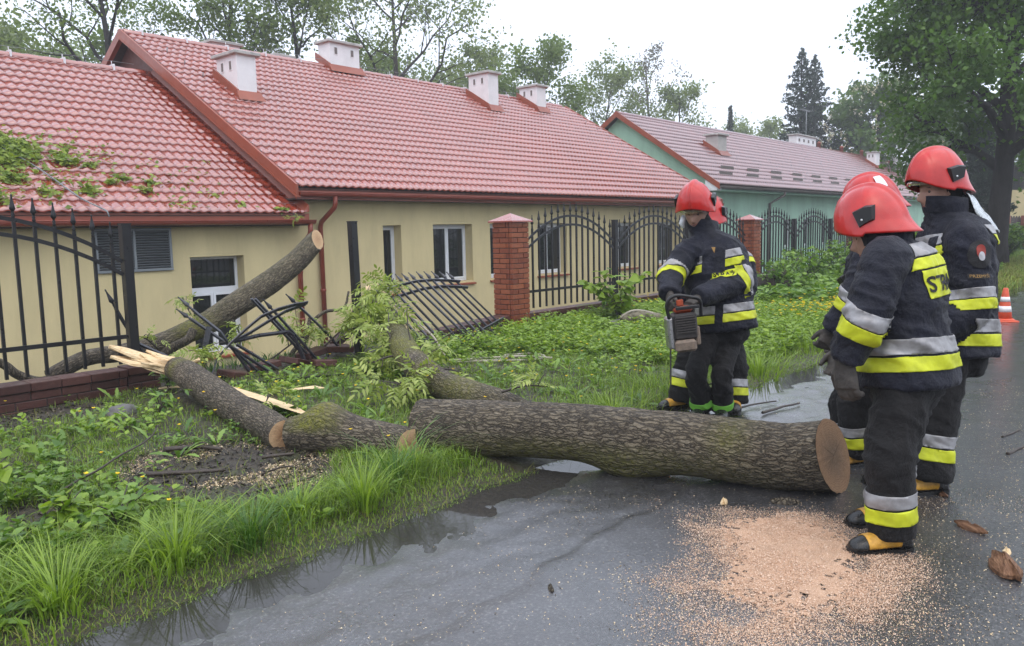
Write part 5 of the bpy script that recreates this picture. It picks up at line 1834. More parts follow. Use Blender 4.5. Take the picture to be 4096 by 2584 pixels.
LEFT = math.radians(130.8)
KB = (.05, .115, .185)
std_hem = [(.035, .095, 'lime'), (.105, .165, 'silver')]

# --- F1, nearest, back and left side to us
r1 = firefighter('F1', 'firefighter nearest the camera in left profile with lettering on his back', LEFT - math.radians(41), LEFT - math.radians(44), math.radians(20),
                 dict(hem=[(.055, .12, 'lime'), (.13, .20, 'silver')], armL=('e', 'w', [(-.035, .03, 'silver'), (.035, .10, 'lime')]), armR=('e', 'w', [(-.03, .03, 'silver'), (.035, .09, 'lime')]),
                      back=[(.235, .285, 'lime', .185), (.292, .352, 'silver', .185)], shin=(.015, .085, .150), ground=-.004))
root, J, jm, bvh, fw, lt, axh, axl, tm, Mx = r1
pb = J['waist'] + axh * .165
cut_region(jm, [(pb - axh * .065, axh), (pb + axh * .062, -axh), (pb + lt * .145, -lt), (pb - lt * .145, lt)], lambda c, n: (c - pb).dot(-fw) > .05, .0045, 'back_patch', M['lime'], root, 'lime back patch with black letters')
text_on(bvh, 'STRAŻ', .098, pb - fw * .04 - axh * .002, -lt, axh, M['ink'], root, 'lettering', .0105, .002)
g1 = glove(root, J['wL'] + (J['wL'] - J['eL']).normalized() * .02, Vector((0, 0, -1)) - fw * .12, -lt - fw * .35, 1.2, .42, fw)
glove(root, J['wR'], (J['wR'] - J['eR']).normalized() + Vector((0, 0, -.8)), lt, 1.05, .5, fw)

# --- F2, tall, upright, left profile
r2 = firefighter('F2', 'tall upright firefighter in left profile with silver neck curtain and sleeve badge', LEFT + math.radians(4), LEFT + math.radians(6), math.radians(10),
                 dict(hem=[(.04, .105, 'lime'), (.115, .185, 'silver')], armL=('s', 'e', [(.27, .325, 'silver'), (.33, .385, 'lime')]), back=[(.27, .32, 'lime', .17), (.325, .375, 'silver', .17)],
                      front=[(.24, .29, 'lime', -.18, .18), (.297, .355, 'silver', -.18, .18)], shin=(.045, .115, .185), ground=-.004), curtain=True)
root, J, jm, bvh, fw, lt, axh, axl, tm, Mx = r2
side = Vector((-.757, -.653, 0))                    # the sleeve's outer side
bo = J['sL'] * .78 + J['eL'] * .22
rt = side.cross(Vector((0, 0, 1))) * -1
rt = Vector((0, 0, 1)).cross(side)
def disc_patch(c, a, b, mat, name, off, e=2.0, n=24):
    mm = MB()
    vs = []
    for f in (0, .35, .7, 1):
        for k in range(n):
            th = 2 * PI * k / n
            w = c + rt * (a * f * math.cos(th)) + Vector((0, 0, 1)) * (b * f * math.sin(th) * (1.0 if math.sin(th) > 0 else 1.15))
            hit = bvh.ray_cast(w + side * .4, -side)
            vs.append((hit[0] if hit[0] else w) + side * off)
    fs = [(r * n + k, r * n + (k + 1) % n, (r + 1) * n + (k + 1) % n, (r + 1) * n + k) for r in range(3) for k in range(n)]
    mm.add(vs, fs, True)
    return mm.build(name, mat, root)
disc_patch(bo, .062, .068, M['patch'], 'sleeve_badge', .006)
disc_patch(bo + Vector((0, 0, .012)) , .026, .034, M['redthread'], 'badge_emblem', .0085)
disc_patch(bo - Vector((0, 0, .012)), .017, .022, M['whitethread'], 'badge_shield', .0105)
nm = bo - Vector((0, 0, .118))
mm = MB()
grid = []
for i in range(9):
    for j in range(3):
        w = nm + rt * (-.055 + .11 * i / 8) + Vector((0, 0, (j - 1) * .013))
        hit = bvh.ray_cast(w + side * .4, -side); grid.append((hit[0] if hit[0] else w) + side * .006)
mm.add(grid, [(i * 3 + j, (i + 1) * 3 + j, (i + 1) * 3 + j + 1, i * 3 + j + 1) for i in range(8) for j in range(2)], True)
mm.build('name_strip', M['patch'], root)
text_on(bvh, 'PRZEMYŚL', .021, nm, rt, (0, 0, 1), M['gold'], root, 'lettering', .0095)
glove(root, J['wL'], (J['wL'] - J['eL']).normalized(), -lt, 1.05, .4, (0, 0, 1))
glove(root, J['wR'], (J['wR'] - J['eR']).normalized(), lt, 1.05, .4, (0, 0, 1))

# --- F4, half hidden behind F1
r4 = firefighter('F4', 'firefighter half hidden behind the nearest one, helmet with white patch', LEFT + math.radians(2), LEFT - math.radians(30), math.radians(22),
                 dict(hem=std_hem, armL=('e', 'w', [(-.03, .03, 'silver'), (.035, .09, 'lime')]), shin=(.02, .09, .15), ground=-.004))
root, J, jm, bvh, fw, lt, axh, axl, tm, Mx = r4
Hx = Mx @ Matrix.Translation((.0, 0, .046)) @ Matrix.Rotation(math.radians(-9), 4, 'Y')
for dz, mt, nm_ in ((.0, 'whitethread', 'white_patch'),):
    mm = MB(); vs = []
    for i in range(8):
        for j in range(6):
            a = 1.95 + .42 * i / 7; el = .42 + .55 * j / 5
            vs.append(Hx @ Vector((.1635 * math.cos(a) * math.cos(el) ** .84, .1425 * math.sin(a) * math.cos(el) ** .84, .180 * math.sin(el))))
    mm.add(vs, [(i * 6 + j, (i + 1) * 6 + j, (i + 1) * 6 + j + 1, i * 6 + j + 1) for i in range(7) for j in range(5)], True)
    o_ = mm.build(nm_, M['white'], root)
mm = MB(); mm.tube([Hx @ Vector((.165, -.06, .0)), Hx @ Vector((.182, -.02, .05)), Hx @ Vector((.182, .02, .05)), Hx @ Vector((.165, .06, .0))], [.02, .024, .024, .02], 10)
mm.build('helmet_lamp', M['blackpl'], root)
fl = MB(); c0 = J['waist'] + fw * .2 + Vector((0, 0, .12))
fl.bbox(-.02, .02, -.045, .045, -.05, .05, .006); fo = fl.build('chest_radio', M['blackpl'], root); fo.matrix_world = frame(LEFT, .5, .3, c0)
glove(root, J['wL'], Vector((fw.x * .5, fw.y * .5, -.8)), -lt, 1.05, .7, fw)
glove(root, J['wR'], Vector((fw.x * .5, fw.y * .5, -.8)), lt, 1.05, .7, fw)

# --- F3 with the chainsaw, turned towards us
CAMD = math.atan2(-.653, -.757)                      # heading towards the camera
h3 = CAMD - math.radians(24)
r3 = firefighter('F3', 'firefighter carrying a chainsaw, face turned down to the left', h3, h3 - math.radians(2), math.radians(26),
                 dict(hem=[(.045, .105, 'lime'), (.113, .175, 'silver')], armL=('e', 'w', [(-.075, -.02, 'silver'), (-.015, .045, 'lime')]), armR=('e', 'w', [(-.05, .0, 'silver'), (.005, .05, 'lime')]),
                      front=[(.18, .235, 'lime', .025, .19), (.243, .30, 'silver', .025, .19), (.18, .235, 'lime', -.19, -.10), (.243, .30, 'silver', -.19, -.10)], ground=.005), knee_bands=False, hem_r=(.25, .20), visor=True, boots=False, leg_r=.78)
root, J, jm, bvh, fw, lt, axh, axl, tm, Mx = r3
pb = J['waist'] + axh * .150 + lt * .10
cut_region(jm, [(pb - axh * .027, axh), (pb + axh * .027, -axh), (pb + lt * .085, -lt), (pb - lt * .085, lt)], lambda c, n: (c - pb).dot(fw) > .05 and (c - pb).dot(fw) < .24, .0045, 'chest_patch', M['lime'], root, 'lime chest patch with black letters')
text_on(bvh, 'STRAŻ', .054, pb + fw * .04, lt, axh, M['ink'], root, 'lettering', .010, .0016)
tp_ = J['waist'] + axh * .35 + lt * .07 + fw * .15
mm = MB(); vs = []
for dx, dz in ((-.016, .02), (.016, .02), (0, -.025)):
    w = tp_ + lt * dx + axh * dz
    hit = bvh.ray_cast(w - fw * .1, fw); vs.append((hit[0] if hit[0] else w) + fw * .007)
mm.add(vs, [(0, 1, 2)]); mm.build('rank_badge', M['gold'], root)
for s in 'LR':                                        # laced boots under saw trousers with a green hem strip
    a_, k_ = J['a' + s], J['k' + s]
    u_ = (k_ - a_).normalized()
    cut_region(tm, [(a_ + u_ * .035, u_), (a_ + u_ * .085, -u_)], (lambda c, n: seg_dist(c, a_, k_) < .14 and seg_dist(c, a_, k_) < seg_dist(c, J['a' + ('R' if s == 'L' else 'L')], J['k' + ('R' if s == 'L' else 'L')])), .004, 'green_band', M['green_strip'], root)
    bt = boot(root, (a_.x, a_.y, .0), J['t' + s], tall=.22, name='laced_boot')
    for ch in list(bt.children):
        if ch.name.startswith('yellow_panel'): bpy.data.objects.remove(ch)
glove(root, J['wL'] - (J['wL'] - J['eL']).normalized() * .01, (J['wL'] - J['eL']).normalized() + Vector((0, 0, -.25)), Vector((0, 0, -1)), 1.05, .75, -lt)
glove(root, J['wR'], (J['wR'] - J['eR']).normalized() + Vector((0, 0, -.5)), Vector((.2, -.5, -.4)), 1.05, .8, (0, 0, 1))
st = MB().tube([Mx @ Vector((.03, -.085, -.03)), Mx @ Vector((.05, -.105, -.085)), Mx @ Vector((.06, -.095, -.12))], [.02, .024, .012], 8).build('hanging_strap', M['white'], root)

# --- F5 behind F3
r5 = firefighter('F5', 'firefighter standing hidden behind the chainsaw carrier, yellow toed boots wide apart', CAMD - math.radians(20), CAMD + math.radians(150), math.radians(8),
                 dict(hem=std_hem, armL=('s', 'e', [(-.06, -.0, 'silver'), (.005, .05, 'lime')]), shin=(.085, .15, .215), ground=.012), hem_r=(.23, .18))
root5 = r5[0]; J5 = r5[1]
glove(root5, J5['wL'], (0, 0, -1), (.6, .5, 0), 1.0, .4, r5[4])
glove(root5, J5['wR'], (0, 0, -1), (.6, .5, 0), 1.0, .4, r5[4])

# ---------------------------------------------------------------- chainsaw
M['saw_orange'] = simple('orange_saw_housing', (0.32, 0.05, 0.014), 0.45, 0.35, 20)
M['saw_grey'] = simple('oily_saw_casing', (0.035, 0.030, 0.028), 0.5, 0.4, 25, 0.4, 80)
M['saw_beige'] = simple('dusty_pale_housing', (0.19, 0.145, 0.11), 0.65, 0.35, 18, 0.4, 80)
M['steel'] = simple('bright_bar_steel', (0.42, 0.42, 0.43), 0.32, 0.15, 20, metal=0.9)
CS = empty('chainsaw', (5.20, 2.86, .80), 0, 'chainsaw with orange grip held bar down by the firefighter', 'chainsaw')
CS.rotation_euler = (0, 0, 0)
# local: x to the picture's right, z up, y away from the camera
CS.matrix_world = Matrix.Translation((5.13, 2.83, .74)) @ Matrix.Rotation(_yaw - PI / 2, 4, 'Z') @ Matrix.Rotation(-.10, 4, 'Y')
MB().bbox(-.045, .12, -.08, .08, -.07, .12, .015).build('engine_casing', M['saw_grey'], CS)
fins = MB()
for k in range(7):
    f_ = MB().bbox(-.035, .105, -.093, -.078, -.02 + .018 * k, -.011 + .018 * k, .002); f_.build('cooling_fin', M['saw_grey'], CS)
MB().bbox(-.055, .10, -.10, .08, -.155, -.068, .018).build('base_housing', M['saw_beige'], CS)
MB().bbox(.101, .135, -.07, .07, -.12, .02, .01).build('side_cover', M['saw_beige'], CS)
MB().bbox(-.095, -.047, -.075, .06, -.13, .10, .014).build('sprocket_cover', M['steel'], CS)
MB().bbox(-.03, .10, -.05, .06, .121, .165, .015).build('top_cover', M['saw_orange'], CS)
hb = MB(); P, R = smooth_pts([(-.075, -.06, .09), (-.085, -.075, .20), (-.03, -.085, .255), (.08, -.085, .235), (.15, -.075, .20), (.155, -.05, .09)], [.013] * 6, 30)
hb.tube(P, R, 10); hb.build('front_handle', M['blackpl'], CS)
gd = MB(); gd.bbox(-.03, .14, -.10, -.085, .15, .175, .005); gd.build('hand_guard', M['blackpl'], CS)
MB().bbox(-.02, .03, -.095, -.082, .178, .225, .006).build('orange_grip', M['saw_orange'], CS)
rh = MB(); P, R = smooth_pts([(.04, .08, .10), (.06, .17, .12), (.07, .24, .08), (.06, .25, -.02), (.04, .17, -.09), (.03, .07, -.10)], [.016] * 6, 24); rh.tube(P, R, 10)
rh.build('rear_handle', M['blackpl'], CS)
bar = MB()
out = [(-.076, -.10)]
pts = [(-.105, -.08), (-.052, -.08), (-.060, -.36), (-.072, -.41), (-.088, -.425), (-.104, -.41), (-.110, -.36)]
edge_on = lambda x, z, k: (-.078 + k + (z + .08) * .09 + (x + .08) * .22, -.03 + (x + .08) * 1.0, z)
bar.rings([[edge_on(x, z, -.0025) for x, z in pts], [edge_on(x, z, .0025) for x, z in pts]], True, True, False)
bo_ = bar.build('guide_bar', M['steel'], CS)
ch = MB(); P = [edge_on(x, z, 0) for x, z in [(-.108, -.08), (-.113, -.36), (-.106, -.413), (-.088, -.43), (-.070, -.413), (-.056, -.36), (-.049, -.08)]]
ch.strip(P, .008, .008); ch.build('saw_chain', M['saw_grey'], CS)

# ---------------------------------------------------------------- traffic cone
def cone_ring(mb, r0, r1, z0, z1, n=24):
    mb.rings([[(r * math.cos(2 * PI * j / n), r * math.sin(2 * PI * j / n), z) for j in range(n)] for r, z in ((r0, z0), (r1, z1))], True, True)
M['cone_red'] = simple('orange_red_cone', (0.62, 0.085, 0.03), 0.4, 0.15, 14)
M['cone_white'] = simple('white_cone_sleeve', (0.75, 0.75, 0.76), 0.4, 0.08, 14)
cn = empty('traffic_cone', (13.55, 2.14, -.004), .5, 'red and white striped traffic cone on the wet road', 'cone')
b = MB(); b.bbox(-.15, .15, -.15, .15, 0, .03, .01); b.lathe([(.135, .03), (.125, .045), (.108, .055)], 24); b.build('base', M['cone_red'], cn)
c = MB(); prof = lambda z: .102 - (z - .055) * .155
c.lathe([(prof(z), z) for z in (.05, .2, .35, .48)] + [(.03, .495), (.02, .5)], 24); c.build('body', M['cone_red'], cn)
for a, b_ in ((.15, .235), (.30, .37)):
    MB().lathe([(prof(a) + .003, a), (prof(b_) + .003, b_)], 24).build('white_sleeve', M['cone_white'], cn)
# ---------------------------------------------------------------- grass, weeds, shrubs
def rot_z(a): return np.array([[math.cos(a), -math.sin(a), 0], [math.sin(a), math.cos(a), 0], [0, 0, 1]])


def blades(name, base, h, w, lean, mat, label, cat='grass', seg=3, seed=0, parent=None, kind='stuff', curl=1.0):
    """curved tapering grass blades standing on base points (n,3)"""
    r = np.random.default_rng(seed)
    n = len(base)
    az = r.uniform(0, 2 * PI, n)
    d = np.stack([np.cos(az), np.sin(az), np.zeros(n)], 1)
    s = np.stack([-np.sin(az + r.normal(0, .5, n)), np.cos(az), np.zeros(n)], 1)
    V = []
    L = lean * h
    for k in range(seg):
        f = k / seg
        c = base + d * (L * f ** 2)[:, None] * curl
        c = c + np.array([0, 0, 1]) * (h * (f - .25 * lean * f ** 3))[:, None]
        ww = w * (1 - f ** 1.6)
        V += [c - s * (ww / 2)[:, None], c + s * (ww / 2)[:, None]]
    tipp = base + d * L[:, None] * curl + np.array([0, 0, 1]) * (h * (1 - .35 * lean))[:, None]
    V.append(tipp)
    nv = 2 * seg + 1
    verts = np.stack(V, 1).reshape(-1, 3)
    off = (np.arange(n) * nv)[:, None]
    tris = []
    for k in range(seg - 1):
        a = 2 * k
        tris += [(a, a + 1, a + 3), (a, a + 3, a + 2)]
    tris.append((2 * seg - 2, 2 * seg - 1, 2 * seg))
    F = (off[:, None, :] + np.array(tris)[None]).reshape(-1, 3)
    me = np_mesh(name, verts, F, True)
    set_attr(me, 'rnd', np.repeat(r.uniform(0, 1, n), nv))
    o = obj_of(name, me, parent, mat)
    if kind: o['kind'] = kind
    if parent is None: tag(o, label, cat)
    return o


# leaf outlines in unit length: x along the midrib, y half width, z lift
def leaf_shape(kind):
    if kind == 'round': o = [(0, 0), (.08, .22), (.3, .42), (.55, .42), (.8, .25), (1, 0)]
    elif kind == 'heart': o = [(.04, 0), (-.06, .25), (.12, .44), (.42, .46), (.72, .26), (1, 0)]
    elif kind == 'lance': o = [(0, .02), (.2, .12), (.45, .16), (.7, .12), (.88, .05), (1, 0)]
    elif kind == 'tooth': o = [(0, .04), (.18, .22), (.25, .15), (.45, .3), (.55, .2), (.75, .22), (.8, .13), (1, 0)]
    elif kind == 'strap': o = [(0, .03), (.15, .09), (.22, .06), (.4, .13), (.47, .08), (.65, .15), (.72, .10), (.9, .08), (1, 0)]
    else: o = [(0, 0), (.3, .3), (.65, .28), (1, 0)]
    return o


def leaves(name, C, D, N, S, mat, shape='lance', seed=0, parent=None, fold=.25, droop=.2, jitter=.15):
    """leaf blades as small folded faces: C base points, D directions, N normals, S lengths"""
    r = np.random.default_rng(seed)
    n = len(C)
    D = D / (np.linalg.norm(D, axis=1, keepdims=True) + 1e-9)
    B = np.cross(N, D); B /= (np.linalg.norm(B, axis=1, keepdims=True) + 1e-9)
    N = np.cross(D, B)
    S = np.asarray(S)[:, None]
    if shape == 'simple':                             # two triangles folded along the midrib
        hw = .34
        V = np.stack([C, C + S * (D * .45 + B * hw + N * (fold * hw - droop * .2)), C + S * (D - N * droop), C + S * (D * .45 - B * hw + N * (fold * hw - droop * .2))], 1)
        F = ((np.arange(n) * 4)[:, None, None] + np.array([(0, 2, 1), (0, 3, 2)])[None]).reshape(-1, 3)
        me = np_mesh(name, V.reshape(-1, 3), F, False)
        set_attr(me, 'rnd', np.repeat(r.uniform(0, 1, n), 4))
        return obj_of(name, me, parent, mat)
    o = leaf_shape(shape)
    V = []
    m = len(o)
    for x, y in o:                                    # midrib
        V.append(C + S * (D * x - N * (droop * x * x)))
    for sg in (1, -1):
        for x, y in o:
            V.append(C + S * (D * x + B * (sg * y) + N * (fold * y - droop * x * x)))
    verts = np.stack(V, 1)
    nv = 3 * m
    F = []
    for side in (1, 2):
        for k in range(m - 1):
            a, b, c, d = k, k + 1, side * m + k + 1, side * m + k
            F.append((a, b, c, d) if side == 2 else (a, d, c, b))
    F = ((np.arange(n) * nv)[:, None, None] + np.array(F)[None]).reshape(-1, 4)
    me = np_mesh(name, verts.reshape(-1, 3), F, True)
    set_attr(me, 'rnd', np.repeat(r.uniform(0, 1, n), nv))
    return obj_of(name, me, parent, mat)


M['grass'] = leaf_mat('fresh_grass', (0.085, 0.17, 0.016), (0.30, 0.43, 0.055), .4, .32, .5)
M['grass_dark'] = leaf_mat('deep_grass', (0.03, 0.085, 0.012), (0.10, 0.21, 0.03), .3, .3, .5)
M['grass_dry'] = leaf_mat('yellow_grass', (0.10, 0.12, 0.02), (0.30, 0.30, 0.07), .3, .5, .3)
M['weed'] = leaf_mat('weed_leaf', (0.07, 0.155, 0.022), (0.24, 0.38, 0.06), .35, .36, .5)
M['weed_light'] = leaf_mat('young_weed_leaf', (0.13, 0.23, 0.022), (0.31, 0.44, 0.055), .35, .38, .45)
M['linden_leaf'] = leaf_mat('young_linden_leaf', (0.14, 0.24, 0.02), (0.30, 0.42, 0.05), .4, .38, .4)
M['ash_leaf'] = leaf_mat('young_ash_leaf', (0.20, 0.28, 0.045), (0.44, 0.50, 0.15), .35, .4, .4)
M['buttercup'] = leaf_mat('buttercup_petal', (0.78, 0.52, 0.01), (0.85, 0.66, 0.02), .2, .4, .4)
M['stem'] = simple('green_stem', (0.09, 0.15, 0.03), 0.6, 0.2, 20)
M['twig'] = simple('wet_twig', (0.045, 0.033, 0.025), 0.5, 0.3, 30, 0.4, 120)


def dirt(u, v):
    """1 on the bare trodden soil"""
    P = xyz(u, v)
    n = fbm(P * 2.3 + 11, 3)
    a = np.exp(-(((u - 2.48) / .60) ** 2 + ((v - 4.50) / .80) ** 2) ** 1.5) * 1.3
    b = np.exp(-(((u - 2.3) / .75) ** 2 + ((v - 7.25) / .42) ** 2)) * .95
    c = np.exp(-(((u - 1.45) / .22) ** 2 + ((v - 4.6) / .3) ** 2)) * .7
    e = np.exp(-(((u - 5.6) / .7) ** 2 + ((v - 5.9) / .6) ** 2)) * .55
    f = np.exp(-(((u - 4.6) / 1.3) ** 2 + ((v - 7.5) / .6) ** 2)) * .6
    return np.clip(a + b + c + e + f + n * .28, 0, 1)


SOLIDS = [  # trunk footprints kept clear: (x0,y0,x1,y1,radius)
    (3.6, 3.93, 4.4, 1.46, .17), (3.1, 4.7, 3.44, 3.78, .1), (3.07, 4.75, 3.5, 7.12, .10), (5.2, 5.9, 4.62, 4.05, .1)]


def clear(u, v):
    k = np.ones(len(u), bool)
    for x0, y0, x1, y1, r in SOLIDS:
        dx, dy = x1 - x0, y1 - y0
        t_ = np.clip(((u - x0) * dx + (v - y0) * dy) / (dx * dx + dy * dy), 0, 1)
        k &= (u - x0 - t_ * dx) ** 2 + (v - y0 - t_ * dy) ** 2 > r * r
    return k


def scatter(n, u0, u1, v0, v1, dens, seed, edge=.03):
    r = np.random.default_rng(seed)
    u = r.uniform(u0, u1, n); v = r.uniform(v0, v1, n)
    k = (r.uniform(0, 1, n) < dens(u, v)) & (v > edge_at(u) + edge) & clear(u, v) & ((v < 7.58) | (v > 7.93))
    u, v = u[k], v[k]
    return np.stack([u, v, ground_z(u, v) - .004], 1), r


def near_w(u, v):                                     # thin out with distance from the camera
    d = np.hypot(u, v)
    return np.clip(3.6 / np.maximum(d, .1), .1, 1) ** 1.3


# short lawn-like grass over the whole verge
B, r = scatter(340000, .2, 12, 3.0, 7.6, lambda u, v: near_w(u, v) * (1 - .97 * smooth(.42, .6, dirt(u, v))) * (.35 + .65 * smooth(-.25, .25, fbm(xyz(u * 1.4, v * 1.4) + 3, 3)) + .5 * np.exp(-((v - 3.2) / .35) ** 2)), 1)
blades('verge_grass', B, r.uniform(.03, .085, len(B)) * (1 + .5 * np.exp(-((B[:, 1] - 3.5) / .4) ** 2)) * (.3 + .7 * smooth(3.12, 3.6, B[:, 1])), r.uniform(.0025, .0045, len(B)) * (1 + np.hypot(B[:, 0], B[:, 1]) / 12), r.uniform(.3, 1.1, len(B)), M['grass'], 'short bright grass covering the verge', seg=2, seed=2)
# far verge
B, r = scatter(56000, 12, 44, 3.0, 7.6, lambda u, v: .35 + .65 * smooth(-.3, .3, fbm(xyz(u * .8, v * .8), 3)), 3)
blades('far_verge_grass', B, r.uniform(.08, .22, len(B)), r.uniform(.016, .03, len(B)), r.uniform(.3, 1.0, len(B)), M['grass'], 'grass of the verge further along the road', seg=2, seed=4)
B, r = scatter(26000, 15, 44, 3.0, 5.2, lambda u, v: .8 + 0 * u, 5)
blades('dry_verge_grass', B, r.uniform(.10, .26, len(B)), r.uniform(.012, .022, len(B)), r.uniform(.3, 1.0, len(B)), M['grass_dry'], 'yellowish grass bank along the far road edge', seg=2, seed=6)
B, r = scatter(30000, .2, 10, 3.0, 7.6, lambda u, v: near_w(u, v) * .5, 11)
blades('dead_grass', B, r.uniform(.04, .12, len(B)), r.uniform(.003, .005, len(B)), r.uniform(.6, 1.6, len(B)), M['grass_dry'], 'thin dry blades lying among the verge grass', seed=12)
# rear garden grass behind the fence
B, r = scatter(30000, 0, 26, 7.95, 9.5, lambda u, v: .5 + 0 * u, 7)
blades('garden_grass', B, r.uniform(.06, .16, len(B)), r.uniform(.008, .014, len(B)), r.uniform(.3, 1.0, len(B)), M['grass_dark'], 'dark garden grass behind the fence plinth', seg=2, seed=8)
# longer mid-height grass near the road edge
B, r = scatter(90000, .2, 8.5, 3.0, 5.2, lambda u, v: near_w(u, v) * np.clip(np.exp(-((v - 3.6) / .35) ** 2) + .25, 0, 1) * smooth(3.25, 3.5, v) * (1 - smooth(.3, .5, dirt(u, v))) * smooth(-.1, .35, fbm(xyz(u * 1.9, v * 1.9) + 9, 3) + .25), 9, .06)
blades('long_grass', B, r.uniform(.07, .16, len(B)), r.uniform(.004, .007, len(B)), r.uniform(.35, 1.2, len(B)), M['grass'], 'longer arching grass along the road edge', seed=10, seg=3)


def tuft(u, v, n, h, spread, label, seed, mat='grass', w=.007):
    r = np.random.default_rng(seed)
    a = r.uniform(0, 2 * PI, n); q = np.abs(r.normal(0, spread, n))
    x, y = u + q * np.cos(a), v + q * np.sin(a)
    y = np.maximum(y, edge_at(x) + .02)
    B = np.stack([x, y, ground_z(x, y) - .005], 1)
    o = blades('grass_tuft', B, r.uniform(.3, 1.0, n) * h, r.uniform(.5, 1.5, n) * w, r.uniform(.2, 1.5, n), M[mat], label, 'grass tuft', seg=5, seed=seed, kind='stuff')
    return o


tuft(1.62, 3.42, 240, .36, .13, 'wide arching grass tuft at the lower left road edge', 21)
tuft(1.95, 3.36, 260, .30, .09, 'upright grass tuft left of the middle, below the sawdust patch', 22, 'grass_dark', .006)
tuft(2.62, 3.34, 190, .38, .07, 'tall dense grass tuft in front of the stubbed log', 23)
tuft(3.16, 3.52, 130, .30, .09, 'grass tuft beside the left end of the largest log', 24)
tuft(1.12, 3.4, 240, .30, .16, 'grass tuft in the bottom left corner by the road', 25)
tuft(.95, 3.8, 180, .24, .18, 'grass tuft at the left picture edge above the corner', 26)
tuft(2.95, 3.46, 60, .48, .06, 'sparse tall seeding grass between the two short logs', 27, 'grass_dark', .006)
tuft(2.30, 3.46, 160, .24, .14, 'low grass tuft between the two road edge tufts', 28)
tuft(5.05, 3.35, 260, .30, .2, 'grass tuft behind the middle of the largest log', 29)
tuft(7.6, 3.3, 320, .30, .3, 'grass tuft at the puddle right of the chainsaw carrier', 30)
tuft(9.4, 3.35, 320, .32, .4, 'long grass by the road beyond the chainsaw carrier', 31)

# ---- ground weeds: rosettes of leaves
def rosettes(name, B, nl, size, mat, shape, label, seed, lift=(.15, .9), stem=.3, cat='weeds'):
    r = np.random.default_rng(seed)
    n = len(B)
    C, D, S = [], [], []
    k = r.integers(nl[0], nl[1] + 1, n)
    idx = np.repeat(np.arange(n), k)
    m = len(idx)
    az = r.uniform(0, 2 * PI, m)
    el = r.uniform(lift[0], lift[1], m)
    d = np.stack([np.cos(az) * np.cos(el), np.sin(az) * np.cos(el), np.sin(el)], 1)
    s = r.uniform(size[0], size[1], m) * np.repeat(r.uniform(.7, 1.25, n), k)
    hgt = r.uniform(0, stem, m) * np.repeat(r.uniform(.3, 1, n), k)
    c = B[idx] + np.stack([np.cos(az) * .25, np.sin(az) * .25, np.zeros(m)], 1) * s[:, None] + np.array([0, 0, 1]) * (hgt + .01)[:, None]
    N = np.stack([-np.cos(az) * np.sin(el), -np.sin(az) * np.sin(el), np.cos(el)], 1) + r.normal(0, .25, (m, 3))
    o = leaves(name, c, d, N, s, mat, shape, seed, None, .25, r.uniform(.1, .5))
    o['kind'] = 'stuff'
    return tag(o, label, cat)


dm = lambda u, v: (1 - .93 * smooth(.35, .62, dirt(u, v)))
B, r = scatter(9000, .2, 12, 3.3, 7.6, lambda u, v: near_w(u, v) * dm(u, v) * (.2 + .8 * smooth(3.5, 4.3, v)) * smooth(-.15, .3, fbm(xyz(u * 1.2, v * 1.2) + 21, 3)), 41)
rosettes('creeping_weeds', B, (5, 9), (.02, .04), M['weed'], 'simple', 'low round leaved weeds among the verge grass', 42, (.05, .8), .09)
B, r = scatter(6200, .2, 12, 3.3, 7.55, lambda u, v: near_w(u, v) * dm(u, v) * (.25 + .75 * smooth(3.5, 4.3, v)) * smooth(-.1, .35, fbm(xyz(u * 1.1, v * 1.1) + 33, 3) + .1), 43)
rosettes('leafy_weeds', B, (6, 10), (.03, .06), M['weed_light'], 'ovate', 'bright toothed weeds spread over the verge', 44, (.1, .8), .09)
B, r = scatter(1000, .2, 11, 3.4, 7.5, lambda u, v: near_w(u, v) * dm(u, v) * .9, 45)
rosettes('dandelion_leaves', B, (5, 9), (.07, .15), M['weed'], 'strap', 'dandelion rosettes dotted over the verge', 46, (.25, 1.1), .02)
# dense ground elder on the right of the fallen panel
B, r = scatter(15000, 6.2, 13.5, 3.5, 7.5, lambda u, v: .75 * smooth(-.3, .2, fbm(xyz(u * .9, v * .9) + 5, 3) + .08 * (u - 8)) , 47)
rosettes('ground_elder', B, (6, 11), (.035, .075), M['weed_light'], 'simple', 'thick ground elder in front of the brick pillars', 48, (.0, .7), .22)
B, r = scatter(5500, 13.5, 26, 4.2, 7.5, lambda u, v: .8 + 0 * u, 49)
rosettes('far_weeds', B, (6, 10), (.08, .16), M['weed'], 'simple', 'leafy weeds along the far fence', 50, (.0, .8), .35)
# left foreground leafy patch
B, r = scatter(260, .6, 1.9, 3.9, 5.6, lambda u, v: .7 * dm(u, v), 51)
rosettes('broad_weeds', B, (5, 9), (.03, .055), M['weed'], 'heart', 'broad leaved weeds at the left picture edge', 52, (.1, 1.0), .14)

# ---- buttercups
def flowers(name, B, hh, size, seed, label):
    r = np.random.default_rng(seed)
    n = len(B)
    top = B + np.array([0, 0, 1]) * r.uniform(hh[0], hh[1], n)[:, None] + r.normal(0, .02, (n, 3)) * np.array([1, 1, 0])
    idx = np.repeat(np.arange(n), 5)
    az = np.tile(np.arange(5) * 2 * PI / 5, n) + np.repeat(r.uniform(0, 6, n), 5)
    d = np.stack([np.cos(az) * .8, np.sin(az) * .8, np.full(len(az), .6)], 1)
    N = np.stack([-np.cos(az) * .6, -np.sin(az) * .6, np.full(len(az), .8)], 1)
    o = leaves(name, top[idx], d, N, np.full(len(idx), size) * r.uniform(.8, 1.2, len(idx)), M['buttercup'], 'round', seed, None, .1, .1)
    o['kind'] = 'stuff'
    tag(o, label, 'flowers')
    st = blades('flower_stalks', B, top[:, 2] - B[:, 2], np.full(n, .004), np.full(n, .05), M['grass_dark'], 'thin stalks of the ' + label, 'flowers', seg=2, seed=seed)
    return o


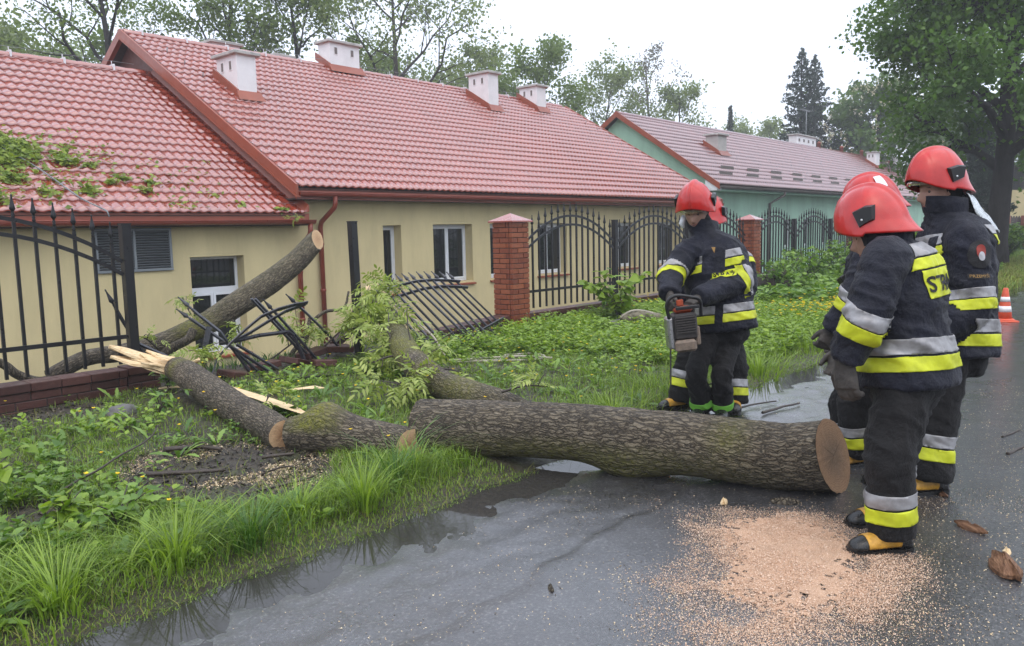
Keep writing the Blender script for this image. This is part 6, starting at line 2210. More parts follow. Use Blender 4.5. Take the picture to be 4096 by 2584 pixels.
B, r = scatter(700, .8, 9, 3.6, 7.5, lambda u, v: .22 * dm(u, v), 61)
flowers('buttercups', B, (.12, .28), .016, 62, 'scattered yellow buttercups on the near verge')
B, r = scatter(1500, 10.8, 15.5, 3.6, 6.8, lambda u, v: smooth(-.1, .3, fbm(xyz(u * .7, v * .7) + 2, 3)) * .8, 63)
flowers('buttercup_drift', B, (.2, .38), .026, 64, 'drift of yellow buttercups right of the chainsaw carrier')

# ---- single plants
def bushy(name, loc, n, rad, hgt, size, shape, mat, label, cat, seed, stems=6, stemr=.006, group=None, flat=.5, nstems=None):
    r = np.random.default_rng(seed)
    root = empty(name, (0, 0, 0), 0, label, cat, group)
    z0 = gz(loc[0], loc[1])
    base = np.array([loc[0], loc[1], z0])
    sm = MB()
    C, D = [], []
    ends = []
    for k in range(stems):
        a, q = r.uniform(0, 2 * PI), rad * r.uniform(.3, 1)
        e = base + np.array([q * math.cos(a), q * math.sin(a), hgt * r.uniform(.55, 1.05)])
        m_ = base + (e - base) * .5 + np.array([-.15 * q * math.cos(a), -.15 * q * math.sin(a), hgt * .12])
        P, _ = spline(np.array([base + r.normal(0, .01, 3) * [1, 1, 0], m_, e]), 7)
        sm.tube([tuple(x) for x in P], list(np.linspace(stemr, stemr * .4, 7)), 5)
        ends.append(P)
    sm.build('stem', M['twig'], root)
    per = n // stems
    for P in ends:
        t_ = r.uniform(.25, 1.0, per)
        i = np.clip((t_ * 6).astype(int), 0, 5)
        p_ = P[i] + (P[i + 1] - P[i]) * (t_ * 6 - i)[:, None]
        C.append(p_); az = r.uniform(0, 2 * PI, per)
        D.append(np.stack([np.cos(az), np.sin(az), r.uniform(-.5, .5, per)], 1))
    C, D = np.concatenate(C), np.concatenate(D)
    N = np.array([0, 0, 1.0]) + r.normal(0, flat, C.shape)
    C = C + D * (r.uniform(.0, .6, len(C)) * size[1])[:, None]
    leaves('foliage', C, D, N, r.uniform(size[0], size[1], len(C)), mat, shape, seed, root, .15, .3)
    return root


bushy('linden_sapling', (1.18, 4.75), 120, .34, .42, (.055, .10), 'heart', M['linden_leaf'], 'linden sapling with big heart shaped leaves at the left edge', 'sapling', 71, 9)
bushy('linden_sapling', (1.50, 4.35), 36, .18, .2, (.05, .08), 'heart', M['linden_leaf'], 'small linden shoot just right of the big sapling at left', 'sapling', 72, 6)
bushy('weed_plant', (3.52, 7.35), 40, .14, .30, (.06, .10), 'tooth', M['weed'], 'nettle like weed growing at the short plinth pier', 'weed', 73, 4)
bushy('weed_plant', (1.62, 4.0), 60, .2, .22, (.045, .08), 'tooth', M['weed'], 'leafy weed clump below the linden shoot at left', 'weed', 74, 6)
bushy('weed_plant', (3.0, 6.4), 46, .2, .2, (.07, .11), 'lance', M['weed'], 'weed beside the grey stone near the left plinth', 'weed', 75, 6)
bushy('weed_plant', (6.95, 6.6), 26, .05, .42, (.05, .09), 'lance', M['weed_light'], 'single upright weed in front of the fallen fence panel', 'weed', 76, 2)
bushy('weed_plant', (8.15, 6.75), 18, .1, .36, (.05, .09), 'lance', M['weed_light'], 'nodding weed stalk near the foot of the near pillar', 'weed', 77, 3)
bushy('maple_seedling', (10.6, 6.9), 150, .62, .75, (.10, .17), 'heart', M['linden_leaf'], 'pale green seedling bush behind the bag on the slab', 'bush', 78, 12)
bushy('thistle', (10.75, 7.25), 14, .25, .8, (.22, .42), 'strap', M['weed'], 'tall sow thistle rising in front of the fence post', 'weed', 79, 4)
for k, (x, y, h_, rd, lb) in enumerate([(13.2, 6.8, .8, .7, 'round leafy shrub left of the far brick pillar'), (15.3, 6.1, .85, .85, 'leafy shrub growing over the uprooted soil mound'), (17.6, 6.6, .9, .9, 'leafy shrub at the plinth right of the far pillar'), (20.2, 6.6, 1.1, 1.0, 'tall leafy shrub before the farthest fence panels'), (23.0, 6.2, 1.2, 1.2, 'big leafy shrub beside the farthest pillar'), (18.6, 5.6, .7, .8, 'low shrub in the verge beside the farthest fence')]):
    bushy('verge_shrub', (x, y), 900, rd, h_, (.07, .14), 'simple', M['weed'], lb, 'shrub', 80 + k, 26, .01, 'leafy shrubs along the fence', .7)
for k, (x, y, h_, rd, lb) in enumerate([(31.5, 5.6, 1.35, 1.7, 'trimmed round bush at the right picture edge'), (35, 5.6, 1.4, 1.9, 'second round bush behind the one at the right edge'), (28.3, 6.4, 1.2, 1.4, 'round bush beside the big tree trunk on the right')]):
    bushy('round_bush', (x, y), 2600, rd, h_, (.10, .2), 'simple', M['weed'], lb, 'bush', 90 + k, 60, .012, 'round bushes by the far road edge', .7)

# ---- uprooted soil mound, stone, slab, bag, ropes
M['earth'] = simple('dark_torn_earth', (0.030, 0.022, 0.017), 0.85, 0.35, 8, 0.9, 30)
M['stone'] = simple('wet_grey_stone', (0.10, 0.095, 0.09), 0.5, 0.3, 12, 0.6, 50)
def lump(name, c, r3, label, cat, mat, seed, rough=.25):
    n1, n2 = 26, 18
    P = np.zeros((n1 + 1, n2, 3))
    for i in range(n1 + 1):
        for j in range(n2):
            a, e = 2 * PI * i / n1, -PI / 2 + PI * j / (n2 - 1)
            P[i, j] = (math.cos(a) * math.cos(e), math.sin(a) * math.cos(e), math.sin(e))
    q = P.reshape(-1, 3)
    k = 1 + rough * fbm(q * 2.1 + seed, 4)
    q = q * k[:, None] * np.array(r3) + np.array(c)
    o = obj_of(name, grid_mesh(name, q.reshape(P.shape)), None, mat)
    return tag(o, label, cat)
lump('soil_mound', (15.4, 6.3, .15), (.6, .5, .42), 'dark torn up root mound in the verge beyond the chainsaw carrier', 'mound', M['earth'], 3, .5)
lump('stone', (2.80, 6.68, .03), (.14, .10, .09), 'grey stone lying below the left plinth', 'stone', M['stone'], 5)
t_ = MB(); t_.lathe([(.55, -.06), (.56, .02), (.54, .075), (.50, .085), (.05, .086)], 40, (9.95, 6.05, .05)); t_ = t_.build('manhole_slab', M['stone'], None)
tag(t_, 'round grey concrete slab in the grass under the rope bag', 'slab')
M['canvas'] = simple('olive_canvas', (0.13, 0.115, 0.075), 0.8, 0.25, 14, 0.6, 60)
M['rope'] = simple('pale_rope', (0.42, 0.38, 0.31), 0.8, 0.2, 60, 0.8, 260)
bag = empty('rope_bag', (0, 0, 0), 0, 'crumpled olive canvas rope bag lying on the round slab', 'bag')
mb = MB()
mb.rings([ell((9.62 + .5 * f * 1.0, 6.22 - .42 * f, .20 + .02 * math.sin(f * 5)), (.75, -.65, 0), (.65, .75, 0), .14 * math.sin(PI * (f * .9 + .08)) ** .5, .085 * math.sin(PI * (f * .9 + .08)) ** .5) for f in np.linspace(0, 1, 12)], True, True)
obj_of('canvas_sack', remeshed(mb, .012, 'canvas_sack', 3, .016, 2.0, (11, 11, 11)), bag, M['canvas'])
P, _ = spline(np.array([(9.60, 6.25, .2), (9.66, 6.12, .30), (9.8, 6.02, .31), (9.98, 5.9, .25), (10.02, 5.84, .18)]), 24)
MB().tube([tuple(x) for x in P], .014, 8).build('rope_handle', M['rope'], bag)
P, _ = spline(np.array([(9.55, 6.2, .16), (9.4, 6.1, .15), (9.35, 5.95, .12), (9.4, 5.75, .05), (9.3, 5.6, .04)]), 24)
MB().tube([tuple(x) for x in P], .014, 8).build('rope_end', M['rope'], bag)
rope = []
for pts, nm_ in (([(6.5, 7.55, .62), (6.55, 7.2, .42), (6.42, 6.75, .26), (6.3, 6.45, .09), (6.2, 6.2, .05), (6.45, 5.9, .045), (6.75, 5.55, .05), (7.05, 5.6, .05), (7.12, 5.85, .05), (6.85, 6.0, .05), (6.6, 5.85, .055), (6.4, 6.05, .05), (6.75, 6.4, .05), (7.3, 6.35, .05), (7.8, 6.1, .05)], 'long pale rope coiled in the grass by the mossy trunk'),
                 ([(6.25, 6.3, .05), (6.5, 6.05, .06), (6.8, 5.75, .07), (7.0, 5.45, .05)], 'short pale rope end beside the rope coil'),
                 ([(8.1, 5.9, .06), (8.5, 5.7, .07), (8.9, 5.75, .06), (9.2, 5.65, .06)], 'pale rope piece in the weeds before the round slab')):
    C, _ = spline(np.array(pts), 90)
    C[:, 2] = np.maximum(C[:, 2], ground_z(C[:, 0], C[:, 1]) + .012)
    o = MB().tube([tuple(x) for x in C], .013, 8).build('rope', M['rope'], None)
    tag(o, nm_, 'rope')

# ---- twigs on the ground
tw = [([(1.62, 4.72, .07), (2.0, 4.95, .12), (2.3, 5.15, .15), (2.52, 5.45, .16)], .007, 'long thin bare twig arching over the weeds at left'),
      ([(2.46, 5.25, .03), (2.62, 5.1, .04), (2.7, 4.95, .03)], .02, 'stubby grey stick at the edge of the sawdust patch'),
      ([(2.1, 4.85, .02), (2.3, 4.65, .02), (2.5, 4.55, .01)], .018, 'thick dark stick lying across the trodden soil'),
      ([(2.75, 4.55, .03), (2.92, 4.42, .04)], .014, 'short pale stick near the cut end of the split log'),
      ([(2.3, 4.05, .0), (2.55, 3.98, .01), (2.75, 3.95, .02)], .01, 'thin dark twig at the lower edge of the soil patch'),
      ([(2.6, 4.3, .0), (2.66, 4.15, .06), (2.72, 4.1, .05)], .008, 'small crooked twig on the trodden soil'),
      ([(5.95, 2.55, .012), (6.2, 2.5, .015), (6.45, 2.45, .012)], .012, 'thin stick on the wet road right of the yellow toed boot'),
      ([(5.75, 2.75, .02), (6.1, 2.72, .02), (6.4, 2.62, .015)], .01, 'long bark strip lying beside the boots behind the log'),
      ([(5.7, 2.95, .02), (5.9, 2.9, .03), (6.05, 2.8, .02)], .018, 'dark stick between the boots behind the log'),
      ([(7.6, 2.2, .01), (7.8, 2.05, .012)], .012, 'short twig lying on the road behind the large log'),
      ([(7.0, 1.95, .01), (7.15, 1.85, .012)], .014, 'stubby twig near the firefighters behind the log end'),
      ([(5.75, .85, .008), (6.05, .80, .01)], .012, 'pale stick at the right edge of the road'),
      ([(6.2, .95, .008), (6.5, .90, .01)], .008, 'thin wet twig at the right edge of the road')]
for k, (pts, r_, lb) in enumerate(tw):
    C, _ = spline(np.array(pts), 14)
    C = C + .012 * np.stack([vnoise(C * 9 + k), vnoise(C * 9 + 5 + k), 0 * C[:, 0]], 1)
    if C[0, 1] > 3.1: C[:, 2] += .02
    o = MB().tube([tuple(x) for x in C], list(np.linspace(r_, r_ * .6, 14)), 6).build('twig', M['twig'], None)
    tag(o, lb, 'twig')
t = NT('torn_inner_bark')
gr = t.noise(t.pos((4, 26, 10), True), 4.0, 6, .7)
t.set(Base_Color=t.ramp(gr, [(.3, (.05, .024, .014)), (.5, (.19, .095, .05)), (.72, (.36, .21, .12))]), Roughness=.7, Specular_IOR_Level=.35)
t.bump(gr, 1.0, .012)
M['bark_inner'] = t.m
bk = [((3.80, .55, .0), .16, .05, .35, 'ragged bark piece at the right edge near the bottom'), ((4.22, .76, .0), .085, .03, 1.1, 'small reddish bark chunk right of the nearest boot'), ((3.86, 1.86, .0), .055, .022, .4, 'curled pale wood chip under the middle of the log'), ((4.04, 1.60, .0), .075, .03, 2.0, 'dark bark flake on the wet road below the log end'),
      ((2.47, 1.95, .0), .035, .02, .8, 'tiny dark wood lump alone on the wet asphalt'), ((4.02, .58, .0), .05, .012, .2, 'flat tan wood chip near the right picture edge'), ((4.7, 1.0, .0), .07, .018, .6, 'bark sliver between the boots of the two nearest firefighters')]
for k, (c, L, h_, a, lb) in enumerate(bk):
    n = 22
    jag = np.random.default_rng(900 + k).uniform(.62, 1.12, n)
    out = [(L * math.cos(2 * PI * j / n) * jag[j], L * .36 * math.sin(2 * PI * j / n) * (.55 + .45 * jag[(j * 7) % n])) for j in range(n)]
    rings = [[(x * f, y * f, z + .35 * h_ * (x / L) ** 2) for x, y in out] for f, z in ((1.0, .001), (1.0, h_ * .35), (.7, h_ * .7), (.2, h_))]
    me = MB().rings(rings, True, True, False).mesh('bark_piece')
    set_vec(me, 'bco', np.array([x for r_ in rings for x in r_])); set_attr(me, 'moss', np.zeros(len(me.vertices)))
    o = obj_of('bark_piece', me, None, M['split'] if k in (2, 5) else (M['bark_inner'] if k in (0, 1, 6) else M['bark']))
    o.location = c; o.rotation_euler = (0, 0, a)
    tag(o, lb, 'bark')

# ---- sawdust
t = NT('sawdust')
c = t.ramp(t.attr('rnd'), [(0.0, (0.52, 0.31, 0.19)), (0.5, (0.70, 0.48, 0.335)), (1.0, (0.82, 0.66, 0.52))])
t.set(Base_Color=c, Roughness=0.8, Specular_IOR_Level=0.3)
M['sawdust'] = t.m
t = NT('pale_sawdust')
c = t.ramp(t.attr('rnd'), [(0.0, (0.42, 0.30, 0.17)), (0.6, (0.62, 0.49, 0.31)), (1.0, (0.74, 0.64, 0.45))])
t.set(Base_Color=c, Roughness=0.8, Specular_IOR_Level=0.3)
M['sawdust_pale'] = t.m


def chips(name, x, y, z, size, mat, label, seed):
    r = np.random.default_rng(seed)
    n = len(x)
    a = r.uniform(0, 2 * PI, n); tl = r.normal(0, .35, (n, 2))
    L = size * r.uniform(.5, 1.5, n); W = L * r.uniform(.3, .7, n)
    d = np.stack([np.cos(a), np.sin(a), tl[:, 0]], 1) * L[:, None] / 2
    s = np.stack([-np.sin(a), np.cos(a), tl[:, 1]], 1) * W[:, None] / 2
    c = np.stack([x, y, z + .3 * W], 1)
    up = np.array([0, 0, 1]) * (W * .25)[:, None]
    V = np.stack([c - d, c + s + up, c + d, c - s + up * 2], 1).reshape(-1, 3)
    F = ((np.arange(n) * 4)[:, None, None] + np.array([(0, 3, 2), (0, 2, 1)])[None]).reshape(-1, 3)
    me = np_mesh(name, V, F, False)
    set_attr(me, 'rnd', np.repeat(r.uniform(0, 1, n), 4))
    o = obj_of(name, me, None, mat)
    o['kind'] = 'stuff'
    return tag(o, label, 'sawdust')


def heap(u, v):
    """thickness of the sawdust heap on the road, 0..1"""
    P = xyz(u, v)
    n = fbm(P * 2.2 + 40, 4)
    m1 = np.exp(-(((u - 3.60) / .40) ** 2 + ((v - 1.52) / .40) ** 2))
    m2 = np.exp(-(((u - 3.24) / .50) ** 2 + ((v - 1.18) / .46) ** 2))
    m3 = .6 * np.exp(-(((u - 2.7) / .6) ** 2 + ((v - 1.0) / .5) ** 2))
    return np.clip(m1 * 1.05 + m2 + m3 + .6 * n - .1, 0, 1.3)


r = np.random.default_rng(101)
n = 1100000
u = r.uniform(2.0, 4.7, n); v = r.uniform(.1, 2.4, n)
w = heap(u, v)
k = r.uniform(0, 1, n) < smooth(.12, 1.05, w) ** 1.3 * .95 * (.25 + .75 * smooth(-.3, .15, fbm(xyz(u * 5.5, v * 5.5) + 60, 3)))
uu, vv = u[k], v[k]
chips('sawdust_heap', uu, vv, road_z(uu, vv) + r.uniform(0, 1, len(uu)) * .012 * np.clip(w[k], 0, 1), .0048, M['sawdust'], 'heap of orange sawdust on the road by the nearest boot', 102)
# the packed bed under the flakes
su = np.arange(2.0, 4.7, .018); sv = np.arange(.2, 2.4, .018)
SU, SV = np.meshgrid(su, sv, indexing='ij')
HW = heap(SU.ravel(), SV.ravel())
SZ = road_z(SU.ravel(), SV.ravel()) + .008 * smooth(.9, 1.3, HW) + .004 * vnoise(xyz(SU.ravel() * 30, SV.ravel() * 30)) * smooth(.8, 1.1, HW) - .002 * (1 - smooth(.9, 1.1, HW))
me = grid_mesh('sawdust_bed', np.stack([SU, SV, SZ.reshape(SU.shape)], -1))
bm = bmesh.new(); bm.from_mesh(me)
hv = HW
bm.verts.ensure_lookup_table(); _jit = np.random.default_rng(5).uniform(-1, 1, len(bm.faces))
bmesh.ops.delete(bm, geom=[f for f in bm.faces if min(hv[v_.index] for v_ in f.verts) + .3 * float(_jit[f.index]) < 1.0], context='FACES')
bm.to_mesh(me); bm.free()
t = NT('packed_sawdust')
p = t.pos()
t.set(Base_Color=t.mix(1.0, t.ramp(t.noise(p, 260, 3, .7), [(.3, (.44, .26, .155)), (.55, (.66, .44, .30)), (.75, (.78, .60, .46))]), t.ramp(t.noise(p, 9, 4), [(.3, .85), (.7, 1.1)]), 'MULTIPLY'), Roughness=.85, Specular_IOR_Level=.25)
t.bump(t.noise(p, 300, 3, .7), 1.0, .006)
o = obj_of('sawdust_bed', me, None, t.m); o['kind'] = 'stuff'; tag(o, 'packed bed of orange sawdust on the road', 'sawdust')
r = np.random.default_rng(103)
n = 420000
u = r.uniform(1.2, 8.5, n); v = r.uniform(-1.5, 3.0, n)
pr = .02 + .5 * smooth(.02, .6, heap(u, v)) + .24 * np.exp(-((v - .35) / .8) ** 2) * smooth(1.8, 3.0, u) * np.clip(1.3 - (u - 3) * .18, 0, 1) + .10 * smooth(.15, .5, fbm(xyz(u * 2.1, v * 2.1) + 50, 3)) * smooth(.3, 1.2, v) * (u < 5)
k = (r.uniform(0, 1, n) < pr * .5) & (v < edge_at(u) - .25)
uu, vv = u[k], v[k]
chips('scattered_sawdust', uu, vv, road_z(uu, vv), .0065, M['sawdust_pale'], 'pale sawdust flakes scattered over the wet road', 104)
# sawdust on the trodden soil
r = np.random.default_rng(105)
n = 110000
u = r.uniform(1.6, 3.4, n); v = r.uniform(3.6, 5.5, n)
k = r.uniform(0, 1, n) < np.exp(-(((u - 2.55) / .48) ** 2 + ((v - 4.6) / .6) ** 2)) * smooth(-.2, .4, fbm(xyz(u * 3, v * 3) + 7, 3)) * .8
uu, vv = u[k], v[k]
chips('verge_sawdust', uu, vv, ground_z(uu, vv), .010, M['sawdust_pale'], 'sawdust on the trodden soil beside the split log', 106)
# damp litter: dark chips over the soil
r = np.random.default_rng(107)
n = 30000
u = r.uniform(1.2, 6.5, n); v = r.uniform(3.4, 7.6, n)
k = r.uniform(0, 1, n) < smooth(.25, .6, dirt(u, v)) * .6
uu, vv = u[k], v[k]
t = NT('leaf_litter')
t.set(Base_Color=t.ramp(t.attr('rnd'), [(0.0, (0.012, 0.010, 0.008)), (0.7, (0.05, 0.038, 0.026)), (1.0, (0.12, 0.09, 0.06))]), Roughness=0.6)
M['litter'] = t.m
chips('soil_litter', uu, vv, ground_z(uu, vv), .028, M['litter'], 'dark twigs and litter over the bare soil', 108)
# ash leaves and chips torn onto the road edge and the logs
# ---------------------------------------------------------------- broken ash foliage: twigs with pinnate leaves
def pinnate(C0, D0, L, r, up=(0, 0, 1)):
    """leaflets of ash leaves: leaf bases C0, directions D0, lengths L -> (C, D, N, S) of leaflets and the rachis lines"""
    C, D, N, S, lines_ = [], [], [], [], []
    for c, d, l in zip(C0, D0, L):
        d = d / np.linalg.norm(d)
        nrm = np.array(up) + r.normal(0, .5, 3); nrm -= d * (nrm @ d); nrm /= np.linalg.norm(nrm)
        b = np.cross(nrm, d)
        pts = []
        for k in range(5):
            f = .25 + .75 * k / 4
            p = c + d * l * f - nrm * l * .22 * f * f
            pts.append(p)
            if k < 4:
                for s in (1, -1):
                    C.append(p); D.append(d * .55 + b * s * .85 - nrm * .15 + r.normal(0, .1, 3)); N.append(nrm + r.normal(0, .15, 3)); S.append(l * r.uniform(.34, .46))
            else:
                C.append(p); D.append(d - nrm * .3); N.append(nrm); S.append(l * .45)
        lines_.append([c] + pts)
    return np.array(C), np.array(D), np.array(N), np.array(S), lines_


def ash_spray(name, pts, label, seed, nleaf=34, leaf=(.13, .22), spread=.20, twr=.012, group='leafy ash sprays', side=3):
    r = np.random.default_rng(seed)
    root = empty(name, (0, 0, 0), 0, label, 'branch', group)
    P, _ = spline(np.array(pts, float), 20)
    m = MB().tube([tuple(x) for x in P], list(np.linspace(twr, twr * .35, 20)), 6)
    o = m.build('twig', M['twig'], root)
    tips_ = []
    for k in range(side):
        i = int(5 + 13 * (k + .5) / side)
        q = P[i]
        d = r.normal(0, 1, 3); d[2] = abs(d[2]) * .6; d /= np.linalg.norm(d)
        Q, _ = spline(np.array([q, q + d * spread * .6 + [0, 0, .02], q + d * spread * 1.2]), 8)
        MB().tube([tuple(x) for x in Q], list(np.linspace(twr * .5, twr * .25, 8)), 5).build('side_twig', M['twig'], root)
        tips_.append(Q)
    tips_.append(P[8:])
    C0, D0 = [], []
    for k in range(nleaf):
        Q = tips_[r.integers(0, len(tips_))]
        i = r.integers(len(Q) // 3, len(Q))
        C0.append(Q[i]); d = r.normal(0, 1, 3); d[2] = d[2] * .5 - .05; D0.append(d)
    C, D, N, S, ln = pinnate(C0, D0, r.uniform(leaf[0], leaf[1], nleaf), r)
    leaves('foliage', C, D, N, S, M['ash_leaf'], 'lance', seed, root, .2, .25)
    return root


ash_spray('ash_branch', [(6.3, 7.4, .5), (6.2, 7.3, .75), (6.28, 7.25, .95)], 'upright leafy ash spray at the top of the mossy trunk', 201, 40, spread=.22)
ash_spray('ash_branch', [(6.15, 7.3, .45), (5.9, 7.25, .62), (5.7, 7.2, .68)], 'leafy ash spray left of the lone fence post', 202, 60, spread=.3)
ash_spray('ash_branch', [(6.0, 7.1, .35), (5.75, 7.1, .45), (5.5, 7.15, .42)], 'leafy ash spray before the foot of the lone post', 203, 60, spread=.3)
ash_spray('ash_branch', [(5.8, 6.9, .4), (5.6, 6.6, .35), (5.4, 6.3, .28)], 'ash spray hanging over the mossy trunk, left side', 204, 50, spread=.28)
ash_spray('ash_branch', [(5.7, 6.6, .3), (5.3, 6.3, .25), (5.0, 6.0, .18)], 'ash spray on the grass left of the mossy trunk', 205, 60, spread=.3)
ash_spray('ash_branch', [(5.2, 5.8, .3), (5.0, 5.5, .28), (4.75, 5.3, .18)], 'ash spray against the lower mossy trunk', 206, 50, spread=.28)
ash_spray('ash_branch', [(4.9, 5.4, .25), (4.6, 5.1, .2), (4.35, 4.95, .12)], 'low ash spray above the stubbed log', 207, 46, spread=.28)
ash_spray('ash_branch', [(5.5, 7.6, .2), (5.7, 7.5, .4), (5.95, 7.5, .6)], 'ash spray behind the bars of the wrecked panel', 208, 50, spread=.3)
ash_spray('ash_branch', [(5.1, 8.1, .05), (5.4, 8.0, .25), (5.7, 8.0, .35)], 'shaded ash spray behind the wrecked rails', 209, 50, spread=.35)
ash_spray('ash_branch', [(4.05, 7.7, .2), (4.0, 7.55, .35), (3.95, 7.5, .25)], 'small ash spray beside the end of the split log', 210, 26, spread=.2)
ash_spray('ash_branch', [(4.1, 8.1, .85), (4.08, 8.0, .78), (4.1, 7.95, .68)], 'tuft of ash leaves on the leaning trunk', 211, 14, (.09, .14), .1)
ash_spray('ash_branch', [(4.45, 7.75, .6), (4.5, 7.7, .45), (4.5, 7.7, .32)], 'hanging tuft of ash leaves under the leaning trunk', 212, 18, (.09, .15), .12)
ash_spray('ash_branch', [(3.5, 5.5, .2), (3.38, 5.4, .25), (3.3, 5.35, .2)], 'small ash twig lying on the peeled plank', 213, 10, (.10, .15), .1)
ash_spray('ash_branch', [(4.5, 4.0, .25), (4.6, 3.85, .3), (4.75, 3.75, .28)], 'small ash twig on the grass behind the largest log', 214, 12, (.10, .16), .1)
ash_spray('ash_branch', [(3.8, 8.1, .35), (3.7, 8.1, .45), (3.6, 8.05, .5)], 'few ash leaves behind the left fence post', 215, 8, (.1, .14), .1)
# bare whips over the mossy trunk
for k, (pts, lb) in enumerate([([(5.3, 6.1, .2), (5.45, 6.4, .45), (5.7, 6.7, .62)], 'thin bare whip crossing the upper mossy trunk'), ([(5.15, 5.6, .12), (5.25, 5.85, .4), (5.3, 5.95, .75)], 'upright bare whip in front of the mossy trunk'), ([(5.0, 6.2, .2), (5.35, 5.8, .35), (5.75, 5.6, .52)], 'bare whip reaching right across the mossy trunk'), ([(4.5, 5.2, .18), (4.75, 4.95, .30), (5.0, 4.85, .22)], 'bare twig over the lower end of the mossy trunk')]):
    C, _ = spline(np.array(pts), 16)
    C = C + .015 * np.stack([vnoise(C * 9 + k), vnoise(C * 9 + 5 + k), vnoise(C * 9 + 8 + k)], 1)
    o = MB().tube([tuple(x) for x in C], list(np.linspace(.012, .005, 16)), 6).build('bare_whip', M['twig'], None)
    tag(o, lb, 'twig')

# torn greenery lying on the wing roof
M['roof_litter'] = leaf_mat('torn_ash_leaf', (0.11, 0.18, 0.02), (0.32, 0.40, 0.06), .3, .45, .35)
wz = lambda v: WZ + (v - WE) * TN + .045
spots = [(4.62, 14.9, .55, 1200), (4.95, 15.2, .38, 420), (4.45, 14.6, .3, 200), (4.3, 15.3, .25, 120), (4.5, 14.15, .22, 120), (5.15, 14.9, .12, 50), (5.55, 14.75, .18, 130), (5.6, 15.0, .12, 60), (5.75, 15.25, .08, 30), (5.95, 14.7, .1, 36), (6.05, 14.15, .1, 40), (5.55, 13.85, .15, 90), (6.3, 14.3, .1, 60), (6.5, 13.95, .12, 60), (6.75, 14.2, .12, 44), (4.1, 13.6, .3, 160), (4.9, 13.75, .2, 70), (8.85, 13.15, .12, 40), (7.6, 13.9, .3, 20), (8.1, 13.6, .3, 20), (6.9, 13.5, .4, 40), (5.9, 15.0, 1.0, 110), (5.1, 14.2, .7, 110), (7.0, 14.6, 1.2, 60), (4.2, 16.0, .5, 40)]
names = ['largest heap', 'second heap', 'third heap']
for k, (u_, v_, sp_, n_) in enumerate(spots):
    r = np.random.default_rng(300 + k)
    x = r.normal(u_, sp_ * .5, n_); y = r.normal(v_, sp_ * .4, n_)
    y = np.maximum(y, WE + .05)
    C = np.stack([x, y, wz(y) + np.abs(r.normal(0, .06 if n_ > 80 else .02, n_))], 1)
    D = r.normal(0, 1, (n_, 3)); D[:, 2] *= .4; D[:, 1] -= .2
    N = np.array([0, -.5, .86]) + r.normal(0, .4, (n_, 3))
    o = leaves('torn_leaves', C, D, N, r.uniform(.05, .13, n_), M['roof_litter'], 'simple', 300 + k, None, .2, .2)
    o['kind'] = 'stuff'
    tag(o, 'torn green ash leaves strewn on the red wing roof', 'leaves', 'leaf litter on the wing roof')
P, _ = spline(np.array([(4.3, 16.2, wz(16.2)), (4.55, 15.4, wz(15.4) + .05), (5.0, 14.5, wz(14.5) + .05), (5.3, 13.6, wz(13.6) + .04), (5.42, 12.95, WZ + .02), (5.44, 12.9, WZ - .08)]), 40)
o = MB().tube([tuple(x) for x in P], .012, 6).build('broken_wire', M['louvre'], None)
tag(o, 'loose grey wire hanging down the wing roof to the gutter', 'wire')
ash_spray('ash_branch', [(8.8, 12.93, 1.9), (8.82, 12.9, 1.82), (8.8, 12.88, 1.74)], 'ash twig caught on the wing gutter near the downpipe', 230, 9, (.1, .15), .1)
# ---------------------------------------------------------------- trees
def tree_bark(name, base):
    t = NT(name)
    p = t.pos()
    c = t.mix(1.0, t.ramp(t.noise(t.pos((1, 1, .25)), 9, 5, .7), [(.3, tuple(x * .5 for x in base)), (.7, tuple(x * 1.3 for x in base))]), t.ramp(t.noise(p, 1.5, 3), [(.3, .8), (.7, 1.15)]), 'MULTIPLY')
    t.set(Base_Color=c, Roughness=.85, Specular_IOR_Level=.25)
    t.bump(t.noise(t.pos((1, 1, .2)), 14, 5, .7), .9, .05)
    return t.m


M['tbark'] = tree_bark('grey_tree_bark', (0.060, 0.052, 0.045))
M['tbark_dark'] = tree_bark('dark_tree_bark', (0.030, 0.026, 0.024))
M['leaf_spring'] = leaf_mat('spring_leaf', (0.09, 0.15, 0.035), (0.22, 0.30, 0.08), .4, .5, .3)
M['leaf_pale'] = leaf_mat('pale_spring_leaf', (0.13, 0.18, 0.07), (0.27, 0.33, 0.14), .4, .5, .3)
M['leaf_dense'] = leaf_mat('dense_leaf', (0.045, 0.10, 0.02), (0.13, 0.22, 0.04), .35, .45, .35)
M['leaf_dark'] = leaf_mat('dark_linden_leaf', (0.038, 0.095, 0.014), (0.14, 0.26, 0.035), .4, .4, .35)
M['needle'] = leaf_mat('spruce_needle', (0.016, 0.034, 0.022), (0.045, 0.075, 0.045), .1, .6, .3)
M['bud'] = leaf_mat('grey_brown_bud', (0.10, 0.09, 0.075), (0.20, 0.19, 0.15), .3, .6, .2)
M['blossom'] = leaf_mat('chestnut_blossom', (0.55, 0.50, 0.40), (0.75, 0.70, 0.60), .3, .6, .2)


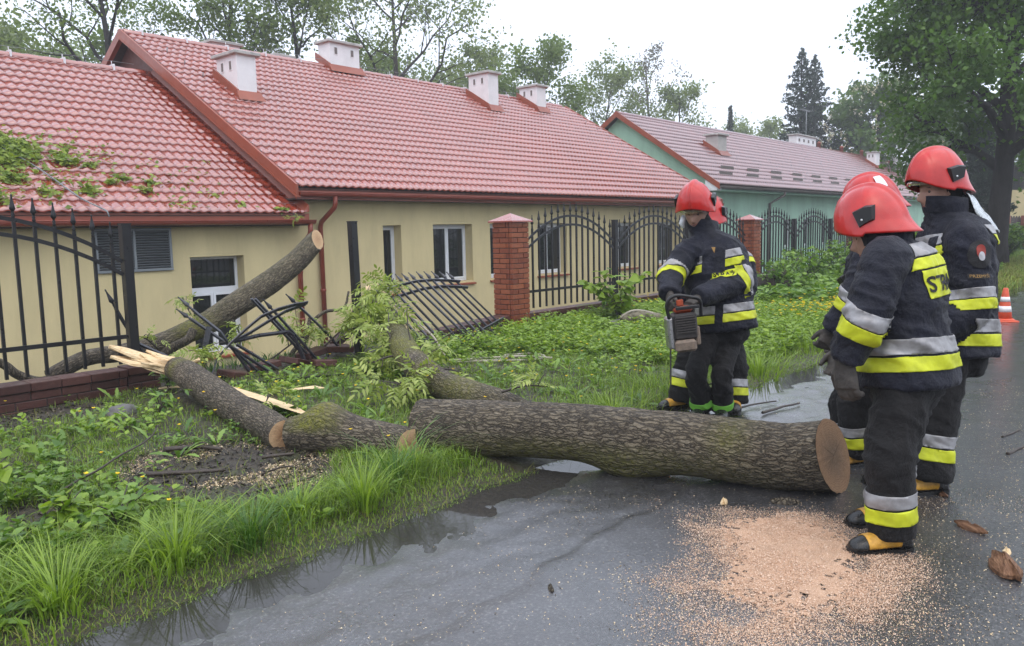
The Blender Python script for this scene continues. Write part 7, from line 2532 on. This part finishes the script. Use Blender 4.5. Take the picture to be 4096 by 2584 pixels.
def quad_leaves(name, C, S, mat, seed, parent, flat=.0, aspect=.62):
    r = np.random.default_rng(seed)
    n = len(C)
    d = r.normal(0, 1, (n, 3)); d[:, 2] -= .25
    d /= np.linalg.norm(d, axis=1, keepdims=True)
    q = r.normal(0, 1, (n, 3)) + np.array([0, 0, flat])
    b = np.cross(d, q); b /= np.linalg.norm(b, axis=1, keepdims=True)
    S = np.asarray(S)[:, None]
    nn = np.cross(d, b)
    V = np.stack([C - d * S * .5, C + b * S * aspect * .5 + nn * S * .08, C + d * S * .5, C - b * S * aspect * .5 + nn * S * .08], 1).reshape(-1, 3)
    F = (np.arange(n) * 4)[:, None] + np.arange(4)[None]
    me = np_mesh(name, V, F, False)
    # clump-wise tone plus leaf-wise tone
    tone = .5 + .5 * vnoise(C * 1.1 + seed)
    set_attr(me, 'rnd', np.repeat(np.clip(.55 * tone + .45 * r.uniform(0, 1, n), 0, 1), 4))
    return obj_of(name, me, parent, mat)


def grow(seed, base, height, r0, crown_r, first=.3, n1=13, n2=7, n3=4, up=.55, lean=(0, 0), fork=False, droop=0.0, taper=.85):
    """trunk and three orders of branches; returns list of (points, radii) and twig end points"""
    r = np.random.default_rng(seed)
    base = np.array(base, float)
    wood, ends = [], []
    n = 14
    f = np.linspace(0, 1, n)
    trunk = base + np.stack([lean[0] * f * height + .02 * height * vnoise(xyz(f * 3, seed)), lean[1] * f * height + .02 * height * vnoise(xyz(f * 3, seed + 9)), f * height * .93], 1)
    tr = r0 * (1 - taper * f ** .9)
    tr[0] *= 1.25
    wood.append((trunk, tr))

    def child(P, R, t_, L, ang, az, lvl):
        i = t_ * (len(P) - 1); j = min(int(i), len(P) - 2)
        p0 = P[j] + (P[j + 1] - P[j]) * (i - j)
        d = P[j + 1] - P[j]; d /= np.linalg.norm(d)
        a = np.cross(d, [0.3, .2, 1.0] if abs(d[2]) < .9 else [1.0, 0, 0]); a /= np.linalg.norm(a)
        b = np.cross(d, a)
        o = a * math.cos(az) + b * math.sin(az)
        dr = d * math.cos(ang) + o * math.sin(ang)
        k = 6 if lvl == 1 else (4 if lvl == 2 else 3)
        g = np.linspace(0, 1, k)
        rise = (up - droop * (1 if lvl > 1 else .5)) * L * .35
        Q = p0 + np.outer(g, dr) * L + np.outer(g ** 2, [0, 0, 1]) * rise + r.normal(0, .045 * L, (k, 3)) * g[:, None]
        rr = max(R[j] * (.62 if lvl == 1 else .55), .006) * (1 - .75 * g)
        wood.append((Q, np.maximum(rr, .004)))
        return Q, rr

    for i in range(n1):
        t_ = first + (1 - first) * ((i + r.uniform(.1, .9)) / n1) ** .9 * .97
        prof = math.sin(PI * min(1, .18 + .82 * (t_ - first) / (1 - first))) ** .6
        L1 = crown_r * (.55 + .5 * r.uniform()) * max(.35, prof)
        Q, R = child(trunk, tr, t_, L1, r.uniform(.7, 1.15), i * 2.4 + r.uniform(-.4, .4), 1)
        for k in range(n2):
            t2 = .3 + .7 * (k + r.uniform()) / n2
            Q2, R2 = child(Q, R, min(t2, .98), L1 * r.uniform(.28, .5), r.uniform(.5, 1.1), r.uniform(0, 6.28), 2)
            for q in range(n3):
                Q3, R3 = child(Q2, R2, min(.35 + .65 * (q + r.uniform()) / n3, .98), L1 * r.uniform(.12, .24), r.uniform(.4, 1.1), r.uniform(0, 6.28), 3)
                ends.append(Q3)
            ends.append(Q2[1:])
    ends.append(trunk[-4:])
    return wood, ends


def wood_mesh(wood, parent, mat, min_r=0.0, name='trunk'):
    m = MB()
    for k, (P, R) in enumerate(wood):
        if k == 0: m.tube([tuple(x) for x in P], list(R), 12); main = m
    o = m.build(name, mat, parent)
    m = MB()
    for k, (P, R) in enumerate(wood[1:]):
        if R[0] < min_r: continue
        m.tube([tuple(x) for x in P], list(R), 5 if R[0] > .04 else 3, False, False)
    q = m.build('limbs', mat, parent)
    q['kind'] = 'stuff'
    return o


def broadleaf(name, base, height, r0, crown_r, label, seed, nleaf, size, leafm, barkm='tbark', cat='tree', group=None, scatter_=.35, **kw):
    root = empty(name, (0, 0, 0), 0, label, cat, group)
    wood, ends = grow(seed, base, height, r0, crown_r, **kw)
    wood_mesh(wood, root, M[barkm], .013 if base[0] > 45 or base[1] > 50 else .007)
    r = np.random.default_rng(seed + 1000)
    E_ = np.concatenate([e[len(e) // 3:] for e in ends])
    # clumps: some twig ends carry many leaves, some few
    wgt = .25 + smooth(-.35, .45, vnoise(E_ * .75 + seed)) + .3 * r.uniform(0, 1, len(E_))
    nleaf = int(nleaf * .66)
    idx = r.choice(len(E_), nleaf, p=wgt / wgt.sum())
    C = E_[idx] + r.normal(0, scatter_, (nleaf, 3)) * np.array([1, 1, .8])
    quad_leaves('crown', C, r.uniform(size[0], size[1], nleaf) * 1.18, M[leafm], seed, root)
    return root


def spruce(name, base, height, rad, label, seed, nleaf=16000, cat='spruce', group=None, size=(.16, .34), tops=1):
    root = empty(name, (0, 0, 0), 0, label, cat, group)
    r = np.random.default_rng(seed)
    base = np.array(base, float)
    wood, pts = [], []
    f = np.linspace(0, 1, 12)
    wood.append((base + np.stack([0 * f, 0 * f, f * height], 1), .22 * (1 - .93 * f) + .01))
    for tp in range(1, tops):
        wood.append((base + np.array([.9, -.7, 0]) + np.stack([0 * f, 0 * f, f * height * .97], 1), .18 * (1 - .93 * f) + .01))
    nb = int(height * 24)
    for k in range(nb):
        t_ = .05 + .95 * (k + .5) / nb
        ax = base if (tops == 1 or k % 2) else base + np.array([.9, -.7, 0])
        z = t_ * height * (1 if (tops == 1 or k % 2) else .97)
        L = rad * (1 - t_) ** .8 * r.uniform(.55, 1.2) + .12
        a = k * 2.4 + r.uniform(-.4, .4)
        g = np.linspace(0, 1, 6)
        d = np.array([math.cos(a), math.sin(a), 0])
        Q = ax + np.array([0, 0, z]) + np.outer(g, d) * L + np.outer(-.32 * g + .25 * g ** 2, [0, 0, 1]) * L * (1.1 - .6 * t_)
        wood.append((Q, .035 * (1 - t_ * .6) * (1 - .8 * g)))
        m = max(8, int(nleaf / nb * (L / rad) * 2.0))
        u_ = r.uniform(.08, 1.02, m) ** .8
        i = np.clip((u_ * 5).astype(int), 0, 4)
        P = Q[i] + (Q[i + 1] - Q[i]) * (u_ * 5 - i)[:, None]
        side = np.array([-d[1], d[0], 0])
        P = P + side * (r.normal(0, .16, m) * L * .5 * (1.1 - u_))[:, None] - np.array([0, 0, 1]) * (np.abs(r.normal(0, .16, m)))[:, None]
        pts.append(P)
    wood_mesh(wood, root, M['tbark_dark'])
    C = np.concatenate(pts)
    quad_leaves('crown', C, r.uniform(size[0], size[1], len(C)), M['needle'], seed, root, .6, .35)
    return root


GB = -1.15
broadleaf('tall_tree', (15.6, 36.6, GB), 17.5, .30, 6.0, 'tall thin leaved tree with dark forked limbs at upper left', 401, 9000, (.10, .20), 'leaf_spring', 'tbark_dark', first=.45, n1=12, n2=6, n3=4, group=None, scatter_=.4)
broadleaf('leafy_tree', (19.2, 42.0, GB), 12.2, .22, 3.6, 'greener low tree just left of the main gable peak', 402, 12000, (.14, .26), 'leaf_spring', first=.25, scatter_=.3)
broadleaf('leafy_tree', (23.5, 46.0, GB), 13.2, .2, 3.4, 'birch like tree right behind the main gable peak', 403, 7000, (.12, .22), 'leaf_pale', first=.3, droop=.9)
broadleaf('tall_tree', (22.6, 37.4, GB), 18.5, .30, 4.2, 'dense tall tree above the second roof chimney', 404, 16000, (.12, .24), 'leaf_spring', 'tbark_dark', first=.35, n1=16, scatter_=.35)
broadleaf('tall_tree', (25.2, 36.2, GB), 17.5, .28, 3.6, 'tall tree left of the widest white chimney', 405, 14000, (.12, .24), 'leaf_spring', 'tbark_dark', first=.3, n1=16, scatter_=.35)
broadleaf('wide_tree', (30.8, 34.6, GB), 18.3, .32, 6.4, 'wide open tree with spreading limbs behind the roof middle', 406, 13000, (.12, .24), 'leaf_pale', 'tbark', first=.28, n1=15, n2=8, scatter_=.38)
broadleaf('leafy_tree', (35.6, 42.0, GB), 14.6, .24, 4.6, 'tree in the shade behind the wide open tree', 407, 10000, (.14, .26), 'leaf_spring', first=.25, scatter_=.4)
broadleaf('small_tree', (42.1, 38.2, GB), 15.6, .2, 2.9, 'slim round topped tree left of the third chimney', 408, 6500, (.14, .26), 'leaf_pale', first=.45, scatter_=.3)
broadleaf('leafy_tree', (40.8, 32.4, GB), 14.4, .24, 4.0, 'bushy tree between the third and fourth chimneys', 409, 12000, (.14, .28), 'leaf_spring', first=.25, scatter_=.38)
broadleaf('upright_tree', (53.4, 35.9, GB), 15.0, .22, 4.2, 'grey green upright tree left of the green gable', 410, 9000, (.14, .26), 'leaf_pale', first=.2, up=1.1, scatter_=.3)
broadleaf('bare_tree', (59.1, 35.9, GB), 17.8, .24, 3.6, 'nearly bare tall tree above the green gable', 411, 3500, (.12, .22), 'bud', first=.3, up=.9, n3=6, scatter_=.3)
broadleaf('small_tree', (57.3, 31.7, GB), 14.3, .2, 3.0, 'light tree at the start of the green roof ridge', 412, 7000, (.14, .26), 'leaf_pale', first=.25, scatter_=.32)
spruce('small_spruce', (71.8, 34.3, GB), 13.9, 1.1, 'small distant spruce above the green roof ridge', 413, 2600, size=(.2, .4))
broadleaf('round_shrub_tree', (80.6, 38.0, GB), 13.6, .2, 3.4, 'pale round tree around the small spruce', 414, 5000, (.18, .34), 'leaf_pale', first=.4)
broadleaf('round_shrub_tree', (79.0, 33.4, GB), 13.8, .2, 2.8, 'pale round tree left of the big spruce', 415, 5000, (.18, .34), 'leaf_pale', first=.35)
spruce('big_spruce', (63.4, 24.4, GB), 16.3, 3.9, 'big dark twin topped spruce behind the green roof', 416, 26000, tops=2, size=(.22, .45))
broadleaf('bare_tree', (78.3, 26.7, GB), 13.8, .16, 2.4, 'leafless tree right of the big spruce', 417, 500, (.12, .2), 'bud', first=.2, n3=6)
ch = broadleaf('chestnut_tree', (64.8, 18.9, GB), 13.1, .34, 4.6, 'dense chestnut tree with pale blossom behind the green roof', 418, 17000, (.2, .42), 'leaf_dense', 'tbark_dark', first=.15, n1=18, scatter_=.45)
r = np.random.default_rng(419)
a, e_ = r.uniform(0, 2 * PI, 260), r.uniform(-.3, 1.3, 260)
C = np.array([64.8, 18.9, 6.6]) + np.stack([4.3 * np.cos(a) * np.cos(e_), 4.3 * np.sin(a) * np.cos(e_), 5.6 * np.sin(e_)], 1)
C = np.repeat(C, 9, 0) + r.normal(0, 1, (260 * 9, 3)) * np.array([.06, .06, .16])
quad_leaves('blossom', C, r.uniform(.1, .2, len(C)), M['blossom'], 420, ch)
broadleaf('far_tree', (107.7, 24.3, GB), 18.6, .4, 6.0, 'far hazy tree seen under the big tree on the right', 421, 9000, (.4, .7), 'leaf_dense', first=.1, n1=16)
broadleaf('far_tree', (118, 18, GB), 15.0, .4, 6.0, 'far hazy tree low behind the tall firefighter', 422, 8000, (.4, .7), 'leaf_dense', first=.1, n1=16)
spruce('side_spruce', (43.9, 8.4, -.05), 7.6, 1.9, 'dark spruce beside the big trunk on the right', 423, 15000, size=(.14, .3))
broadleaf('back_tree', (24.5, 66, GB), 17.5, .3, 6.5, 'pale far tree at the upper left picture corner', 424, 9000, (.2, .36), 'leaf_pale', first=.15, scatter_=.6)
broadleaf('back_tree', (33, 60, GB), 15.5, .3, 6.5, 'pale far tree behind the wing ridge', 425, 9000, (.2, .36), 'leaf_pale', first=.15, scatter_=.6)
broadleaf('back_tree', (14, 46, GB), 13.0, .3, 5.0, 'pale brushy tree at the left picture edge', 426, 9000, (.16, .3), 'leaf_pale', first=.15, scatter_=.5)
broadleaf('back_tree', (46, 46, GB), 14.6, .3, 5.5, 'pale far tree behind the fourth chimney', 427, 7000, (.2, .36), 'leaf_pale', first=.15, scatter_=.6)
# the big tree over the road
big = empty('big_linden', (0, 0, 0), 0, 'big dark leaved tree with thick trunk on the right', 'tree')
wood, ends = grow(501, (29.0, 4.95, -.1), 14.0, .36, 4.7, first=.2, n1=28, n2=9, n3=6, up=.2, droop=.6, lean=(.0, .01))
wood_mesh(wood, big, M['tbark_dark'])
r = np.random.default_rng(502)
E_ = np.concatenate([e[len(e) // 3:] for e in ends])
wgt = .3 + smooth(-.3, .3, vnoise(E_ * .7 + 4)) + .1 * r.uniform(0, 1, len(E_))
idx = r.choice(len(E_), 72000, p=wgt / wgt.sum())
C = E_[idx] + r.normal(0, .30, (len(idx), 3)) * np.array([1, 1, .8])
quad_leaves('crown', C, r.uniform(.11, .20, len(C)), M['leaf_dark'], 503, big, .4, .8)
broadleaf('side_tree', (40, 3.6, -.05), 9.0, .25, 4.2, 'leafy tree at the right picture edge behind the big trunk', 504, 22000, (.14, .26), 'leaf_dark', 'tbark_dark', first=.12, n1=16, scatter_=.4)

# pale yellow building and dark fence far right
fb = empty('distant_building', (0, 0, 0), 0, 'pale yellow building wall behind the big trunk', 'building')
MB().box(66, 90, 6.0, 13, -.2, 3.6).build('wall', M['yellow'], fb)
MB().add([(65.4, 5.4, 3.55), (90.6, 5.4, 3.55), (90.6, 9.5, 5.6), (65.4, 9.5, 5.6), (65.4, 13.6, 3.55), (90.6, 13.6, 3.55)], [(0, 1, 2, 3), (3, 2, 5, 4)]).build('roof', M['tile'], fb)
M['dark_plank'] = simple('dark_brown_planks', (0.035, 0.022, 0.017), 0.7, 0.3, 12)
ff = empty('plank_fence', (0, 0, 0), 0, 'dark scalloped plank fence behind the round bushes on the right', 'fence')
for k in range(24):
    x = 47 + .42 * k
    y = 9.2 - .16 * k * .42
    m = MB(); pts = [(-.19, .1), (.19, .1), (.19, 1.55), (.13, 1.68), (0, 1.74), (-.13, 1.68), (-.19, 1.55)]
    m.rings([[(x + a_, y + d_ - .16 * a_, z_) for a_, z_ in pts] for d_ in (-.012, .012)], True, True, False)
    m.build('plank', M['dark_plank'], ff)
for k in range(5):
    x = 46.9 + 2.5 * k; y = 9.05 - .16 * (x - 47)
    MB().bbox(x - .13, x + .13, y - .13, y + .13, -.1, 1.75, .01).build('brick_post', M['brick'], ff)

# ---------------------------------------------------------------- rain haze
m = MB().box(-330, 330, -330, 330, -3.0, 21.0)
t = bpy.data.materials.new('rain_haze')
t.use_nodes = True
t.node_tree.nodes.clear()
_o = t.node_tree.nodes.new('ShaderNodeOutputMaterial')
_v = t.node_tree.nodes.new('ShaderNodeVolumePrincipled')
_v.inputs['Color'].default_value = (0.93, 0.96, 1.0, 1)
_v.inputs['Density'].default_value = 0.002
_v.inputs['Anisotropy'].default_value = 0.0
t.node_tree.links.new(_v.outputs[0], _o.inputs['Volume'])
hz = m.build('haze', t, None)
hz['kind'] = 'stuff'
hz['label'] = 'thin rain haze filling the air'
hz['category'] = 'haze'
